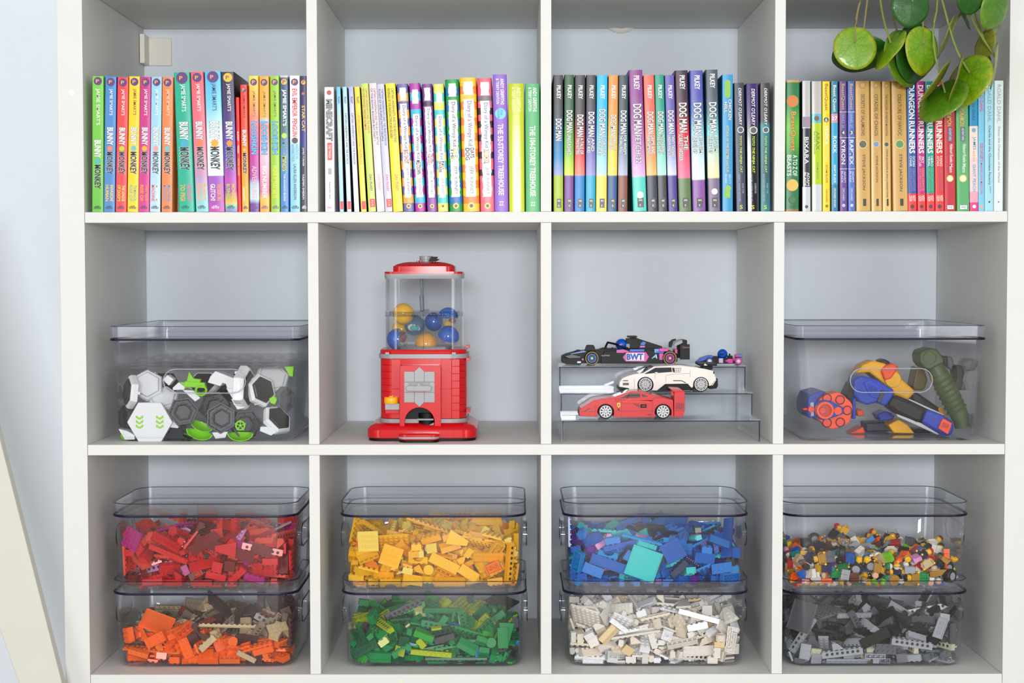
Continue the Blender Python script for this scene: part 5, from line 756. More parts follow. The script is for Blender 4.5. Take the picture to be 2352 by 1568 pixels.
PILE['yellow'] = '''p66 -206 -68 4 0 0 0,p24 116 -101 4 0 0 49,t18 256 77 25 -69 -70 5,p44 -217 -65 13 92 -37 0,b24 -64 -163 22 68 16 2,b16 9 -148 17 30 -94 2,t18 -41 -134 17 -4 70 -68,p66 204 -28 10 -5 -4 55,s24 -156 -156 26 7 -91 39,a14 -132 -169 13 36 0 1,l14 234 -132 5 -52 -84 4,b22 201 -119 11 0 0 -97,b14 36 -161 25 24 22 4,p26 51 -172 16 0 -83 54,b23 195 -157 14 98 -8 7,b16 53 -163 40 -56 14 20,p24 260 -61 26 47 -47 -52,b14 -255 76 46 70 -4 -70,b12 -226 -139 8 2 -70 -70,p18 -152 -118 18 1 99 6,b23 245 -95 25 67 0 -73,p44 118 -122 13 0 0 -55,p22 178 -88 4 0 0 98,p18 -107 -119 43 -61 76 -19,b24 110 -171 44 21 -67 67,b14 252 -13 44 7 10 65,b12 106 -150 33 -49 50 50,b23 -20 -120 40 -4 -7 27,b12 -189 -136 11 99 9 0,p66 199 -117 37 93 22 22,b23 -241 -133 26 0 0 99,p24 257 -127 35 64 0 -75,a14 136 -128 25 -53 -46 46,p212 -77 -55 26 4 -19 -76,s22 112 -128 45 -56 43 36,a14 -111 -55 22 -63 -54 35,b24 -213 -149 47 -92 -34 10,s22 -73 -114 27 -15 12 97,b23 -225 -77 28 -71 69 0,b22 -78 -165 52 5 9 69,p44 -149 -121 42 4 90 -40,b16 -72 -76 63 -86 11 -29,b24 -152 -148 50 52 74 -32,b22 156 -136 58 66 -42 -7,b14 95 -143 63 72 -8 20,t18 -125 -94 50 -2 -16 -44,p22 -79 -165 67 -1 -98 3,s22 142 -159 57 34 -81 23,b16 31 -149 57 -19 -15 96,s24 -34 -135 60 -13 -2 98,t18 -89 -62 76 -21 -56 79,b16 -250 -113 49 -58 -37 64,s22 -189 -158 72 -6 10 -38,s22 -44 -166 53 -61 -61 34,b23 -70 -103 65 80 34 -25,r22 -13 -166 54 -63 36 30,b14 173 -133 39 -13 52 -73,b23 -233 -100 68 -85 37 -10,b14 26 -161 93 -11 -59 -79,b24 -121 -103 75 9 -14 -88,p24 -199 -166 58 2 12 0,s24 255 50 72 -49 50 -49,r22 210 -130 62 14 -20 -71,p24 161 -123 68 73 -26 -21,b23 55 -120 82 71 -66 0,t18 237 -163 73 -24 70 20,a14 -44 -165 83 -98 15 -2,s22 92 -146 82 70 66 19,b22 132 -146 97 70 -39 26,p44 -125 -141 93 3 0 0,b12 6 -152 77 -55 21 28,p26 221 -57 72 93 -24 -25,b24 194 -156 113 -28 41 76,p26 171 -164 91 85 8 2,s22 -177 -135 88 84 35 -37,p26 35 -178 75 18 -68 68,b23 187 -168 60 -67 -11 -19,b24 -233 -132 87 6 39 91,p24 5 -125 84 -93 3 25,p44 -129 -178 98 -57 -41 -41,l14 121 -101 105 90 0 0,b22 111 -163 109 64 59 39,b22 -60 -166 104 2 -2 -70,b24 2 169 167 20 -72 60,b24 213 -86 83 -24 -92 7,b14 189 -110 98 26 -10 86,p44 235 -116 88 -70 -65 19,l22 -199 126 144 46 -66 32,p66 -246 -55 151 44 57 28,b14 -201 -169 93 -19 49 84,b12 219 -53 93 -88 32 13,p24 84 -134 106 -32 -34 73,p66 125 -118 127 92 31 -11,w34 78 -178 148 -69 12 12,b22 -52 -162 125 2 -2 -68,p22 -178 -105 93 20 -88 24,b24 221 20 139 55 -53 -59,b24 -212 -149 111 25 -4 12,b12 -257 -109 99 -32 -23 -66,a14 249 -48 97 -69 -43 -47,t18 -43 18 121 -18 55 -80,p26 221 -95 112 82 55 2,w34 120 -146 147 -17 6 0,b24 -88 -144 114 71 51 -3,w34 187 -134 135 -8 -16 -96,b12 161 -127 99 -52 -42 -11,p18 -103 178 146 69 -9 9,p18 62 -120 101 35 -31 -44,b24 -134 159 140 -5 -69 -70,l14 -52 -149 78 22 70 -67,p66 -123 -128 126 65 65 -24,s22 -5 -166 124 -7 60 79,b16 258 -78 108 53 53 -46,p22 -118 -133 113 76 -51 32,t18 -195 -25 155 46 43 16,b16 115 -36 150 60 42 54,b24 200 -40 138 -28 -72 33,p26 226 -73 137 28 -44 -82,p44 -262 -27 105 54 44 54,t18 -31 119 145 -49 73 -37,s24 52 -162 126 63 -1 18,t18 -96 -46 139 -21 62 -74,s24 -141 7 157 7 -17 65,p26 -217 -112 118 23 -95 11,w34 -203 -40 128 43 -29 -28,p24 -13 -34 134 -44 -88 0,r22 -12 -144 119 47 -63 52,b22 162 -77 152 -62 54 -54,b12 186 7 153 -7 -69 -70,b12 -36 -166 105 2 -2 -70,p18 85 4 140 87 29 36,b24 254 97 127 42 60 36,b24 243 -127 119 0 53 0,p22 262 12 151 37 60 36,l14 -46 -77 114 92 -4 -13,s24 2 80 135 -81 -57 -4,b22 236 -31 140 -2 89 -42,b12 11 -111 129 -54 66 -21,s24 -91 -97 120 -20 -31 -72,w34 -168 41 146 17 94 25,w34 -236 115 124 -19 -42 87,s24 -209 145 150 6 57 80,w34 211 83 161 1 -1 66,b12 67 78 157 10 -11 87,p26 34 36 138 37 -10 66,b23 249 36 146 69 -32 -63,s24 133 79 142 -12 -80 51,w34 -142 97 136 -2 -92 37,b14 141 -109 147 1 -97 17,r22 -44 -59 135 11 -23 -95,b24 -224 -123 137 68 70 -12,p26 -28 55 149 4 -1 55,p66 -21 113 161 0 3 -74,b22 40 -95 125 -43 30 -84,b22 163 45 158 61 39 66,b24 73 152 143 -5 78 61,b24 29 -46 140 12 20 53,p44 -200 -175 144 -68 0 -3,p22 -178 99 135 -38 -60 36,p66 147 124 170 89 -18 27,b24 50 -139 150 5 -18 -73,w34 86 133 166 15 -11 21,b24 -6 -144 151 15 -15 -5,b12 56 -22 149 -60 63 -24,b24 -117 138 153 12 46 -75,l12 -77 -57 128 16 -78 -58,p22 33 158 169 -22 -91 2,p212 -1 -65 170 -2 18 9,b22 58 -86 146 1 40 8,b22 6 -16 151 -65 -4 40,w34 -97 -44 153 -11 -4 -79,s22 192 -79 141 27 13 -39,b23 -50 -121 121 70 -67 -16,s22 198 45 145 52 -84 1,p18 -225 51 142 11 -24 81,b24 45 21 152 -24 82 -46,b12 -55 -34 146 -64 -26 43,b12 -73 47 149 -76 -12 28,b14 88 -7 157 -44 -58 24,p26 164 30 173 37 5 6,r22 -90 1 161 43 -14 -19,b12 -31 57 166 -4 -91 38,b24 -94 94 164 -46 -64 50,b12 93 -42 156 68 38 54,b24 -11 29 158 12 16 14,l12 12 -126 106 -13 -33 -35,p18 79 -62 158 36 -15 -56,p24 90 -130 162 -13 8 -44,b12 143 -32 154 93 -8 6,t18 115 118 182 16 -53 -79,a14 -105 22 144 -35 -22 -14,l22 -42 -10 151 4 12 95,l22 -70 50 161 45 86 -19,b12 102 101 195 -17 -71 54,p44 187 -139 156 12 0 98,s22 124 -90 164 -28 19 40'''
PILE['blue'] = '''b16 10 -129 12 47 51 47,l12 -190 -161 4 0 99 0,b14 32 -132 8 49 50 50,p26 -153 -124 6 -1 -1 -70,r22 -20 -148 21 43 55 68,b16 -72 -123 9 52 -40 -45,p66 177 -124 6 70 70 -1,b16 -116 -117 11 0 0 78,s22 59 -96 16 -69 9 69,b24 231 -156 26 17 -68 -67,b16 -179 -117 26 68 -40 -30,p26 -166 -112 16 -98 3 -11,s22 243 -114 16 49 50 49,p212 -88 -104 29 38 -91 -2,t18 152 -61 34 -40 59 -45,s22 -230 -148 11 -85 -50 0,b14 -83 -140 27 -65 -20 29,b23 82 -153 17 93 31 1,p24 37 -149 20 70 70 0,p66 -39 -178 74 -12 -69 -69,b24 -1 -116 29 -85 48 -13,b24 -229 -136 35 3 3 -70,b24 201 -132 21 -1 0 10,b12 119 -166 20 50 33 -78,b24 72 -166 57 -3 -37 -1,w34 153 -153 46 70 62 -4,r22 249 -119 48 -52 -48 -51,b24 -255 -112 35 -47 52 -47,b14 171 -48 22 -64 73 15,b24 102 -146 41 77 -60 13,l12 -218 -115 16 -62 13 -28,b16 -35 -136 45 39 79 -20,p18 -204 -139 15 -26 -67 65,p212 141 -96 50 88 7 5,s22 123 -122 42 34 -59 -20,s22 174 -102 32 -26 -65 38,b14 47 -140 42 97 17 11,p24 -143 -109 37 -6 -22 -76,b16 22 -89 38 -48 -60 54,t18 99 -15 38 -52 -43 26,s22 -255 -64 38 51 -48 -51,a14 -170 -148 48 -10 84 48,s24 151 -116 67 35 29 -48,w34 -262 72 62 -15 -68 15,b23 79 -89 50 3 -48 -86,p212 -111 -169 59 -11 -69 -69,p44 53 -138 71 91 30 23,w34 -242 -90 62 69 70 8,a14 -212 -95 49 -85 0 -51,p24 111 -158 76 -31 1 -93,b24 -195 -171 53 69 13 -13,s24 -68 -163 86 -20 -67 -67,b24 240 -133 74 0 0 -81,p44 53 -176 113 -58 37 34,b24 112 -132 91 -54 -14 -47,p24 1 -169 71 -58 -39 -39,b23 -86 -142 60 -70 0 9,s22 198 -155 71 -42 -6 -2,s24 150 -166 90 -68 -1 9,p212 -75 -56 78 12 12 29,s24 -87 -109 97 20 2 76,b23 31 -135 94 -11 8 -32,b16 -105 -126 68 -1 13 7,a14 -147 -157 96 -10 -95 23,b24 -240 -158 78 -18 68 35,p18 -178 -134 97 2 97 -21,p44 4 -146 76 -65 -38 -59,p44 -262 3 52 9 69 9,s22 -248 -122 74 0 -13 71,b24 175 -19 91 22 -46 -28,w34 82 -157 117 -7 -88 44,p66 -199 -67 83 2 -18 -91,t18 -195 14 62 -38 87 26,l12 -43 -148 17 33 -62 -13,p44 -34 -123 108 93 -32 3,p66 221 112 99 13 -41 -41,t18 -249 -20 99 -70 70 2,p66 -262 6 142 45 53 45,s24 162 -132 84 33 37 -56,w34 -52 -125 118 -9 4 35,l14 -98 -174 105 -87 0 -47,b24 213 -94 80 30 -21 63,b14 241 -64 87 -39 -3 -50,s22 248 -138 101 67 22 -67,p26 -139 -98 101 12 13 24,p66 -199 -71 116 53 83 -12,l12 177 12 126 -66 -63 -28,t18 -102 -157 130 14 -70 -69,p24 167 -28 114 -18 -38 21,b14 -28 -163 130 20 -70 67,b24 -196 -155 146 72 -37 -2,w34 231 -34 130 87 -30 -21,w34 -124 -142 111 -3 2 92,r22 -222 16 78 55 6 81,b23 -134 -165 144 -99 2 -8,b24 -40 164 133 8 2 -1,b22 129 -101 105 24 95 -2,p212 233 -91 140 -75 -59 -25,b16 -191 78 128 -3 29 -23,b22 158 -161 116 6 -2 99,b24 7 -55 116 7 53 71,b24 136 -68 109 -94 23 -20,s22 250 8 111 -1 50 86,b22 12 -96 103 86 -37 26,p24 -41 -11 111 -42 49 60,b22 -220 -44 136 45 87 -12,p24 207 -133 94 -40 90 -5,b24 -163 -133 135 -6 -29 16,b16 -249 8 128 -70 70 7,p66 123 -101 128 -83 51 -14,p44 96 45 143 -87 43 8,p22 232 134 122 20 -38 -54,p26 225 -36 112 83 -38 -18,p26 224 -31 122 85 -33 -20,b24 106 124 136 -6 -4 -41,b14 -19 -120 132 -65 45 -53,b14 17 -144 133 -70 22 -44,p18 -44 -174 148 -98 0 12,b14 139 2 129 -45 1 -12,p24 -103 -116 123 -53 -32 77,p26 -192 17 118 -30 30 -89,p44 43 155 151 -80 17 49,t18 213 15 131 37 83 -40,p26 -166 41 125 -22 19 -80,b24 -42 -87 132 6 -33 -81,b22 57 -119 135 44 -56 -55,r22 -251 130 127 41 44 55,a14 -204 20 91 32 45 43,l14 117 -39 134 -53 82 -8,b24 -12 120 177 58 19 75,s22 -247 -122 104 -5 96 -22,l14 93 -80 136 -1 -2 98,t18 150 17 149 -49 46 -55,l12 123 -55 136 50 32 43,p18 190 108 127 -57 65 -46,p66 70 62 159 -15 -96 -21,p44 195 68 136 94 -17 20,p26 196 156 141 96 -11 1,b12 135 -75 141 6 69 66,b24 86 -123 141 -55 76 -14,b12 -174 131 142 -35 -22 13,p24 -221 -61 125 -10 -7 -81,p66 -138 -74 151 3 15 97,b12 23 -40 124 -30 -75 -56,s22 1 165 154 -69 70 5,r22 -202 -155 109 -27 -22 -69,b12 190 -132 112 49 -46 59,b24 -135 48 130 -51 71 -44,r22 -220 25 111 22 -59 56,t18 -173 152 133 17 -58 -78,p24 204 -174 59 74 -3 6,w34 -143 -47 151 23 -95 14,b12 17 38 130 79 17 37,b14 -65 65 148 73 6 -6,p24 84 40 159 7 97 21,p24 -35 14 126 42 -36 -11,b24 -18 45 128 -56 -64 3,b16 39 -27 143 -6 -36 89,b14 126 -127 145 -52 -58 52,b16 -2 17 153 31 -10 -21,s24 -82 28 143 16 1 -7,t18 187 136 137 17 -78 -51,s24 -84 -23 143 -34 18 -1,p22 -63 50 140 47 68 -47,p18 -2 90 137 25 -49 -32,r22 99 -57 147 95 -15 24,s22 204 -111 140 17 92 29,p24 -217 152 137 -17 -24 -35,b22 64 6 152 -55 -81 -15,r22 -227 -161 164 -37 -72 57,s24 195 -163 134 -94 4 18,s24 -125 106 137 -25 93 14,t18 -40 143 165 24 -64 -71,p22 31 -50 136 -29 -88 19,l22 200 19 140 24 -31 -10,b14 12 -100 133 -11 -17 -41,b16 -186 102 141 78 -21 -13,b22 -30 95 141 32 83 -44,b12 253 78 133 62 -10 -69,s22 88 -18 143 -67 34 51,w34 -105 -148 160 2 34 89'''
PILE['figs'] = '''legs -125 -146 8 62 33 33,fig -251 -51 20 -70 1 1,p22 203 -136 3 0 -99 0,p22 146 -131 3 0 0 -76,head 171 -161 11 0 71 69,head -210 -137 10 84 -52 0,wheel 234 -159 31 17 -68 -65,ball 196 -163 15 97 11 -9,s22 -185 -163 17 66 -73 11,mugs 24 -166 13 93 24 -23,p12 -241 -152 3 58 80 0,head -159 -142 10 -35 62 34,fig 124 -174 28 0 -70 0,r11 -232 -128 8 69 -12 69,ball -35 -168 21 -5 -8 -9,b12 -183 -132 8 -18 -68 68,mugs -34 -140 8 19 67 67,legs 102 -150 8 -50 -50 50,head -18 -151 10 -61 -34 34,p12 16 -144 3 0 0 48,ball -55 -154 11 99 -8 0,r11 145 -156 9 -56 -47 -51,hat -79 -135 7 0 0 -64,cone -255 -129 13 -64 26 27,mugs -2 -167 14 35 81 42,torso -216 -164 15 -5 -65 74,hair 156 -154 30 85 -2 50,cone 50 -150 8 70 -8 70,r11 32 -168 28 -44 56 62,r11 -80 -156 8 -5 70 -70,hat 56 -172 21 -48 48 59,wing 131 -164 44 64 -62 31,torso 76 -149 20 51 57 -40,hat -102 -156 12 -57 -41 41,r11 77 -170 16 -36 -53 53,hair 229 -134 15 -44 -79 35,legs -250 -2 26 -70 0 0,legs -67 -174 28 -70 0 -70,torso -245 -146 27 13 -32 -86,star -125 -145 21 86 49 0,fig -253 -106 39 70 70 6,p12 172 -166 24 -69 71 -4,s22 12 -142 22 -91 -35 -2,hair -12 -125 26 41 -89 -13,legs -199 -162 40 -7 -8 -52,head -224 -158 32 61 -30 -24,b12 103 -174 52 99 0 0,legs 103 -150 30 50 -50 -49,fig -258 -55 43 -50 -50 -49,torso -175 -132 29 38 59 54,legs -96 -174 39 0 76 0,fig 68 -157 45 -42 -57 55,wing 194 -171 42 70 -15 -8,torso -120 -131 41 -17 -69 -23,torso -154 -168 19 0 73 67,bar 232 -145 42 -90 -28 -28,head 28 -141 45 -93 -34 -8,wheel 231 -132 52 -39 -51 -32,fig -258 48 50 -47 47 51,torso 157 -174 73 0 -28 0,torso 5 -174 60 -73 0 -67,wheel -68 -134 64 -54 -34 -49,r11 -150 -143 34 64 75 1,head -3 -172 36 -70 0 2,cone 258 -136 23 44 44 -55,head 255 -106 39 99 0 -4,wheel -58 -156 54 -63 9 -10,head -28 -141 29 -19 42 -80,head -52 -169 84 -75 65 4,shield -231 -171 39 68 -18 67,wheel -32 143 87 -80 -36 -33,p22 171 -140 39 1 -89 13,r11 206 -158 34 6 12 88,legs -78 -165 90 -15 -66 -27,fig -234 -70 66 -89 -15 -9,ball 99 -152 67 -55 27 -39,wing -113 -164 37 71 11 5,fig -37 -109 81 -87 -32 -18,wheel -10 -150 62 -8 64 69,ball 41 -171 63 -1 -71 -1,fig 24 -151 86 -21 -76 -31,legs -133 -152 48 55 -47 55,shield -185 -152 38 -66 42 52,hair -256 -6 45 50 49 49,shield -246 -60 69 13 69 44,cone -255 -39 66 69 13 13,head 98 -170 86 58 54 -40,hair -27 -166 85 36 -8 -63,fig 139 -76 66 -74 36 29,r11 -28 -127 49 -4 -19 10,wheel -125 172 90 -36 -60 -60,ball 65 -171 63 -1 -1 70,hat 180 -170 59 0 -5 0,fig -49 135 99 1 84 -33,wheel -179 15 102 6 -95 -1,torso -97 -149 53 6 95 22,r11 -162 -171 36 99 1 1,torso -173 -151 53 -34 -55 -40,legs 125 -132 72 -6 -39 60,bar 48 -129 63 65 -41 -31,fig -222 161 87 -6 -30 41,l12 -64 108 78 -49 72 42,legs 12 -82 82 -23 -84 33,star -141 152 79 -42 -71 54,wheel 186 138 81 41 60 -21,star -250 -10 65 -8 -8 -70,fig -107 -104 86 -61 -16 72,wheel -105 -160 105 -63 0 76,b12 17 170 89 -68 -15 -17,fig -229 131 70 51 32 63,head -237 -109 51 69 67 -10,b12 138 -154 58 -19 46 85,p22 -250 -31 77 70 70 0,legs -16 109 85 16 16 40,fig -222 -142 62 -87 -31 -35,hair -105 -138 70 84 6 -7,fig 203 42 68 -25 7 -3,hair 252 -134 78 70 -69 -11,s22 215 -106 66 -36 60 -45,torso 74 -147 78 69 -33 15,head 56 -148 86 26 32 66,fig 235 -10 72 -18 18 -18,wheel -122 -53 81 44 77 -44,head -256 52 75 0 -73 67,mugs 33 -131 73 72 -24 -27,torso -136 -150 72 -55 -43 38,legs 102 -52 70 31 36 -2,fig -250 30 94 -32 -32 -62,r11 214 -115 87 64 49 -46,star -1 -151 98 -74 63 -13,fig 232 -105 84 -52 62 37,fig -55 7 91 73 8 -66,fig -166 -174 90 0 -75 0,hair -89 170 91 0 -78 -2,hair 218 -75 62 -83 -3 51,b12 -225 -1 81 -5 -24 56,wing 16 -19 79 -5 84 -34,head 27 -35 87 -42 -84 18,hair 202 -165 70 -89 -24 34,b12 -148 -18 76 -42 -19 78,legs 185 -139 57 75 8 17,hair -75 128 81 -28 -65 3,p22 -196 -121 60 2 26 53,head 143 158 102 74 2 -66,ball -255 -30 91 49 -49 50,hair 51 77 80 -51 -76 -22,legs -154 -174 60 1 0 -99,legs 4 86 93 -47 39 76,fig 70 126 102 -58 -28 43,legs -145 49 86 -11 65 26,torso -94 139 92 -42 60 -57,torso -205 -88 68 23 -47 -55,torso 80 -32 89 3 39 90,torso -234 -113 73 41 45 36,p12 -83 109 95 96 -3 -18,legs 169 -152 77 10 95 27,fig 154 -95 97 67 -8 28,torso 226 152 84 -27 66 -60,p22 -116 91 84 22 79 41,l12 -186 -164 35 -44 -54 64,p22 136 175 107 -78 -5 -3,wing 210 -55 83 -81 -54 17,torso -187 -27 77 26 19 24,legs 211 -165 84 -27 -31 65,torso 79 1 75 24 78 22,legs 116 -51 91 34 2 -19,hair 41 -21 77 77 -17 42,wing 47 -76 78 -23 -33 -46,hat -226 -32 89 -43 -35 -15,fig -25 174 116 -46 0 88,r11 -116 70 90 36 77 49,torso 155 91 77 8 -49 -59,legs 84 17 81 28 -42 -19,ball -252 -58 83 14 -30 -93,hair -215 -167 62 3 58 71,legs -206 -73 85 38 -55 -42,wheel -130 -20 92 32 -84 22,legs 125 41 95 67 -42 19,torso -43 95 90 -37 -84 34,hair -165 -152 92 -70 -70 -3,star 52 20 78 44 -9 80,p22 146 -23 80 -62 -68 -36,s22 -227 71 86 0 -83 -3,fig -176 -69 84 -47 27 38,ball 81 69 93 -20 -44 24,star 104 -28 79 -77 -55 -26,s22 -34 -14 96 -32 -29 5,hair 75 -61 88 -9 43 -89,star -80 55 92 5 19 -22,torso -7 -96 83 -51 18 76,p22 -118 128 85 69 36 57,cone 72 59 73 -13 -66 34,b12 152 17 73 -25 84 -12,shield 82 -85 74 7 22 -57,fig 102 54 105 20 49 84,torso -41 60 89 -17 27 -17,legs 101 -137 89 -80 43 -23,b12 -15 59 100 82 -20 -49,hat -131 -154 87 -69 71 2,p12 -13 -117 82 -40 31 49,hair -113 7 97 85 9 -23,fig 145 -161 96 -38 38 -49,wing 227 119 89 20 97 0,p22 -27 -11 80 -44 -1 61,legs 3 -34 101 -28 -37 82,torso 211 -32 69 -24 -72 -64,p22 176 108 92 -64 -64 -16,p12 58 67 104 78 -52 30,legs 144 131 87 -51 8 -68,legs -200 -137 83 -10 -90 26,shield -89 34 74 62 16 -56,legs -74 -131 98 -43 -39 46,hat 31 119 90 -66 70 20,hat 205 -136 77 81 -6 56,head 57 60 91 -10 -73 34,mugs -130 83 91 9 6 23,fig 229 19 98 -42 -1 -87,p22 38 -60 87 -92 -29 22,fig 91 153 106 40 -39 -75,cone -74 -171 115 12 98 8,hair 119 1 88 -47 -87 -5,s22 -212 20 91 -26 -52 -79,legs 38 74 105 -70 -55 29,p12 199 35 77 47 18 -33,shield -183 168 85 -50 -72 26,s22 -171 75 96 67 30 -57,s22 101 -8 104 -97 11 -10,head -192 -12 84 -29 35 85,legs 228 -19 87 95 -17 -13,cone 172 34 89 51 -54 -11,cone -227 -168 78 20 48 -9'''
def pick(rn, pal):
    return rn.choices([p[0] for p in pal], [p[1] for p in pal])[0]
for bi, (bn, data) in enumerate(PILE.items()):
    rn = random.Random(40+bi); cx, bz = BOXES[bn]
    for row in data.split(','):
        t, x, y, z, qb, qc, qd = row.split(); x, y, z = int(x)/2000, int(y)/2000, int(z)/2000; b, c2, d = int(qb)/99, int(qc)/99, int(qd)/99
        a = math.sqrt(max(0, 1-b*b-c2*c2-d*d)); q = Quaternion((a, b, c2, d)).normalized()
        nm, kind = KN[t]
        o = bpy.data.objects.new(nm, shape_mesh(t)); COL.objects.link(o)
        pal = PAL[bn]
        if bn == 'orange':
            f = (0.10-z*1.6) - (y+.09)*1.0 + (.02 if x < .02 else -.02)
            pal = [('orange', 6), ('bright orange', 5), ('dark brown', 1), ('tan', .4)] if f > -.005 else [('tan', 5), ('dark tan', 5), ('dark brown', 4), ('rust brown', 1), ('orange', .5)]
        if bn == 'gray':
            pal = [('light grey', 7), ('pearl grey', 3), ('dark grey', 3), ('sand', 1.5), ('charcoal', .6)] if z < .035 else [('black', 5), ('charcoal', 3), ('dark grey', 4), ('light grey', 2.5)]
            if t in ('p66',): pal = [('dark grey', 1)]
        if bn == 'red' and x > .06 and z > .04: pal = [('red', 4), ('coral red', 4), ('magenta', 3), ('bright red', 2), ('dark red', 1.5)]
        col = pick(rn, pal)
        if t == 'head': col = rn.choice(['yellow', 'yellow', 'yellow', 'flesh', 'white', 'reddish brown'])
        if t == 'hair': col = rn.choice(['black', 'reddish brown', 'dark brown', 'yellow', 'black'])
        if t == 'wheel': col = 'black'
        sec = {'torso': 'yellow', 'ball': 'white', 'shield': 'gold', 'wheel': 'light grey', 'fig': pick(rn, PAL['figs'])}.get(t, col)
        cols = [col, sec, None, 'yellow', rn.choice(['black', 'reddish brown', 'bright red'])]
        for si, sl in enumerate(o.material_slots):
            if t in SH and si == 1: continue
            if t not in SH and si == 2: continue
            sl.link = 'OBJECT'; sl.material = mat(C_[cols[si]], 0.25 if t in SH else 0.22, 'toy_plastic')
        dz = -.0006 if t in SH else 0
        o.rotation_mode = 'QUATERNION'; o.rotation_quaternion = q
        o.location = Vector((cx+x, .135+y, bz+.0035+z)) + q @ Vector((0, 0, dz))
        sx = ['far left', 'left', 'middle', 'right', 'far right'][min(4, max(0, int((x+.135)/.054)))]
        sy = 'front' if y < -.065 else ('centre' if y < .0 else 'back')
        sz = 'low' if z < .022 else ('midway up' if z < .045 else 'on top')
        tag(o, f'{col} {kind}, {sz} {sy} {sx} in the {BS[bn]} heap', {'figs': 'toy part'}.get(bn, 'toy brick'), f'loose pieces in the {BN[bn]} box')

same = {}
for o in COL.objects:
    if o.get('label') and str(o.get('group', '')).startswith('loose pieces in the') and not o.parent: same.setdefault(o['label'], []).append(o)
for lb, L_ in same.items():
    if 1 < len(L_) < 4:
        L_.sort(key=lambda o: o.location.x)
        for i, o in enumerate(L_): o['label'] = lb+', '+(['leftmost', 'rightmost'] if len(L_) == 2 else ['leftmost', 'middle one', 'rightmost'])[i]

# ---------------------------------------------------------------- big clear boxes of the middle row
BG = dict(hl=.1576, rim=.0205, rc=.014, group='large clear lidded boxes with front handles', handles='front', draft=.010, hz=.094)
lidded_box(.0633, .3554, .030, .372, Z1+.0002, label='large clear lidded box of white, grey and lime hexagon track pieces', **BG)
lidded_box(1.1155, 1.4070, .030, .372, Z1+.0002, label='large clear lidded box of toy blasters beside the car stand', **BG)

# ---------------------------------------------------------------- gumball machine built from toy bricks
RED, GRY, LG, BLK = (206, 12, 26), (138, 140, 144), (154, 156, 160), (22, 22, 24)
m_red = mat(RED, 0.22, 'red_plastic', coat=0.1); m_gry = mat(GRY, 0.3, 'grey_plastic'); m_lg = mat(LG, 0.32, 'light_grey_plastic'); m_blk = mat((9, 9, 11), 0.45, 'black_plastic', spec=.2)
m_dred = mat((150, 10, 20), 0.35, 'dark_red_plastic'); m_yel = mat((255, 180, 10), 0.3, 'yellow_plastic')  # the darker red is for the base tile seams
GY = .048
def gx(u): return (820+u/3.41)
gc = at(gx(506), 1007, GY); K = (at(1100, 900, GY).x-at(900, 900, GY).x)/200
gm = tag(empty('gumball_machine', (gc.x, GY+.065, Z1+.0004)), 'red brick-built gumball machine with clear globe of toy capsules', 'toy machine')
def G(u, v):  # zoom pixels -> local x, local z
    p = at(gx(u), 570+v/3.41, GY); return p.x-gc.x, p.z-Z1
def gz(v): return G(506, v)[1]
def rr_layers(name, hx, hy, r, lay, m, y=0, x=0, parent=gm, n=6, sm=True):
    mb = MB(); mb.loft([rrect(hx+d, hy+d, max(r+d, .001), z, n, x, y) for d, z in lay]); return mb.build(name, m, parent, smooth=sm)
bx = (G(938, 0)[0]-G(70, 0)[0])/2
FY = -.065+.004
rr_layers('base_sole', bx-.002, .078, .022, [(0, .0), (0, .0042)], m_blk, y=.012)
rr_layers('base', bx, .080, .024, [(-.001, .0042), (0, .0052), (0, gz(1425)), (-.004, gz(1400)), (-.012, gz(1382)+.001)], m_red, y=.012)
xs0, xs1 = G(325, 0)[0], G(643, 0)[0]; xc, hw = (xs0+xs1)/2, (xs1-xs0)/2
rr_layers('step_sole', hw-.001, .022, .012, [(0, 0), (0, .004)], m_blk, y=-.066, x=xc)
rr_layers('step', hw, .023, .013, [(0, .004), (0, gz(1482)), ], m_red, y=-.066, x=xc)
rr_layers('step_stripe', hw+.0004, .0234, .013, [(0, gz(1482)), (0, gz(1468))], m_lg, y=-.066, x=xc)
rr_layers('step_top', hw, .023, .013, [(0, gz(1468)), (0, gz(1450)), (-.002, gz(1446))], m_red, y=-.066, x=xc)
hb = (G(850, 0)[0]-G(162, 0)[0])/2; xb = (G(850, 0)[0]+G(162, 0)[0])/2
BH = .058; BY0 = .012
rr_layers('grey_band', hb+.0016, BH+.0016, .026, [(0, gz(1380)), (0, gz(1347))], m_lg, y=BY0, x=xb)
for i in range(9):
    a, b = gz(1345-i*(475/9)), gz(1345-(i+1)*(475/9))
    rr_layers('brick_course', hb, BH, .026, [(-.0003, a+.0001), (0, a+.0004), (0, b-.0004), (-.0003, b-.0001)], m_red, y=BY0, x=xb)
rr_layers('grey_band', hb+.0022, BH+.0022, .028, [(0, gz(870)), (0, gz(836))], m_lg, y=BY0, x=xb)
rr_layers('collar', hb, BH, .026, [(0, gz(836)), (.0006, gz(815)), (-.001, gz(801))], m_red, y=BY0, x=xb)
yf = BY0-BH   # front face of the body
def slab(name, u0, v0, u1, v1, d, m, bev=.0003, y=None, parent=gm):
    x0, z0 = G(u0, v1); x1, z1 = G(u1, v0); y = yf if y is None else y
    return MB().box((x0, y-d, z0), (x1, y+.001, z1)).build(name, m, parent, bevel=bev, seg=1)
for (u0, v0, u1, v1) in ((263, 875, 334, 1109), (263, 1111, 334, 1218), (656, 875, 737, 1109), (656, 1111, 737, 1344), (263, 1304, 330, 1344), (739, 875, 800, 930), (739, 932, 800, 988), (739, 990, 800, 1046), (739, 1048, 800, 1104), (739, 1106, 800, 1162), (739, 1164, 800, 1220), (739, 1222, 800, 1278), (739, 1280, 800, 1344)):
    slab('panel', u0, v0, u1, v1, .0009, m_red)
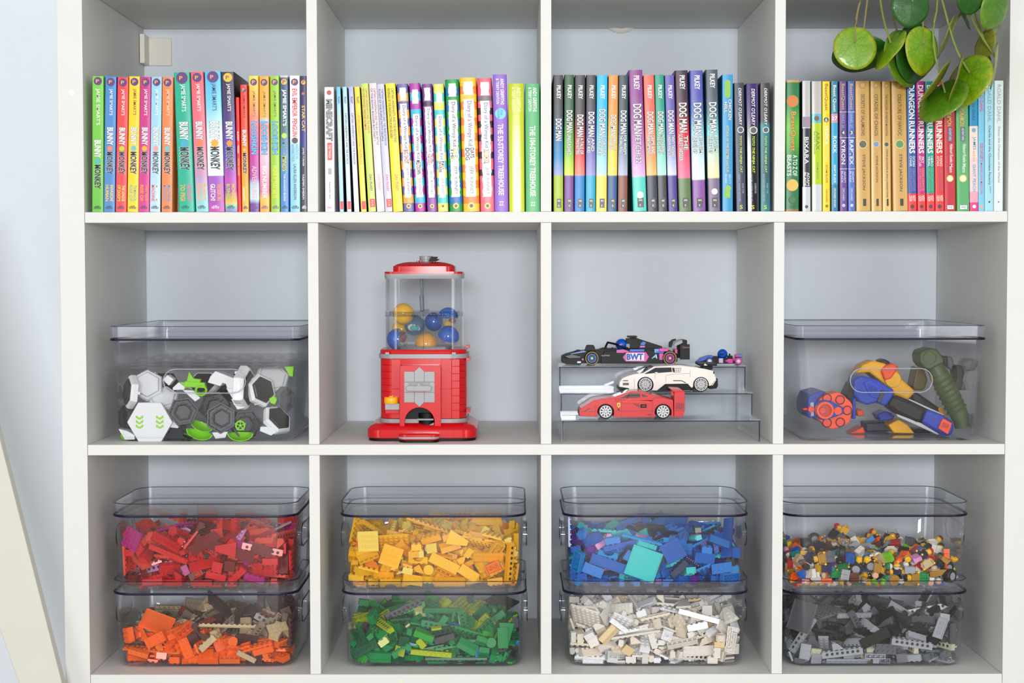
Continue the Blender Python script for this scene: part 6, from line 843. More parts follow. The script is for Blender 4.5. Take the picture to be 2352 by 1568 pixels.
# chute frame with arched opening
def arch_prof():
    P = [G(333, 1455), G(333, 930), G(350, 921), G(640, 921), G(656, 930), G(656, 1455), G(608, 1455)]
    x0, zc_ = G(489, 1368); r_ = (G(608, 0)[0]-G(371, 0)[0])/2
    for a in range(0, 181, 15): P.append((x0+r_*math.cos(math.radians(a)), zc_+r_*math.sin(math.radians(a))))
    P.append(G(371, 1455)); return P
MB().prism(arch_prof(), yf-.016, yf-.0005, 'y').build('chute_frame', m_red, gm, bevel=.0006)
x0, zc_ = G(489, 1368)
slab('chute_back', 372, 1252, 607, 1450, -.0004, m_blk, y=yf-.0006)
MB().lathe([(.0135, 0), (.0135, .030)], 20, c=(G(540, 0)[0], yf-.0005, gz(1450)), m=0).build('chute_drum', m_blk, gm, smooth=True)
slab('chute_bar', 470, 1338, 598, 1352, .0145, m_gry)
q0, q1 = G(450, 1446), G(600, 1384)
MB().prism([q0, (q0[0]+.012, q0[1]), (q1[0], q1[1]), (q1[0], q1[1]+.003)], yf-.014, yf-.009, 'y').build('chute_ramp', m_gry, gm)
MB().prism([(q0[0]+.018, q0[1]), (q0[0]+.028, q0[1]), (q1[0], q1[1]-.010), (q1[0], q1[1]-.006)], yf-.0155, yf-.010, 'y').build('chute_ramp', m_gry, gm)
yp = yf-.016
def tile(u0, v0, u1, v1): slab('grey_tile', u0, v0, u1, v1, .0016, m_lg, .0002, yp)
for (u0, u1) in ((369, 447), (528, 607)):
    for (v0, v1) in ((969, 1048), (1051, 1128), (1131, 1209)): tile(u0, v0, u1, v1)
for pr in ([G(449, 1048), G(526, 1048), G(526, 968), G(488, 932), G(449, 968)], [G(449, 1128), G(526, 1128), G(526, 1051), G(449, 1051)], [G(449, 1131), G(449, 1208), G(488, 1244), G(526, 1208), G(526, 1131)]):
    MB().prism(pr, yp-.0016, yp+.001, 'y').build('grey_tile', m_lg, gm, bevel=.0002, seg=1)
slab('knob_recess', 405, 1049, 568, 1078, .0024, m_gry, .0002, yp)
k0, k1 = G(386, 1118), G(585, 1076); rk = (k1[1]-k0[1])/2
kn = MB(); pr = [(a+(k0[0]+k1[0])/2, b+(k0[1]+k1[1])/2) for a, b in stadium((k1[0]-k0[0])/2-rk, rk)]
kn.prism(pr, yp-.010, yp-.002, 'y').build('turning_knob', m_lg, gm, bevel=.0006)
MB().prism([G(468, 1078), G(508, 1078), G(488, 1055)], yp-.0085, yp-.002, 'y').build('knob_pointer', m_lg, gm)
slab('coin_ledge', 216, 1221, 329, 1271, .010, m_lg, .0004); slab('ledge_support', 216, 1272, 329, 1303, .006, m_red, .0004)
cxx, czz = G(264, 1221)
MB().lathe([(.0108, 0), (.0112, .0006), (.0112, .0085), (.0104, .0098)], 26, c=(cxx, yf-.006, czz)).build('coin', m_yel, gm, smooth=True)
MB().lathe([(.004, 0), (.004, .0016)], 16, c=(cxx, yf-.006, czz+.0098)).build('coin_stud', m_yel, gm, smooth=True)
for (u, v) in ((230, 833), (755, 833)):
    a, b = G(u, v); MB().box((a-.003, yf-.0035, b-.001), (a+.003, yf-.0020, b+.0025)).build('clip', m_gry, gm)
# side details on the right
xr_ = xb+hb
MB().box((xr_-.001, -.03, gz(890)), (xr_+.006, .02, gz(868))).build('side_bracket', m_red, gm, bevel=.0004); MB().box((xr_-.001, -.03, gz(1300)), (xr_+.006, .02, gz(1280))).build('side_bracket', m_red, gm, bevel=.0004)
MB().box((xr_-.002, .01, gz(800)), (xr_+.004, .03, gz(778))).build('side_bracket', m_red, gm, bevel=.0004)
# globe
m_gl = clear((0.955, 0.962, 0.97), 0.03, 'clear_globe', 1.45, 0.015)
hg = (G(818, 0)[0]-G(202, 0)[0])/2; xg = (G(818, 0)[0]+G(202, 0)[0])/2; HG = .052; yg = BY0
def shell(name, z0, z1, hx, hy, r, t, m, parent=gm):
    mb = MB(); mb.loft([rrect(hx, hy, r, z0, 6, xg, yg), rrect(hx, hy, r, z1, 6, xg, yg), rrect(hx-t, hy-t, r-t, z1, 6, xg, yg), rrect(hx-t, hy-t, r-t, z0, 6, xg, yg)], closed=True)
    return mb.build(name, m, parent, smooth=True)
shell('clear_globe', gz(800), gz(540), hg, HG, .022, .0016, m_gl); shell('clear_globe', gz(500), gz(240), hg, HG, .022, .0016, m_gl)
m_rg = clear((0.80, 0.82, 0.86), 0.05, 'clear_ring', 1.5)
shell('clear_ring', gz(540), gz(522), hg+.0008, HG+.0008, .023, .006, m_rg); shell('clear_ring', gz(520), gz(502), hg+.0008, HG+.0008, .023, .006, m_rg)
for i in range(22):
    MB().lathe([(.0018, 0), (.0018, .0013)], 8, c=(xg-hg+.012+i*(2*hg-.024)/21, yg-HG-.0008, gz(521)-.0007)).build('clear_stud', m_rg, gm)
for s in (-1, 1):
    MB().box((xg-.0004, yg-HG-.0004, gz(800)), (xg+.0001, yg-HG+.0002, gz(240))).build('globe_seam', m_edge, gm) if s < 0 else None
rr_layers('dark_tray', hg-.017, HG-.01, .01, [(0, gz(803)), (0, gz(780))], mat((60, 66, 74), .3, 'dark_plastic'), y=yg, x=xg)
m_rod = mat((120, 130, 138), .3, 'grey_rod')
MB().tube([(G(480, 0)[0], yg, gz(240)), (G(487, 0)[0], yg, gz(375)), (G(497, 0)[0], yg-.006, gz(500))], .0024, 8).build('hanging_rod', m_rod, gm, smooth=True)
MB().tube([(G(480, 0)[0], yg-.003, gz(378)), (G(490, 0)[0], yg-.008, gz(500))], .0036, 8).build('rod_sleeve', m_rod, gm, smooth=True)
MB().tube([(G(470, 0)[0], yg-.006, gz(498)), (G(545, 0)[0], yg-.006, gz(494))], .0016, 8).build('rod_hook', m_rod, gm, smooth=True)
# lid
rr_layers('grey_band', hg, HG, .016, [(0, gz(240)), (.001, gz(222)), (.001, gz(202))], m_lg, y=yg, x=xg)
rr_layers('lid_flange', hg+.0005, HG+.0005, .014, [(0, gz(201)), (0, gz(184))], m_red, y=yg, x=xg)
rr_layers('lid', hg-.012, HG-.010, .014, [(0, gz(184)), (0, gz(142)), (-.006, gz(125)), (-.016, gz(112)), (-.024, gz(106))], m_red, y=yg, x=xg)
for u in (290, 725):
    MB().cyl((G(u, 0)[0], yg-HG+.0098, gz(150)), .0008, -.0004, 'y', 8).build('pin_hole', m_hole, gm)
for u in (455, 478, 500, 560, 585): MB().cyl((G(u, 0)[0], yg-.008, gz(107)), .0022, .0026, 'z', 10).build('stud', m_red, gm)
MB().lathe([(.0100, 0), (.0100, .0035), (.0106, .004), (.0106, .0085), (.009, .009)], 20, c=(G(520, 0)[0], yg-.005, gz(104))).build('top_knob', m_lg, gm, smooth=True)
hp = MB(); a, b = G(543, 100); c3, d3 = G(570, 64); e3, f3 = G(617, 64); g3, h3 = G(604, 100)
hp.prism([(a, b), (c3, d3), (e3, d3), (e3-.002, d3-.003), (c3+.012, d3-.004), (g3, h3)], yg-.016, yg-.002, 'y').build('latch', m_blk, gm, bevel=.0004)
# tile seams read on the base
for u in (175, 330, 760): 
    if not 325 < u < 643: a, b = G(u, 1452); MB().box((a-.0002, -.069, gz(1478)), (a+.0002, -.0676, gz(1428))).build('base_seam', m_dred, gm)

# capsules inside the globe (each a thing of its own)
BLU = (10, 92, 186)
m_cap = clear((0.90, 0.93, 0.95), 0.04, 'clear_capsule', 1.4, 0.05)
def capsule(u, v, rp, dy, c1, axis, label, extra=None, fwd=None):
    r = rp*K/3.41; x, z = G(u, v)
    p = Vector((gc.x+x, GY+.065+yg+dy, Z1+z))
    root = tag(empty('toy_capsule', p), label, 'capsule', 'capsules in the gumball machine globe')
    q = Vector((0, 0, 1)).rotation_difference(Vector(axis)); root.rotation_mode = 'QUATERNION'; root.rotation_quaternion = q
    MB().ball((0, 0, 0), r, 22, 8, z0=0, z1=1, cap=False).build('coloured_half', mat(c1, .2, 'capsule_plastic', coat=.4), root, smooth=True)
    MB().ball((0, 0, 0), r*.985, 22, 8, z0=-1, z1=0, cap=False).build('clear_half', m_cap, root, smooth=True)
    MB().ring((0, 0, -.0007), r*1.02, r*.95, .0014, 'z', 24).build('joint_ring', m_cap, root, smooth=True)
    if extra:
        for (a, b, c_, rr, col) in extra:
            MB().ball((a*r, b*r, c_*r), rr*r, 9, 6, sc=(1.2, .8, .9)).build('tiny_toy', mat(col, .35, 'toy_plastic'), root)
    return root
fy = -.031
capsule(345, 520, 86, -.026, (250, 190, 20), (0.0, -.7, .1), 'yellow fronted capsule, highest on the left', [(0, 0, -.5, .4, (30, 80, 150))])
capsule(437, 612, 86, fy, (60, 110, 150), (0.2, .9, .4), 'clear capsule with a white and teal toy inside', [(-.1, .1, -.3, .42, (236, 232, 220)), (.1, .0, -.5, .36, (40, 170, 160)), (.3, .2, -.1, .25, (236, 232, 220))])
capsule(300, 722, 88, fy+.002, BLU, (-.95, -.15, .05), 'half blue half clear capsule, low on the left', [(.1, 0, -.45, .35, (150, 60, 60)), (-.3, .1, -.4, .3, (200, 180, 180))])
capsule(318, 650, 80, .006, (250, 190, 30), (.1, -.2, 1), 'yellow topped capsule behind the left blue one', [(0, 0, -.4, .35, (120, 60, 40))])
capsule(525, 762, 92, -.020, (235, 170, 70), (0.1, -.3, .95), 'amber capsule resting at the bottom middle', [(.1, 0, -.4, .4, (220, 90, 160)), (-.3, 0, -.3, .3, (250, 200, 90))])
capsule(705, 700, 88, fy+.001, BLU, (.25, -.45, .85), 'blue topped capsule, low on the right', [(-.3, .1, -.5, .3, (230, 120, 180)), (.1, -.1, -.45, .3, (230, 220, 200)), (.4, .1, -.3, .25, (60, 190, 180))])
capsule(698, 552, 84, -.012, (20, 110, 200), (0, .1, 1), 'blue topped capsule, highest on the right', [(0, 0, -.6, .35, (250, 190, 30)), (.4, 0, -.3, .3, (140, 60, 50))])
capsule(578, 590, 78, .012, BLU, (.2, -.8, .3), 'all blue capsule behind the middle', [(0, 0, -.4, .3, (90, 90, 90))])

# ---------------------------------------------------------------- acrylic riser stand
SX0, SX1 = at(1290.5, 960, .034).x, at(1746.5, 960, .034).x
ST = [(.034, at(1500, 964, .034).z-Z1), (.110, None), (.186, None)]
h1 = ST[0][1]; HS = [h1, at(1500, 901.5, .110).z-Z1, at(1500, 840, .186).z-Z1]; YS = [.034, .110, .186, .262]
m_ac = clear((0.955, 0.962, 0.975), 0.02, 'clear_acrylic', 1.5); m_ace = clear((0.52, 0.53, 0.60), 0.06, 'acrylic_edge', 1.5)
st = tag(empty('riser_stand', ((SX0+SX1)/2, .15, Z1+.0004)), 'clear acrylic three-step riser stand carrying the toy cars', 'display stand')
ox, oy = (SX0+SX1)/2, .15; hxs = (SX1-SX0)/2; t = .003
for i in range(3):
    MB().box((-hxs, YS[i]-oy, HS[i]-t), (hxs, YS[i+1]-oy-(t if i < 2 else 0)-.0002, HS[i])).build('tread', m_ac, st)
    z0 = 0 if i == 0 else HS[i-1]
    MB().box((-hxs, YS[i]-oy-.0002, z0+.0002), (hxs, YS[i]-oy+t, HS[i]-t-.0002)).build('riser', m_ac, st) if i else None
    e = MB().box((-hxs-.0002, YS[i]-oy-.0007, HS[i]-t-.0004), (hxs+.0002, YS[i]-oy, HS[i]-.0014)); e.build('front_edge', m_ace, st, bevel=.0003)
pr = [(YS[0]-oy, 0), (YS[0]-oy, HS[0]-t-.0004), (YS[1]-oy, HS[0]-t-.0004), (YS[1]-oy, HS[1]-t-.0004), (YS[2]-oy, HS[1]-t-.0004), (YS[2]-oy, HS[2]-t-.0004), (YS[3]-oy, HS[2]-t-.0004), (YS[3]-oy, 0)]
for s in (-1, 1):
    a, b = sorted((s*hxs, s*(hxs-t)))
    MB().prism(pr, a, b, 'x').build('side_panel', m_ac, st)
    for i in range(3):
        z0 = 0.0003 if i == 0 else HS[i-1]
        MB().box((a+.0006, YS[i]-oy-.0007, z0), (b-.0006, YS[i]-oy+.0003, HS[i]-t)).build('side_edge', m_ace, st)

# ---------------------------------------------------------------- toy cars on the stand
def side_frame(uc, Y, zs, x0=1270, y0=750, k=4.704):
    o = at(x0+uc/k, 900, Y)
    def C(u, v):
        p = at(x0+u/k, y0+v/k, Y); return p.x-o.x, p.z-zs
    return o, C
m_tyre = mat((26, 26, 28), .6, 'tyre_rubber')
def arc(C, u, v, r, a0, a1, n=9):
    return [C(u+r*math.cos(math.radians(a0+(a1-a0)*i/n)), v-r*math.sin(math.radians(a0+(a1-a0)*i/n))) for i in range(n+1)]
def wheel(root, x, z, y, w, rt, rr, rim, spokes, sw, stripe=None, hub=None, s=1, star=False):
    """wheel with its outer face at y; s = +1 faces -y, -1 faces +y"""
    o = MB().lathe([(rt*.80, 0), (rt*.93, 0), (rt, .0012*s), (rt, (w-.0012)*s), (rt*.93, w*s), (rt*.80, w*s)], 30, c=(x, y, z), axis='y').build('wheel', m_tyre, root, smooth=True)
    mb = MB().ring((x, y-.0002*s, z), rr, rr*.86, .003*s, 'y', 30)
    mb.cyl((x, y+.0022*s, z), rr*.9, .0006*s, 'y', 24, m=1)
    for i in range(spokes):
        a = 2*math.pi*i/spokes+math.pi/2; ca, sa = math.cos(a), math.sin(a)
        def Q(r_, t_): return (x+r_*ca-t_*sa, z+r_*sa+t_*ca)
        if star: pr = [Q(rr*.15, -sw*1.5), Q(rr*.93, -sw*3.0), Q(rr*.93, -sw*1.3), Q(rr*.42, 0), Q(rr*.93, sw*1.3), Q(rr*.93, sw*3.0), Q(rr*.15, sw*1.5)]
        else: pr = [Q(rr*.15, -sw), Q(rr*.92, -sw*.8), Q(rr*.92, sw*.8), Q(rr*.15, sw)]
        mb.prism(pr, y-.0003*s, y+.0015*s, 'y')
    mb.cyl((x, y-.0002*s, z), rr*.24, .002*s, 'y', 14)
    mb.build('rim', [mat(rim, .25, 'rim_plastic'), mat((60, 60, 64), .4, 'rim_dark') if not hub else mat(hub, .4, 'rim_dark')], o, smooth=True)
    if stripe: MB().ring((x, y+.0001*s, z), rt*.92, rt*.86, -.0003*s, 'y', 30).build('tyre_stripe', mat(stripe, .4, 'printed_ink'), o)
def pr_(root, name, pts, y0, y1, m, bev=.0004):
    return MB().prism(pts, y0, y1, 'y').build(name, m, root, bevel=bev, seg=1)
def bx_(root, name, C, u0, v0, u1, v1, y0, y1, m, bev=.0003):
    a, b = C(u0, v1); c, d = C(u1, v0)
    return MB().box((a, y0, b), (c, y1, d)).build(name, m, root, bevel=bev, seg=1)
def P_(C, *a): return [C(*p) for p in a]

# red sports car, lowest step
zs = Z1+HS[0]+.0006; W_ = .058; o, C = side_frame(858, .042, zs)
car = tag(empty('toy_car', (o.x, .042, zs)), 'red brick-built sports car with tall rear wing, on the lowest step', 'toy car', 'toy cars on the riser stand')
m_rc = mat((204, 14, 26), .28, 'red_plastic', coat=.1); m_glass = mat((92, 84, 84), .15, 'smoked_glass', coat=.6); m_line = mat((110, 12, 18), .4, 'printed_ink')
body = P_(C, (285, 940), (285, 905), (300, 886), (375, 838), (440, 796), (530, 782), (640, 776), (740, 790), (1075, 803), (1090, 765), (1225, 772), (1300, 792), (1305, 972), (1282, 972)) + arc(C, 1190, 925, 92, -25, 205, 10) + P_(C, (1100, 978), (690, 978)) + arc(C, 570, 925, 92, -30, 205, 10) + P_(C, (478, 972), (300, 968))
pr_(car, 'body', body, 0, W_, m_rc)
cab = P_(C, (600, 785), (830, 703), (960, 700), (1050, 732), (1228, 772), (1100, 800), (690, 800))
pr_(car, 'cabin', cab, .005, W_-.005, m_rc)
pr_(car, 'side_window', P_(C, (712, 778), (835, 722), (945, 722), (945, 768)), .0042, .0052, m_glass, 0)
pr_(car, 'side_window', P_(C, (962, 726), (1035, 758), (965, 760)), .0042, .0052, m_glass, 0)
for a in ((832, 722, 800, 776), (780, 748, 946, 744)): 
    p, q2 = C(a[0], a[1]), C(a[2], a[3]); MB().tube([(p[0], .0041, p[1]), (q2[0], .0041, q2[1])], .0004, 5).build('window_bar', m_line, car)
pr_(car, 'windscreen', P_(C, (612, 782), (828, 700), (836, 704), (640, 786)), .008, W_-.008, mat((220, 222, 226), .08, 'windscreen', coat=.8), 0)
for (cx_, cy_) in ((570, 925), (1190, 925)):
    A = arc(C, cx_, cy_, 112, -15, 195, 14); Bq = arc(C, cx_, cy_, 93, -15, 195, 14)
    MB().add([(p[0], -.0012, p[1]) for p in A]+[(p[0], -.0012, p[1]) for p in Bq]+[(p[0], .0004, p[1]) for p in A]+[(p[0], .0004, p[1]) for p in Bq],
             [(i, i+1, 16+i, 15+i) for i in range(14)]+[(30+i, 31+i, i+1, i) for i in range(14)]+[(15+i, 16+i, 46+i, 45+i) for i in range(14)]).build('wheel_arch', m_rc, car)
R1 = (C(570+82, 0)[0]-C(570, 0)[0])
for cx_ in (570, 1190):
    x, z = C(cx_, 925); z = R1
    wheel(car, x, z, -.0006, .012, R1, R1*.80, (205, 205, 208), 5, .0013, star=True, hub=(110, 110, 112)); wheel(car, x, z, W_+.0006, .012, R1, R1*.80, (205, 205, 208), 5, .0016, star=True, s=-1, hub=(130, 130, 132))
pr_(car, 'rear_panel', P_(C, (1308, 975), (1310, 705), (1425, 700), (1425, 900), (1405, 975)), .0, W_, m_rc)
pr_(car, 'rear_wing', P_(C, (1283, 676), (1390, 680), (1425, 702), (1312, 706), (1285, 694)), -.001, W_+.001, m_rc)
bx_(car, 'wing_post', C, 1283, 700, 1306, 745, .004, .010, m_rc)
for i in range(5): bx_(car, 'vent_slit', C, 1328+i*18, 824, 1339+i*18, 892, -.0004, .0006, m_line, 0)
bx_(car, 'rear_seam', C, 1312, 904, 1418, 908, -.0004, .0006, m_line, 0); bx_(car, 'side_seam', C, 690, 907, 1075, 911, -.0004, .0006, m_line, 0)
bx_(car, 'door_seam', C, 740, 800, 743, 975, -.0004, .0006, m_line, 0); bx_(car, 'door_seam', C, 1072, 806, 1075, 975, -.0004, .0006, m_line, 0)
bx_(car, 'door_top', C, 745, 806, 1065, 826, -.0022, .0004, mat((226, 60, 62), .2, 'red_plastic', coat=.4)); bx_(car, 'intake', C, 945, 838, 1012, 876, -.0008, .001, m_blk, 0); bx_(car, 'intake_slat', C, 960, 852, 1000, 860, -.0014, 0, m_rc, 0)
pr_(car, 'intake_arrow', P_(C, (860, 832), (935, 838), (935, 872)), -.0005, .0005, m_line, 0); pr_(car, 'side_mark', P_(C, (1005, 950), (1060, 935), (1060, 962)), -.0005, .0005, m_line, 0)
pr_(car, 'nose_light', P_(C, (325, 918), (395, 878), (405, 884), (345, 916)), -.0005, .0005, m_line, 0)
bx_(car, 'nose_seam', C, 300, 914, 470, 917, -.0004, .0006, m_line, 0); bx_(car, 'nose_seam', C, 458, 850, 461, 968, -.0004, .0006, m_line, 0)
for u in (372, 425):
    x, z = C(u, 945); MB().ring((x, .0002, z), .0026, .0019, -.0006, 'y', 14).build('lamp_ring', m_rc, car)
bx_(car, 'nose_bumper', C, 282, 912, 320, 965, .006, W_-.006, mat((60, 16, 20), .4, 'dark_bumper'))
bx_(car, 'mirror', C, 683, 770, 705, 800, -.004, .003, m_rc)
ems = C(711, 848); MB().prism([(ems[0]+a, ems[1]+b) for a, b in ((-.0026, .0032), (0, .0038), (.0026, .0032), (.0022, -.0014), (0, -.0038), (-.0022, -.0014))], -.0006, .0004, 'y').build('shield_badge', mat((240, 210, 30), .3, 'printed_ink'), car)
hs = MB().prism([(ems[0]+a*.001, ems[1]+b*.001) for a, b in ((-.9, -1.8), (-.3, -.4), (-1.3, .1), (-1.4, -.5), (-1.8, .2), (-.6, .9), (-.2, 1.9), (.1, 2.4), (.5, 1.8), (.9, 1.5), (.5, 1.2), (1.5, .9), (1.3, .5), (.4, .3), (.6, -.4), (1.4, -.6), (1.2, -1.0), (.2, -.8), (-.4, -1.9))], -.0009, -.0005, 'y'); hs.build('badge_horse', m_dark, car)
em2 = C(709, 893); MB().cyl((em2[0], .0002, em2[1]), .0014, -.0006, 'y', 12).build('fuel_cap', m_dark, car)
pr_(car, 'bonnet_panel', P_(C, (440, 796), (610, 771), (640, 776), (530, 784)), .012, W_-.012, m_rc)  # raised bonnet panel in the body red

# white sports car, middle step
zs = Z1+HS[1]+.0006; W_ = .058; o, C = side_frame(1250, .118, zs)
car = tag(empty('toy_car', (o.x, .118, zs)), 'white and black brick-built hypercar with multi-spoke wheels, on the middle step', 'toy car', 'toy cars on the riser stand')
m_wc = mat((236, 231, 224), .3, 'white_plastic'); m_ws = mat((150, 140, 132), .5, 'printed_ink')
body = P_(C, (716, 682), (720, 600), (745, 562), (800, 535), (880, 513), (990, 500), (1120, 500), (1290, 488), (1300, 432), (1390, 424), (1480, 432), (1640, 455), (1735, 478), (1745, 485), (1748, 520), (1765, 560), (1712, 636), (1690, 640)) + arc(C, 1600, 630, 86, -10, 190, 10) + P_(C, (1505, 660), (1490, 655), (1456, 616), (1212, 620), (1125, 690), (1096, 690)) + arc(C, 1000, 630, 88, -40, 200, 11) + P_(C, (905, 690),)
pr_(car, 'body', body, 0, W_, m_wc)
pr_(car, 'cabin', P_(C, (960, 512), (1095, 432), (1380, 418), (1560, 440), (1700, 472), (1300, 500)), .005, W_-.005, m_wc)
pr_(car, 'side_window', P_(C, (985, 512), (1105, 444), (1278, 440), (1284, 486), (1120, 498)), -.0003, .0058, mat((40, 46, 54), .12, 'smoked_glass', coat=.6), 0)
pr_(car, 'windscreen', P_(C, (905, 520), (1090, 432), (1100, 438), (985, 512)), .006, W_-.006, mat((70, 76, 84), .1, 'smoked_glass', coat=.6), 0)
pr_(car, 'mirror', P_(C, (1100, 492), (1132, 490), (1130, 506), (1104, 506)), -.004, .001, m_wc)
pr_(car, 'side_grille', P_(C, (1290, 445), (1385, 445), (1378, 492), (1300, 494)), -.0006, .0005, m_ws, 0)
for i in range(3):
    for j in range(2): bx_(car, 'grille_hole', C, 1316+i*22, 452+j*20, 1332+i*22, 466+j*20, -.0012, 0, m_wc, 0)
pr_(car, 'grille_bar', P_(C, (1290, 447), (1308, 447), (1316, 490), (1302, 492)), -.0012, 0, m_blk, 0)
pr_(car, 'sill', P_(C, (1110, 695), (1215, 623), (1455, 619), (1500, 668), (1500, 684), (1130, 697)), .001, W_-.001, m_blk)
pr_(car, 'front_splitter', P_(C, (716, 690), (716, 648), (820, 664), (822, 694)), -.001, W_+.001, m_blk)
bx_(car, 'grille', C, 755, 606, 820, 632, -.0006, .001, mat((60, 58, 58), .4, 'dark_grille'), 0); bx_(car, 'lamp_slot', C, 758, 578, 812, 588, -.0006, .001, mat((70, 64, 60), .4, 'dark_grille'), 0)
bx_(car, 'rear_underbody', C, 1480, 615, 1530, 690, .002, W_-.002, m_blk); bx_(car, 'blue_block', C, 1490, 612, 1520, 628, .0005, .006, mat((0, 90, 190), .3, 'blue_plastic'))
pr_(car, 'diffuser', P_(C, (1676, 664), (1705, 640), (1770, 562), (1782, 560), (1785, 640), (1770, 668), (1700, 676)), .002, W_-.002, m_blk)
MB().tube([(*[C(1700, 600)[0], -.0008], C(1700, 600)[1]), (C(1722, 634)[0], -.0008, C(1722, 634)[1]), (C(1762, 570)[0], -.0008, C(1762, 570)[1])], .0007, 5).build('white_trim', m_wc, car)
bx_(car, 'tail_light', C, 1732, 484, 1744, 508, -.001, .002, m_blk, 0)
bx_(car, 'rear_wing', C, 1585, 402, 1772, 424, -.002, W_+.002, m_blk); bx_(car, 'wing_post', C, 1632, 424, 1736, 468, .012, W_-.012, m_blk); pr_(car, 'wing_trim', P_(C, (1628, 418), (1640, 396), (1668, 418)), -.0032, -.002, m_wc, 0)
for sg in (((1222, 524), (1312, 510)), ((1312, 510), (1482, 505)), ((1482, 470), (1482, 545)), ((1222, 524), (1222, 600)), ((880, 560), (880, 680)), ((1105, 505), (1105, 560))):
    p, q2 = C(*sg[0]), C(*sg[1]); MB().tube([(p[0], -.0001, p[1]), (q2[0], -.0001, q2[1])], .00025, 4).build('panel_seam', m_ws, car)
MB().tube([(C(u, v)[0], -.0004, C(u, v)[1]) for u, v in ((1300, 582), (1390, 584), (1435, 606))], .0006, 5).build('side_curve', m_blk, car)
R1 = C(1082, 0)[0]-C(1000, 0)[0]
for cx_ in (1000, 1600):
    x, z = C(cx_, 628); z = R1
    wheel(car, x, z, -.0006, .012, R1, R1*.86, (200, 200, 202), 9, .0007, star=True, hub=(54, 54, 58)); wheel(car, x, z, W_+.0006, .012, R1, R1*.86, (200, 200, 202), 9, .0007, star=True, s=-1, hub=(54, 54, 58))

# racing car, top step
zs = Z1+HS[2]+.0006; W_ = .050; o, C = side_frame(790, .198, zs)
m_b = mat((9, 10, 13), .42, 'black_plastic', spec=.22); m_pk = mat((215, 50, 160), .3, 'pink_plastic'); m_bl = mat((0, 90, 200), .3, 'blue_plastic'); m_lb = mat((90, 160, 220), .3, 'light_blue_plastic'); m_wp = mat((235, 235, 240), .3, 'printed_ink')
car = tag(empty('toy_racing_car', (o.x, .198, zs)), 'black, pink and blue brick-built racing car lettered BWT, on the top step', 'toy car', 'toy cars on the riser stand')
wi = .010
body = P_(C, (98, 384), (98, 322), (140, 300), (240, 272), (370, 256), (430, 262), (520, 246), (700, 250), (820, 244), (1000, 236), (1200, 238), (1350, 310), (1352, 380), (1190, 402), (950, 402), (520, 400), (400, 396), (305, 400), (160, 402))
pr_(car, 'chassis', body, wi, W_-wi, m_b)
pr_(car, 'front_wing', P_(C, (98, 388), (98, 330), (180, 340), (305, 335), (305, 408), (150, 406)), -.001, W_+.001, m_b)
pr_(car, 'wing_plate', P_(C, (120, 322), (200, 300), (300, 320), (300, 338), (185, 346)), .001, W_-.001, mat((44, 46, 54), .3, 'dark_plastic'))
pr_(car, 'nose_stripe', P_(C, (190, 296), (360, 256), (368, 262), (358, 276), (200, 300)), wi-.0006, W_-wi+.0006, m_lb, 0)
pr_(car, 'fin', P_(C, (228, 274), (262, 250), (298, 252), (300, 268)), wi-.001, wi+.003, m_b)
pr_(car, 'front_fairing', P_(C, (342, 262), (362, 205), (380, 198), (440, 200), (452, 218), (462, 262)), .001, .013, m_b)
pr_(car, 'sidepod', P_(C, (520, 400), (520, 330), (560, 268), (690, 262), (760, 256), (1000, 250), (1190, 262), (1190, 400), (950, 400)), .003, W_-.003, m_b)
pr_(car, 'pink_panel', P_(C, (755, 330), (800, 276), (1005, 276), (1038, 325), (1005, 378), (788, 376)), .0014, .0036, m_pk, 0)
bx_(car, 'white_panel', C, 792, 284, 986, 366, .0008, .002, m_wp, 0)
a, b = C(886, 325); a2, b2 = C(976, 290); a3, b3 = C(796, 360)
put_text('BWT', car, (a, .0008, b), a2-a3, (b2-b3), (20, 70, 180), (1, 0, 0), (0, 0, 1), .05)
pr_(car, 'pink_shoulder', P_(C, (688, 282), (690, 252), (760, 246), (830, 268), (760, 284)), .0024, .006, m_pk, 0)
bx_(car, 'blue_band', C, 832, 244, 990, 270, .0024, W_-.0024, m_bl); bx_(car, 'light_blue_block', C, 1098, 240, 1148, 284, .0022, W_-.0022, m_lb); bx_(car, 'pink_block', C, 1150, 236, 1246, 268, .0022, W_-.0022, m_pk); bx_(car, 'blue_block', C, 1120, 268, 1200, 286, .0018, W_-.0018, m_bl); bx_(car, 'pink_block', C, 1150, 288, 1196, 360, .0018, .006, m_pk)
bx_(car, 'pink_block', C, 1322, 248, 1350, 290, .006, W_-.006, m_pk)
a, b = C(1098, 322); put_text('A', car, (a, .0024, b), .0095, .0070, (170, 215, 245), fat=.02, shear=.3); 
a, b = C(575, 312); put_text('ALPINE', car, (a, .0028, b), .0165, .0022, (190, 195, 205))
a, b = C(1435, 222); 
pr_(car, 'engine_cover', P_(C, (842, 244), (850, 150), (880, 118), (930, 134), (1192, 218), (1192, 242)), W_/2-.006, W_/2+.006, m_b)
bx_(car, 'air_box', C, 800, 132, 934, 238, W_/2-.008, W_/2+.008, m_b); bx_(car, 'camera_bar', C, 815, 104, 916, 122, W_/2-.013, W_/2+.013, m_b); bx_(car, 'camera_post', C, 845, 120, 880, 134, W_/2-.004, W_/2+.004, m_b)
pr_(car, 'blue_flash', P_(C, (958, 186), (985, 164), (1018, 178), (996, 206), (960, 204)), W_/2-.0068, W_/2-.0058, m_bl, 0); bx_(car, 'pink_decal', C, 950, 212, 1004, 230, W_/2-.0068, W_/2-.0058, mat((200, 90, 190), .3, 'printed_ink'), 0)
bx_(car, 'headrest', C, 800, 190, 838, 238, W_/2-.009, W_/2+.009, mat((120, 130, 140), .3, 'grey_plastic'))
a, b = C(752, 198)
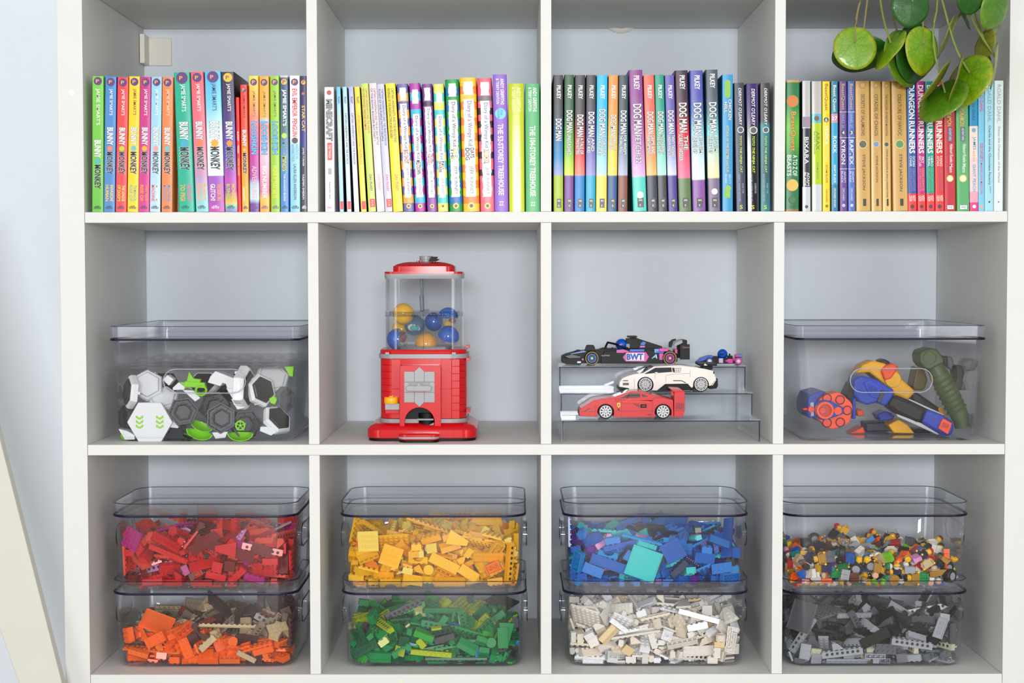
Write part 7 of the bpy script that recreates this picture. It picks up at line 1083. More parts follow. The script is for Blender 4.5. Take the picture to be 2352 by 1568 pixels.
h = MB().ball((a, W_/2-.002, b), .0100, 16, 10, sc=(1, .95, .95)).build('driver_helmet', m_bl, car, smooth=True)
bx_(car, 'visor', C, 722, 192, 746, 212, W_/2-.0115, W_/2-.006, mat((240, 80, 50), .3, 'printed_ink'))
for s in (-1, 1):
    MB().tube([(C(602, 176)[0], W_/2, C(602, 176)[1]), (C(690, 196)[0], W_/2+s*.010, C(690, 196)[1]), (C(760, 224)[0], W_/2+s*.011, C(760, 224)[1]), (C(822, 240)[0], W_/2+s*.010, C(822, 240)[1])], .0016, 8).build('halo_bar', m_b, car, smooth=True)
MB().tube([(C(602, 176)[0], W_/2, C(602, 176)[1]), (C(572, 240)[0], W_/2, C(572, 240)[1])], .0017, 8).build('halo_post', m_b, car, smooth=True)
bx_(car, 'cockpit_edge', C, 520, 238, 700, 256, W_/2-.011, W_/2+.011, m_b)
for u in (540, 575, 640): bx_(car, 'stud', C, u, 228, u+18, 240, W_/2-.010, W_/2-.006, m_b)
pr_(car, 'rear_wing', P_(C, (1300, 208), (1330, 168), (1392, 144), (1412, 160), (1400, 180), (1330, 210)), .002, W_-.002, mat((150, 154, 166), .3, 'grey_plastic'))
pr_(car, 'rear_fin', P_(C, (1252, 222), (1254, 170), (1290, 138), (1334, 130), (1330, 148), (1300, 160), (1284, 224)), .003, .006, m_b)
bx_(car, 'end_plate', C, 1372, 190, 1478, 354, -.001, .002, m_b); bx_(car, 'end_plate', C, 1372, 190, 1478, 354, W_-.002, W_+.001, m_b); bx_(car, 'top_flap', C, 1402, 146, 1450, 192, .0, W_, m_b); bx_(car, 'wing_mount', C, 1290, 286, 1374, 306, W_/2-.008, W_/2+.008, m_b)
a, b = C(1436, 222); put_text('Castrol', car, (a, -.001, b), .011, .0028, (220, 120, 120))
bx_(car, 'white_decal', C, 262, 374, 302, 392, -.0016, -.0009, m_wp, 0); bx_(car, 'pink_decal', C, 314, 346, 336, 366, .008, .0098, m_pk, 0)
R1 = C(496, 0)[0]-C(420, 0)[0]
for cx_, rim in ((420, (0, 130, 215)), (1262, (215, 60, 170))):
    x, z = C(cx_, 350); z = R1
    wheel(car, x, z, -.004, .013, R1, R1*.60, rim, 10, .0004, (225, 185, 60), hub=(24, 24, 28)); wheel(car, x, z, W_+.004, .013, R1, R1*.60, rim, 10, .0004, (225, 185, 60), s=-1, hub=(24, 24, 28))
    MB().lathe([(.0018, 0), (.0018, -.001)], 10, c=(x, -.0045, z), axis='y').build('wheel_nut', mat((220, 200, 150), .3, 'pale_plastic'), car)

# little racing car, top step right
o, C = side_frame(1810, .205, zs); W_ = .026
car = tag(empty('toy_racing_car', (o.x, .205, zs)), 'tiny blue and pink racing car with a blue helmeted driver, on the top step', 'toy car', 'toy cars on the riser stand')
pr_(car, 'chassis', P_(C, (1556, 392), (1556, 380), (1620, 345), (1720, 330), (1960, 345), (2012, 380), (2010, 402), (1700, 404), (1570, 400)), .005, W_-.005, m_b)
pr_(car, 'nose', P_(C, (1556, 384), (1600, 340), (1680, 314), (1730, 312), (1745, 332), (1620, 372)), .004, W_-.004, m_bl)
bx_(car, 'front_wing', C, 1556, 384, 1632, 400, 0, W_, m_b); pr_(car, 'light_side', P_(C, (1795, 342), (1842, 342), (1842, 396), (1795, 392)), .003, W_-.003, mat((210, 190, 225), .3, 'pale_plastic')); pr_(car, 'pink_side', P_(C, (1905, 345), (1948, 350), (1948, 396), (1905, 396), (1860, 370)), .003, W_-.003, m_pk)
bx_(car, 'seat', C, 1730, 322, 1790, 345, .004, W_-.004, m_b); bx_(car, 'engine_post', C, 1912, 296, 1930, 340, W_/2-.002, W_/2+.002, m_b); bx_(car, 'engine_block', C, 1896, 318, 1950, 340, .006, W_-.006, m_b)
pr_(car, 'rear_wing', P_(C, (1975, 330), (1982, 304), (2010, 296), (2010, 326)), .002, W_-.002, m_pk); bx_(car, 'wing_end', C, 2008, 298, 2054, 328, .002, W_-.002, mat((60, 130, 210), .3, 'blue_plastic')); pr_(car, 'tail', P_(C, (1945, 345), (2050, 330), (2052, 360), (1960, 372)), .004, W_-.004, m_pk)
a, b = C(1843, 300); MB().ball((a, W_/2, b), .0085, 16, 10, sc=(1, .95, .98)).build('driver_helmet', m_bl, car, smooth=True); bx_(car, 'visor', C, 1812, 290, 1848, 306, W_/2-.0088, W_/2-.006, m_b)
for cx_, rim, tc_ in ((1692, (230, 235, 245), (20, 60, 130)), (2005, (240, 200, 230), (190, 60, 140))):
    R1 = C(1732, 0)[0]-C(1692, 0)[0]; x, _z = C(cx_, 370)
    for s, yy in ((1, -.001), (-1, W_+.001)):
        w_ = MB().lathe([(R1*.9, 0), (R1, .001*s), (R1, .006*s), (R1*.9, .007*s)], 22, c=(x, yy, R1), axis='y').build('wheel', mat(tc_, .4, 'coloured_tyre'), car, smooth=True)
        MB().cyl((x, yy-.0002*s, R1), R1*.5, .001*s, 'y', 16).build('rim', mat(rim, .3, 'pale_plastic'), w_)

# ---------------------------------------------------------------- hexagon track pieces in the big left box
m_hw = mat((236, 238, 240), .3, 'white_plastic'); m_hd = mat((74, 76, 82), .35, 'dark_grey_plastic'); m_hk = mat((44, 40, 46), .3, 'black_plastic'); m_lm = mat((140, 215, 20), .25, 'lime_plastic', coat=.2); m_hk = mat((30, 27, 32), .35, 'black_plastic', spec=.35); m_hg = mat((110, 112, 118), .35, 'grey_plastic')
HK = 4.8
def HP(u, v, Y): return at(230+u/HK, 720+v/HK, Y)
def hexr(R, y, rot=0, cx=0, cz=0, n=6): return [(cx+R*math.cos(math.radians(rot+i*360/n)), y, cz+R*math.sin(math.radians(rot+i*360/n))) for i in range(n)]
GRP = 'loose hexagon track pieces in the big left box'
def rz(R, y): # metres from zoom pixels at depth y
    return (HP(1000+R, 700, y)-HP(1000, 700, y)).length
def place(root, u, v, Y, rx=0, ry=0, rz_=0):
    root.location = HP(u, v, Y); root.rotation_euler = (math.radians(rx), math.radians(ry), math.radians(rz_)); return root
def hex_tray(u, v, Rp, Y, m, label, rot=0, rx=0, rz_=0, h=.012, name='hexagon_tray'):
    R = rz(Rp, Y); root = tag(empty(name), label, 'toy track piece', GRP); place(root, u, v, Y, rx, 0, rz_)
    mb = MB(); mb.loft([hexr(R*.97, h, rot), hexr(R, 0, rot), hexr(R*.88, 0, rot), hexr(R*.85, h*.35, rot), hexr(R*.62, h*.35, rot), hexr(R*.60, h*.15, rot), hexr(R*.54, h*.15, rot), hexr(R*.50, h*.6, rot)])
    mb.build('tray', m, root, bevel=.0004, seg=1)
    for i in range(6):
        a = math.radians(rot+30+i*60); ca, sa = math.cos(a), math.sin(a)
        r0, r1, w = R*.56, R*.80, .0006
        MB().prism([(r0*ca-w*sa, r0*sa+w*ca), (r1*ca-w*sa, r1*sa+w*ca), (r1*ca+w*sa, r1*sa-w*ca), (r0*ca+w*sa, r0*sa-w*ca)], .0006, h*.38, 'y').build('rib', m, root)
    return root
def hex_frame(u, v, Rp, Y, label, rot=0, rx=0, rz_=0, h=.011, inner=None):
    R = rz(Rp, Y); root = tag(empty('framed_hexagon'), label, 'toy track piece', GRP); place(root, u, v, Y, rx, 0, rz_)
    mb = MB(); mb.loft([hexr(R, h, rot), hexr(R, h*.35, rot), hexr(R*.9, 0, rot), hexr(R*.80, 0, rot), hexr(R*.78, h*.3, rot)]); mb.build('frame', m_hw, root, bevel=.0006, seg=1)
    mb = MB(); mb.loft([hexr(R*.775, h*.3, rot), hexr(R*.775, -.0012, rot), hexr(R*.70, -.0026, rot)]); mb.build('insert', inner or m_hk, root, bevel=.0004, seg=1)
    for i in range(0, 6, 2):
        a = math.radians(rot+i*60+30); MB().box((R*.8*math.cos(a)-.002, h*.3, R*.8*math.sin(a)-.002), (R*.8*math.cos(a)+.002, h+.003, R*.8*math.sin(a)+.002)).build('clip', m_hw, root)
    return root
# chevron tile
Y = .050; R = rz(250, Y); root = tag(empty('hexagon_tile'), 'white hexagon tile printed with six lime chevrons, front left of the big left box', 'toy track piece', GRP); place(root, 546, 1197, Y, 0, 0, 0)
MB().loft([hexr(R*.98, .009, 0), hexr(R, .007, 0), hexr(R, .0006, 0), hexr(R*.985, 0, 0)]).build('tile', m_hw, root, smooth=False)
for su in (-1, 1):
    for i in range(3):
        cx_, cz_ = su*rz(112, Y), rz(48, Y)-i*rz(50, Y); a = rz(42, Y); b = rz(22, Y); c_ = rz(20, Y)
        MB().prism([(cx_-a, cz_+c_), (cx_-a+.001, cz_+c_+.0012), (cx_, cz_), (cx_+a-.001, cz_+c_+.0012), (cx_+a, cz_+c_), (cx_+a, cz_+c_-b*.9), (cx_, cz_-b), (cx_-a, cz_+c_-b*.9)], -.0004, .0004, 'y').build('chevron', mat((160, 215, 70), .35, 'printed_ink'), root)
mb = MB(); stadium_ring(mb, (0, -.0002, rz(52, Y)), .0001, rz(25, Y), .0005, -.0006, .0004, 'y'); mb.build('oval_groove', m_hw, root)
hex_tray(915, 1078, 168, .060, m_hd, 'dark grey hexagon tray lying between the chevron tile and the lime scoops', rot=8, rx=-14, rz_=12)
hex_tray(1250, 1030, 182, .078, m_hd, 'dark grey hexagon tray half hidden behind another, middle of the box', rot=14, rx=-10, rz_=-12)
hex_tray(1330, 1152, 176, .056, m_hd, 'dark grey hexagon tray standing point up at the front middle', rot=30, rx=-6)
hex_tray(1620, 1225, 178, .070, m_hd, 'plain dark grey hexagon block, front right behind a lime scoop', rot=4, rx=-4, rz_=22, h=.022)
hex_tray(840, 1330, 160, .075, m_hd, 'dark grey hexagon tray low behind the lime scoops', rot=0, rx=-35, rz_=0)
hex_frame(300, 860, 190, .062, 'white framed hexagon with black insert against the left wall', rot=90, rz_=-62, rx=-6)
hex_frame(1800, 838, 190, .066, 'white framed hexagon with black insert, upper right front', rot=95, rz_=48, rx=-14)
hex_frame(1975, 1150, 185, .070, 'white framed hexagon with black insert, tipped over at lower right', rot=60, rz_=52, rx=-34)
hex_frame(1645, 820, 245, .066, 'white framed hexagon seen edge on, between two others', rot=90, rz_=80, rx=3, h=.016)
hex_frame(520, 780, 185, .085, 'white open hexagon ring behind the left framed one', rot=30, rz_=10, rx=-20, inner=m_hw)
hex_frame(700, 920, 170, .090, 'white framed hexagon lying back, left of centre', rot=20, rz_=8, rx=-40, inner=m_hw)
hex_frame(1900, 700, 200, .115, 'large white framed hexagon at the back right', rot=10, rz_=20, rx=-30, inner=m_hw)
hex_frame(1130, 760, 190, .125, 'white framed hexagon at the back behind the handle', rot=0, rz_=0, rx=-45)
hex_tray(1450, 790, 210, .140, m_hk, 'black hexagon tray at the back right of centre', rot=0, rx=-50)
hex_tray(260, 1150, 150, .085, m_hd, 'dark grey hexagon tray behind the chevron tile at left', rot=30, rz_=-50)
hex_tray(2060, 950, 150, .095, m_hg, 'mid grey hexagon tray against the right wall', rot=30, rz_=60)
hex_tray(700, 760, 170, .135, m_hk, 'black hexagon tray at the back left', rot=0, rx=-48)
def scoop(u, v, w, Y, label, rz_=0, ry=0, gear=False, d=.020):
    r = rz(w/2, Y); root = tag(empty('scoop'), label, 'toy track piece', GRP); place(root, u, v, Y, 0, ry, rz_)
    R_ = []
    for i in range(7):
        t = math.pi/2*i/6; R_.append([(r*math.cos(math.pi+math.pi*k/14)*math.cos(t*.9), -d*0+d*math.sin(t)*.9, r*.62*math.sin(math.pi+math.pi*k/14)*math.cos(t)) for k in range(15)] + [(r*.9*math.cos(math.pi*2-math.pi*k/14)*math.cos(t*.9), d*math.sin(t)*.9, -.0012+r*.50*math.sin(math.pi*2-math.pi*k/14)*math.cos(t)) for k in range(15)])
    MB().loft(R_).build('bowl', m_lm, root, smooth=True)
    if gear:
        g_ = MB().ring((0, .0, rz(85, Y)), rz(56, Y), rz(40, Y), .006, 'y', 24); g_.cyl((0, .001, rz(85, Y)), rz(16, Y), .006, 'y', 12)
        for i in range(5):
            a = math.radians(90+72*i); c1, s1 = math.cos(a), math.sin(a); q_ = rz(85, Y); g_.prism([(.003*c1-.001*s1, q_+.003*s1+.001*c1), (.009*c1-.001*s1, q_+.009*s1+.001*c1), (.009*c1+.001*s1, q_+.009*s1-.001*c1), (.003*c1+.001*s1, q_+.003*s1-.001*c1)], .001, .005, 'y')
        g_.build('gear_ring', m_lm, root)
    return root
scoop(1545, 1318, 290, .050, 'lime scoop with a ring gear, at the front right of the big left box', gear=True)
scoop(1095, 1300, 300, .056, 'lime curved scoop lying tilted, lowest front middle', ry=14)
scoop(1120, 1215, 270, .066, 'lime curved scoop on top of another, front middle', ry=22)
scoop(965, 1345, 120, .052, 'small lime scoop beside the chevron tile', ry=20)
def lump(u, v, Y, prof, d, m, label, name, ry=0, rz_=0, rx=0, part=None):
    root = MB().prism([((a)/HK/15.0/100, b/HK/15.0/100) for a, b in prof], 0, d, 'y').build(name, m, None, bevel=.0008, seg=2)
    place(root, u, v, Y, rx, ry, rz_); return tag(root, label, 'toy track piece', GRP)
lump(1000, 735, .064, [(-130, -20), (-50, -20), (-20, 100), (30, 20), (110, 10), (90, -70), (-90, -90)], .010, m_lm, 'lime star-shaped connector seen through the handle', 'connector')
lump(1040, 785, .060, [(-120, -30), (120, -30), (110, 30), (-110, 34)], .012, m_lm, 'lime short bar seen through the handle', 'track_bar', ry=4)
t_ = MB().ring((0, 0, 0), .0095, .0065, .010, 'y', 20).build('ring_piece', m_lm, None); place(t_, 1112, 850, .062, 20, 0, 10); tag(t_, 'lime ring below the handle, left of centre', 'toy track piece', GRP)
lump(1350, 745, .060, [(-150, 30), (-100, 100), (130, 50), (150, -60), (60, -70), (40, -25), (0, -20), (-20, -60), (-170, -40)], .030, m_hw, 'white chunky track block with a notch, seen through the handle', 'track_block', ry=8, rz_=-8)
lump(760, 735, .062, [(-75, -10), (-30, 55), (50, 20), (10, -60)], .020, m_hw, 'small white block at the left end of the handle', 'track_block', ry=12)
lump(865, 800, .058, [(-70, -20), (0, 45), (70, -10), (60, -40), (-60, -45)], .016, m_hw, 'small white wedge under the left of the handle', 'track_block')
lump(1500, 880, .064, [(-110, 60), (40, 90), (80, 0), (70, -60), (-40, -60)], .022, m_hw, 'white rounded wedge right of the handle', 'track_block', rz_=10)
lump(1530, 1000, .058, [(-90, 60), (60, 30), (60, -40), (-20, -60)], .018, m_hw, 'white L shaped clip above the plain grey block', 'track_clip')
lump(1000, 900, .066, [(-110, 40), (20, 60), (110, -10), (60, -60)], .020, m_hw, 'white slanted clip between the two dark trays', 'track_clip', ry=12)
lump(290, 1330, .052, [(-90, 60), (0, 40), (90, -10), (90, -60), (-20, -60)], .024, m_hw, 'white clip at the lower left corner', 'track_clip')
lump(1850, 1290, .052, [(-90, 30), (60, 50), (100, 0), (40, -50), (-90, -20)], .020, m_hw, 'white open clip low at the right', 'track_clip', ry=10)
lump(820, 1215, .060, [(-40, 50), (40, 30), (40, -50), (-60, -40)], .018, m_hw, 'little white clip beside the chevron tile', 'track_clip')
lump(1320, 1350, .054, [(-90, 40), (90, 50), (60, -20), (-50, -30)], .014, m_hw, 'white scrap under the point-up tray', 'track_clip')
lump(1905, 955, .056, [(-45, 20), (10, 50), (45, 10), (20, -50), (-30, -30)], .014, m_lm, 'lime nut beside the upper right framed hexagon', 'connector')
lump(2085, 640, .075, [(-60, 60), (50, 60), (40, -60), (0, -50), (-30, 10)], .02, m_lm, 'lime corner piece, topmost at right', 'connector')
lump(1540, 720, .075, [(-50, 40), (60, 40), (60, -50), (-20, -50)], .02, m_lm, 'lime block at the right end of the handle', 'track_bar')
t_ = MB().ball((0, 0, 0), .0085, 14, 9, sc=(1, 1, .9)).build('rubber_ball', m_lm, None, smooth=True); place(t_, 285, 1345, .066); tag(t_, 'lime ball in the lower left corner of the big left box', 'ball')
# clear perforated base sheets on top of the pieces
m_sh = clear((0.95, 0.953, 0.965), .06, 'clear_sheet', 1.5, .06)
for i, vv in enumerate((635, 600, 566)):
    p = HP(1150, vv, .058); root = tag(empty('clear_sheet', (0.2093, .19, p.z+.004)), ['lowest', 'middle', 'topmost'][i]+' of three clear perforated sheets lying above the hexagon pieces', 'plastic sheet', 'clear sheets in the big left box')
    MB().box((-.122, -.125, 0), (.122, .125, .0022)).build('sheet', m_sh, root)
    for a in range(7):
        for b in range(5):
            x, y = -.105+a*.035+(b % 2)*.012, -.105+b*.05; MB().ring((x, y, .0023), .009, .0078, .0008, 'z', 6).build('hole_rim', m_sh, root)
    MB().box((-.1222, -.1254, 0), (.1222, -.1251, .0022)).build('sheet_edge', m_lidc, root)

# ---------------------------------------------------------------- toy blasters in the big right box
def NP(u, v, Y): return at(1795+u/4.567, 720+v/4.567, Y)
NB, NO, NY_, NK, NG = (6, 62, 172), (250, 84, 34), (248, 182, 10), (15, 15, 17), (62, 82, 46)
m_nb = mat(NB, .3, 'blue_plastic'); m_no = mat(NO, .35, 'orange_plastic'); m_ny = mat(NY_, .3, 'yellow_plastic'); m_nk = mat(NK, .35, 'black_plastic', spec=.35); m_ng = mat(NG, .45, 'olive_plastic'); m_ngk = mat((40, 46, 44), .5, 'dark_plastic')
def nprism(root, name, pts, Y0, Y1, m, bev=.0015):
    Y0 += .013; Y1 += .013
    c_ = root.location
    return MB().prism([((NP(u, v, Y0).x-c_.x), (NP(u, v, Y0).z-c_.z)) for u, v in pts], Y0-c_.y, Y1-c_.y, 'y').build(name, m, root, bevel=bev, seg=2)
def ncyl(root, name, u, v, rp, Y0, Y1, m, n=26):
    Y0 += .013; Y1 += .013
    c_ = root.location; p = NP(u, v, Y0); r = (NP(u+rp, v, Y0)-p).length
    return MB().lathe([(r*.96, 0), (r, .0008), (r, Y1-Y0)], n, c=(p.x-c_.x, Y0-c_.y, p.z-c_.z), axis='y').build(name, m, root, smooth=True)
def nring(root, name, u, v, rp, ri, Y0, Y1, m, n=26):
    Y0 += .013; Y1 += .013
    c_ = root.location; p = NP(u, v, Y0); r = (NP(u+rp, v, Y0)-p).length
    return MB().ring((p.x-c_.x, Y0-c_.y, p.z-c_.z), r, r*ri/rp, Y1-Y0, 'y', n).build(name, m, root, smooth=True)
b1 = tag(empty('toy_blaster', NP(560, 1018, .06)), 'blue toy dart blaster with orange drum facing out, left in the big right box', 'toy blaster')
lobes = []
for i in range(72):
    a = math.radians(i*5); rr = 188*(1+.035*math.cos(6*(a-math.radians(18)))); lobes.append((558+rr*math.cos(a), 1018-rr*math.sin(a)))
nprism(b1, 'drum', lobes, .048, .085, m_no, .0012)
for (u, v) in ((478, 890), (615, 905), (690, 1015), (617, 1140), (478, 1145)):
    ncyl(b1, 'hole_shade', u, v, 52, .0474, .052, mat((96, 18, 14), .6, 'barrel_shadow')); ncyl(b1, 'dart', u, v, 40, .0445, .06, mat((232, 64, 50), .45, 'foam_orange'), 16)  # dark disc paints the shade inside each dart hole
nprism(b1, 'front_plate', [(368, 980), (380, 930), (440, 905), (520, 915), (600, 960), (650, 985), (650, 1050), (600, 1070), (520, 1100), (440, 1118), (385, 1100), (366, 1040)], .040, .050, m_nb)
nring(b1, 'muzzle', 460, 1015, 90, 68, .032, .050, m_no); ncyl(b1, 'muzzle_back', 460, 1015, 70, .0385, .05, mat((190, 50, 36), .4, 'dark_orange_plastic')); ncyl(b1, 'loaded_dart', 430, 1018, 32, .0350, .045, mat((225, 60, 50), .45, 'foam_orange'))
ncyl(b1, 'pivot', 592, 1020, 42, .0385, .05, m_no)
ncyl(b1, 'rear_body', 430, 985, 150, .086, .19, m_nb); nprism(b1, 'side_body', [(275, 920), (300, 850), (420, 815), (470, 820), (380, 900), (365, 1080), (300, 1100), (270, 1050)], .060, .15, m_nb)
nprism(b1, 'white_mark', [(303, 935), (338, 930), (340, 1070), (312, 1075)], .0588, .062, mat((190, 195, 225), .4, 'printed_ink'), 0)
ncyl(b1, 'priming_knob', 313, 1005, 33, .055, .075, m_no); nprism(b1, 'priming_rod', [(225, 1000), (232, 990), (300, 990), (300, 1018), (232, 1012)], .062, .072, m_no)
nprism(b1, 'strut', [(745, 900), (780, 880), (782, 1100), (745, 1110)], .06, .12, m_nb)
b2 = tag(empty('toy_blaster', NP(1200, 900, .07)), 'blue and black toy blaster with orange tip pointing to the lower right', 'toy blaster')
nprism(b2, 'grip_shell', [(760, 690), (830, 655), (900, 660), (1020, 700), (1100, 750), (1180, 800), (1180, 850), (1110, 960), (1060, 965), (1000, 930), (900, 960), (820, 930), (760, 850)], .058, .105, m_nb, .003)
nprism(b2, 'grip_inlay', [(860, 720), (930, 695), (1040, 750), (1070, 780), (1010, 895), (930, 870)], .0555, .060, mat((20, 60, 190), .3, 'blue_plastic'), .001)
for i in range(8): nprism(b2, 'grip_rib', [(905+i*14, 735+i*6), (912+i*14, 737+i*6), (950+i*9, 850+i*4), (942+i*9, 850+i*4)], .0542, .0565, m_nb, 0)
nprism(b2, 'switch', [(1045, 800), (1085, 815), (1040, 935), (1005, 925)], .054, .06, m_ngk, .0005)
nprism(b2, 'barrel_cover', [(1110, 975), (1180, 845), (1330, 905), (1530, 1000), (1480, 1140), (1420, 1150), (1210, 1050)], .062, .105, m_nk, .006)
nprism(b2, 'white_edge', [(1330, 905), (1345, 895), (1700, 1055), (1690, 1070), (1530, 1000)], .064, .1, mat((190, 190, 196), .4, 'grey_plastic'), .001); nprism(b2, 'white_edge', [(1205, 1050), (1215, 1080), (1640, 1272), (1655, 1260), (1470, 1150)], .064, .1, mat((190, 190, 196), .4, 'grey_plastic'), .001)
nprism(b2, 'nose', [(1530, 1000), (1690, 1060), (1790, 1130), (1815, 1190), (1790, 1270), (1745, 1290), (1660, 1262), (1475, 1140)], .058, .11, mat((16, 60, 170), .3, 'blue_plastic'), .005)
nprism(b2, 'orange_tip', [(1690, 1108), (1700, 1100), (1790, 1150), (1750, 1262), (1740, 1265), (1648, 1205)], .052, .062, m_no, .001); nprism(b2, 'tip_hollow', [(1700, 1135), (1765, 1165), (1745, 1205), (1672, 1190)], .0512, .0525, mat((200, 60, 40), .5, 'dark_orange_plastic'), 0)
nprism(b2, 'rear_frame', [(680, 850), (740, 720), (790, 760), (800, 860), (780, 900), (690, 905)], .075, .12, m_nk, .002)
b3 = tag(empty('toy_blaster', NP(1150, 650, .11)), 'yellow toy blaster with orange trigger piece, leaning behind the blue one', 'toy blaster')
nprism(b3, 'body', [(780, 630), (850, 540), (960, 490), (1080, 520), (1230, 600), (1260, 680), (1415, 820), (1330, 905), (1200, 860), (1100, 760), (920, 620)], .105, .15, m_ny, .004)
nprism(b3, 'lower_body', [(1330, 830), (1420, 820), (1660, 990), (1740, 1080), (1640, 1130), (1400, 960)], .11, .15, m_nk, .004)
nprism(b3, 'yellow_stripe', [(1640, 1000), (1680, 975), (1740, 1075), (1690, 1090)], .108, .14, m_ny, .002)
nprism(b3, 'top_grip', [(1020, 495), (1080, 475), (1130, 500), (1230, 620), (1210, 640), (1100, 560)], .112, .14, m_nk, .004)
nprism(b3, 'trigger_piece', [(1045, 600), (1090, 545), (1180, 520), (1235, 560), (1160, 680), (1085, 705)], .098, .125, m_no, .003)
ncyl(b3, 'dial', 1170, 690, 85, .1, .125, m_ny)
nprism(b3, 'rail', [(905, 625), (920, 610), (1090, 740), (1075, 760)], .1, .13, m_ngk, .002)
b4 = tag(empty('toy_launcher', NP(1700, 800, .09)), 'dark olive green ribbed toy launcher tube leaning at the right of the big right box', 'toy launcher')
def ntube(root, name, pts, rp, Y, m, n=20):
    c_ = root.location; s = (NP(100, 0, Y)-NP(0, 0, Y)).length/100
    return MB().tube([NP(u, v, Y)-c_ for u, v in pts], [r*s for r in rp], n).build(name, m, root, smooth=True)
nprism(b4, 'head', [(1450, 440), (1470, 390), (1580, 358), (1640, 380), (1710, 480), (1700, 520), (1560, 590), (1510, 580), (1455, 510)], .045, .095, m_ng, .006)
nring(b4, 'head_ring', 1560, 465, 72, 66, .0435, .047, m_ng)
ntube(b4, 'neck', [(1600, 540), (1650, 640)], [90, 96], .076, m_ng)
ax0, ax1 = (1650, 640), (1878, 1090)
ntube(b4, 'tube', [ax0, (1760, 840), ax1], [102, 106, 92], .076, m_ng)
for i in range(7):
    t = .12+i*.115; u, v = ax0[0]+(ax1[0]-ax0[0])*t, ax0[1]+(ax1[1]-ax0[1])*t
    ntube(b4, 'rib', [(u-6, v-11), (u, v), (u+6, v+11)], [106, 115, 106], .076, m_ng)
ntube(b4, 'tail', [(1872, 1060), (1895, 1190)], [88, 76], .080, m_ng)
nprism(b4, 'olive_flap', [(1380, 760), (1420, 560), (1500, 580), (1540, 700), (1500, 800), (1400, 810)], .11, .15, mat((90, 74, 20), .4, 'olive_plastic'), .003)
b5 = tag(empty('toy_magazine', NP(1850, 660, .15)), 'black plastic clip standing behind the green tube', 'toy part')
nprism(b5, 'clip_body', [(1830, 540), (1900, 545), (1925, 620), (1890, 810), (1800, 780), (1840, 680)], .13, .17, m_ngk, .003); nprism(b5, 'clip_side', [(1740, 445), (1790, 450), (1815, 510), (1790, 600), (1740, 560)], .15, .17, mat((100, 104, 108), .4, 'grey_plastic'), .003); nprism(b5, 'clip_head', [(1690, 450), (1740, 445), (1740, 560), (1720, 540)], .14, .17, m_ngk, .002)
for (u, v, Y, pts, m, lb, nm) in (  # blue, yellow and first orange: floor reflections modelled as solid pieces
    (1100, 1080, .13, [(1000, 1060), (1090, 1020), (1200, 1060), (1170, 1110), (1040, 1130)], m_nb, 'blue reflection near the box floor, modelled as a solid piece', 'blue_reflection'),
    (1230, 1230, .11, [(1120, 1200), (1230, 1140), (1320, 1190), (1400, 1290), (1180, 1285)], m_ny, 'yellow reflection on the box floor in the middle, modelled solid', 'yellow_reflection'),
    (800, 1240, .11, [(715, 1275), (860, 1200), (880, 1275)], m_no, 'orange reflection on the box floor, left of centre, modelled solid', 'orange_shape'),
    (830, 1040, .12, [(785, 1010), (850, 1005), (875, 1070), (800, 1080)], m_no, 'orange nub behind the drum blaster', 'orange_shape'),
    (1000, 1220, .14, [(880, 1195), (1120, 1190), (1160, 1285), (890, 1290)], mat((20, 24, 60), .4, 'navy_plastic'), 'dark navy block on the box floor between orange and yellow', 'toy_block'),
    (1430, 1270, .12, [(1400, 1250), (1640, 1262), (1650, 1292), (1400, 1292)], m_nk, 'flat black strip on the box floor near the right', 'toy_block')):
    r_ = empty('x_', NP(u, v, Y)); c_ = r_.location.copy(); bpy.data.objects.remove(r_)
    pp = [((NP(a, b, Y).x-c_.x), (NP(a, b, Y).z-c_.z)) for a, b in pts]; zmin = min(p[1] for p in pp)
    tgt = Z1+.0045-c_.z
    if v > 1150: pp = [(a, b-zmin+tgt) for a, b in pp]
    tag(MB().prism(pp, 0, .04, 'y').build(nm, m, None, c_, bevel=.002), lb, 'toy part', 'loose parts in the big right box')

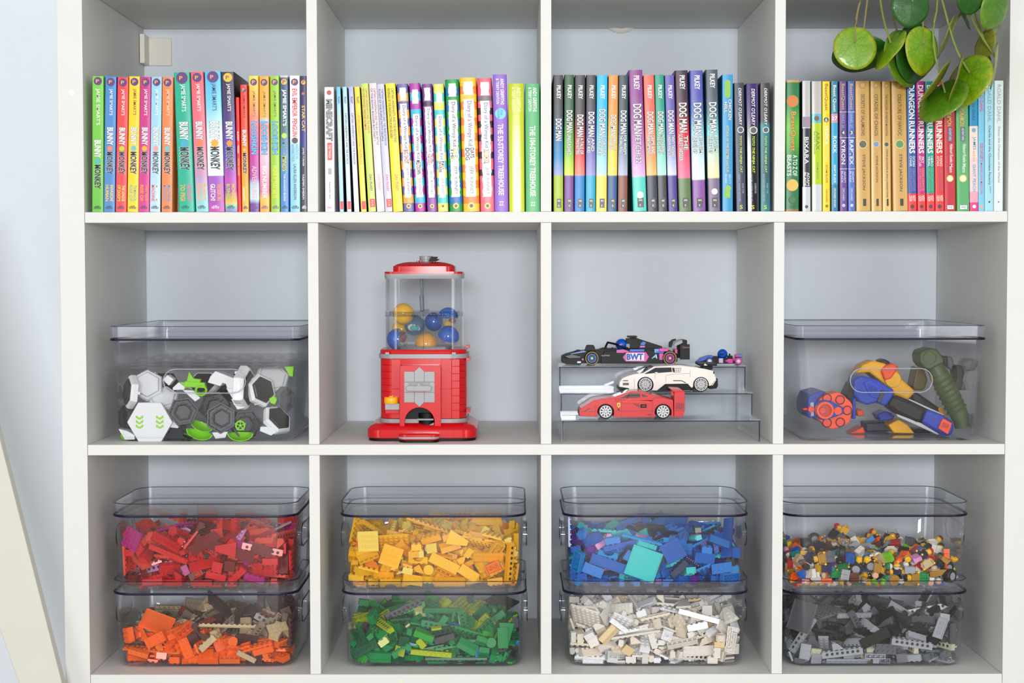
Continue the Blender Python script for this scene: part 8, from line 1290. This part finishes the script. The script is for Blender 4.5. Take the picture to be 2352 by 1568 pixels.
# ---------------------------------------------------------------- trailing plant on top of the unit
def leaf_material(name, c0, c1, edge, pale):
    m = bpy.data.materials.new(name); m.use_nodes = True; nt = m.node_tree; N = nt.nodes; L = nt.links; b = N['Principled BSDF']
    b.inputs['Roughness'].default_value = .38; b.inputs['Coat Weight'].default_value = .15
    b.inputs['Subsurface Weight'].default_value = 0.0
    tc = N.new('ShaderNodeTexCoord'); sp = N.new('ShaderNodeSeparateXYZ'); L.new(tc.outputs['Object'], sp.inputs[0])
    def M(op, a, c=None, v=None):
        n = N.new('ShaderNodeMath'); n.operation = op
        L.new(a, n.inputs[0]) if not isinstance(a, (int, float)) else setattr(n.inputs[0], 'default_value', a)
        if c is not None: (L.new(c, n.inputs[1]) if not isinstance(c, (int, float)) else setattr(n.inputs[1], 'default_value', c))
        return n.outputs[0]
    z2 = M('SUBTRACT', sp.outputs[2], .22); ang = M('ARCTAN2', sp.outputs[0], z2)
    r2 = M('SQRT', M('ADD', M('MULTIPLY', sp.outputs[0], sp.outputs[0]), M('MULTIPLY', z2, z2)))
    nz = N.new('ShaderNodeTexNoise'); nz.inputs['Scale'].default_value = 3; L.new(tc.outputs['Object'], nz.inputs['Vector'])
    sn = M('ABSOLUTE', M('SINE', M('ADD', M('MULTIPLY', ang, 3.0), M('MULTIPLY', M('SUBTRACT', nz.outputs['Fac'], .5), 3.2))))
    d1 = M('MULTIPLY', sn, M('MULTIPLY', r2, .25))
    v1 = N.new('ShaderNodeMapRange'); v1.inputs[1].default_value = 0.0; v1.inputs[2].default_value = .035; v1.inputs[3].default_value = .42; v1.inputs[4].default_value = 0; L.new(d1, v1.inputs[0])
    vo = N.new('ShaderNodeTexVoronoi'); vo.feature = 'DISTANCE_TO_EDGE'; vo.inputs['Scale'].default_value = 3.4; L.new(tc.outputs['Object'], vo.inputs['Vector'])
    v2 = N.new('ShaderNodeMapRange'); v2.inputs[1].default_value = 0.0; v2.inputs[2].default_value = .09; v2.inputs[3].default_value = .26; v2.inputs[4].default_value = 0; L.new(vo.outputs['Distance'], v2.inputs[0])
    vein = M('MAXIMUM', v1.outputs[0], v2.outputs[0])
    m1 = N.new('ShaderNodeMix'); m1.data_type = 'RGBA'; m1.inputs[6].default_value = lin(c0); m1.inputs[7].default_value = lin(c1); L.new(nz.outputs['Fac'], m1.inputs[0])
    er = M('ADD', M('SQRT', M('ADD', M('MULTIPLY', sp.outputs[0], sp.outputs[0]), M('MULTIPLY', sp.outputs[2], sp.outputs[2]))), M('MULTIPLY', M('SUBTRACT', nz.outputs['Fac'], .5), .7))
    e1 = N.new('ShaderNodeMapRange'); e1.inputs[1].default_value = .72; e1.inputs[2].default_value = 1.08; L.new(er, e1.inputs[0])
    m2 = N.new('ShaderNodeMix'); m2.data_type = 'RGBA'; L.new(M('MULTIPLY', e1.outputs[0], edge), m2.inputs[0]); L.new(m1.outputs[2], m2.inputs[6]); m2.inputs[7].default_value = lin(pale)
    m3 = N.new('ShaderNodeMix'); m3.data_type = 'RGBA'; L.new(vein, m3.inputs[0]); L.new(m2.outputs[2], m3.inputs[6]); m3.inputs[7].default_value = lin([c*.55 for c in c0])
    L.new(m3.outputs[2], b.inputs['Base Color'])
    bp = N.new('ShaderNodeBump'); bp.inputs['Strength'].default_value = .25; bp.inputs['Distance'].default_value = .002; L.new(vein, bp.inputs['Height']); bp.invert = True; L.new(bp.outputs[0], b.inputs['Normal'])
    return m
LM = [leaf_material('leaf_light', (96, 150, 10), (122, 160, 18), .8, (168, 168, 30)), leaf_material('leaf_mid', (64, 118, 14), (90, 136, 20), .5, (130, 150, 30)), leaf_material('leaf_dark', (26, 78, 14), (36, 92, 22), .3, (60, 120, 30)), leaf_material('leaf_olive', (118, 128, 34), (136, 140, 48), .4, (150, 140, 50)), leaf_material('leaf_pale', (120, 150, 110), (130, 160, 120), .3, (130, 150, 120))]
def leaf_mesh(cup, fold, tip):
    rings = []; n = 36
    for k in range(1, 8):
        r = k/7; row = []
        for i in range(n):
            a = 2*math.pi*i/n; x, z = math.sin(a), math.cos(a)
            f = 1+tip*max(0, -z)**5 - .03*max(0, z)**8
            x *= r*f*(1-.10*max(0, -z)**2*(tip > .05)); z *= r*f
            wv = .02*math.sin(5*a+1)*r*r
            row.append((x, cup*r*r+fold*abs(x)**1.2+wv, z))
        rings.append(row)
    mb = MB(); mb.loft(rings, cap0=False, cap1=False)
    nv = len(mb.v); mb.v.append((0, 0, 0.0)); 
    for i in range(n): mb.f.append(((i+1) % n, i, nv)); mb.m.append(0)
    return mb
_LV = {}
def PP(u, v, Y): return at(1880+u/4.983, v/4.983, Y)
plant = tag(empty('potted_plant', (1.15, .09, UW+.0006)), 'round-leaved green plant trailing down over the top right compartment', 'plant')
pw = plant.location
MB().lathe([(.045, 0), (.058, .09), (.062, .092), (.062, .105), (.056, .105), (.052, .085)], 28, c=(0, 0, 0)).build('plant_pot', mat((200, 120, 80), .6, 'terracotta'), plant, smooth=True)
MB().lathe([(.052, .086), (.052, .092)], 28).build('soil', mat((60, 44, 34), .9, 'soil', bump=(200, .8, .4)), plant)
m_stem = mat((124, 140, 60), .5, 'stem_green'); m_stemb = mat((138, 122, 80), .5, 'stem_brown')
def leaf(u, v, rx, ry, rot, Y, mi, pitch=0, cup=.10, fold=0, tip=.08, yaw=None, sgn=1, stem=None, sm=None):
    key = (mi, cup, fold, tip)
    if key not in _LV: _LV[key] = leaf_mesh(cup, fold, tip).mesh('leaf', LM[mi], True)
    s = (PP(u+100, v, Y)-PP(u, v, Y)).length/100
    o = bpy.data.objects.new('leaf', _LV[key]); COL.objects.link(o); o.parent = plant
    o.location = PP(u, v, Y)-pw; R_ = ry*s; o.scale = (R_, R_, R_)
    yw = sgn*math.acos(max(-1, min(1, rx/ry))) if yaw is None else math.radians(yaw)
    o.rotation_mode = 'QUATERNION'
    o.rotation_quaternion = Quaternion((0, 1, 0), math.radians(rot)) @ Quaternion((1, 0, 0), math.radians(pitch)) @ Quaternion((0, 0, 1), yw)
    md = o.modifiers.new('thickness', 'SOLIDIFY'); md.thickness = .018
    if stem:
        att = o.location + (o.rotation_quaternion @ Vector((0, -.0, .2)))*R_
        top = PP(*stem[0], Y+.03)-pw; top.y = min(top.y, -.104); crown = Vector((-.0, -.02, .10))
        if len(stem) > 1: mid = PP(*stem[1], Y+.012)-pw; pts = [att, mid, top]
        else: pts = [att, att.lerp(top, .5)+Vector((0, .004, 0)), top]
        lip = Vector((crown.x*.4+top.x*.6, -.115, .03)); pts += [Vector((top.x*.9+crown.x*.1, min(top.y, -.108), max(top.z+.05, -.02))), lip, crown+Vector((top.x*.1, 0, 0))]
        # smooth the path
        P = pts
        for _ in range(2):
            Q = [P[0]]
            for a, b in zip(P[:-1], P[1:]): Q += [a.lerp(b, .25), a.lerp(b, .75)]
            P = Q + [P[-1]]
        MB().tube(P, .0016, 7).build('stem', sm or m_stem, o.parent, smooth=True)
leaf(1070, 60, 232, 236, 5, -.070, 2, cup=.2, stem=[(1080, -160)])
leaf(480, 650, 322, 322, 0, -.010, 2, pitch=58, tip=0, cup=.12, stem=[(520, -100)], sm=m_stemb)
leaf(420, 540, 258, 250, -8, -.050, 0, pitch=-6, tip=.03, stem=[(495, -60), (430, 200)], sm=m_stemb)
leaf(800, 540, 55, 262, 33, -.045, 0, cup=.14, sgn=-1, stem=[(700, -60), (740, 220)])
leaf(1000, 640, 258, 320, -12, -.020, 1, cup=.12, tip=.12, stem=[(800, -60), (850, 240)], sm=m_stemb)
leaf(1140, 590, 275, 335, 10, -.030, 2, cup=.12, stem=[(1150, -60)])
leaf(1202, 560, 226, 268, 0, -.060, 0, tip=.14, stem=[(1200, -60), (1190, 180)], sm=m_stemb)
leaf(1500, 420, 66, 262, 22, -.020, 3, cup=.12, sgn=1, stem=[(1620, 160), (1640, 100)])
leaf(1690, 200, 62, 140, -25, -.015, 2, cup=.1, stem=[(1640, -60)])
leaf(1745, 10, 215, 160, 0, -.075, 2, cup=.1, yaw=0, pitch=30, tip=.1, stem=[(1740, -200)])
leaf(2040, 100, 190, 240, 26, -.060, 1, cup=.14, tip=.1, stem=[(2060, -200)])
leaf(1892, 510, 62, 190, 12, -.026, 3, cup=.1, sgn=-1, stem=[(1780, 120), (1770, 100)])
leaf(2025, 410, 64, 140, 8, -.010, 4, cup=.1, stem=[(2000, 100)])
leaf(2045, 745, 74, 262, 8, -.050, 3, cup=.12, sgn=1, stem=[(1710, 120), (1850, 400)])
leaf(1925, 750, 62, 110, 30, -.035, 1, cup=.1)
leaf(1405, 1110, 150, 320, 44, -.066, 1, cup=.16, tip=.06, sgn=-1, stem=[(1390, -60), (1280, 450)])
leaf(1372, 960, 70, 300, 36, -.072, 3, cup=.12, tip=.06, sgn=1)
leaf(1705, 895, 165, 315, 22, -.066, 0, cup=.14, tip=.08, sgn=-1, stem=[(1400, -60), (1560, 560)])
leaf(1598, 905, 52, 290, 17, -.078, 3, cup=.12, sgn=1)
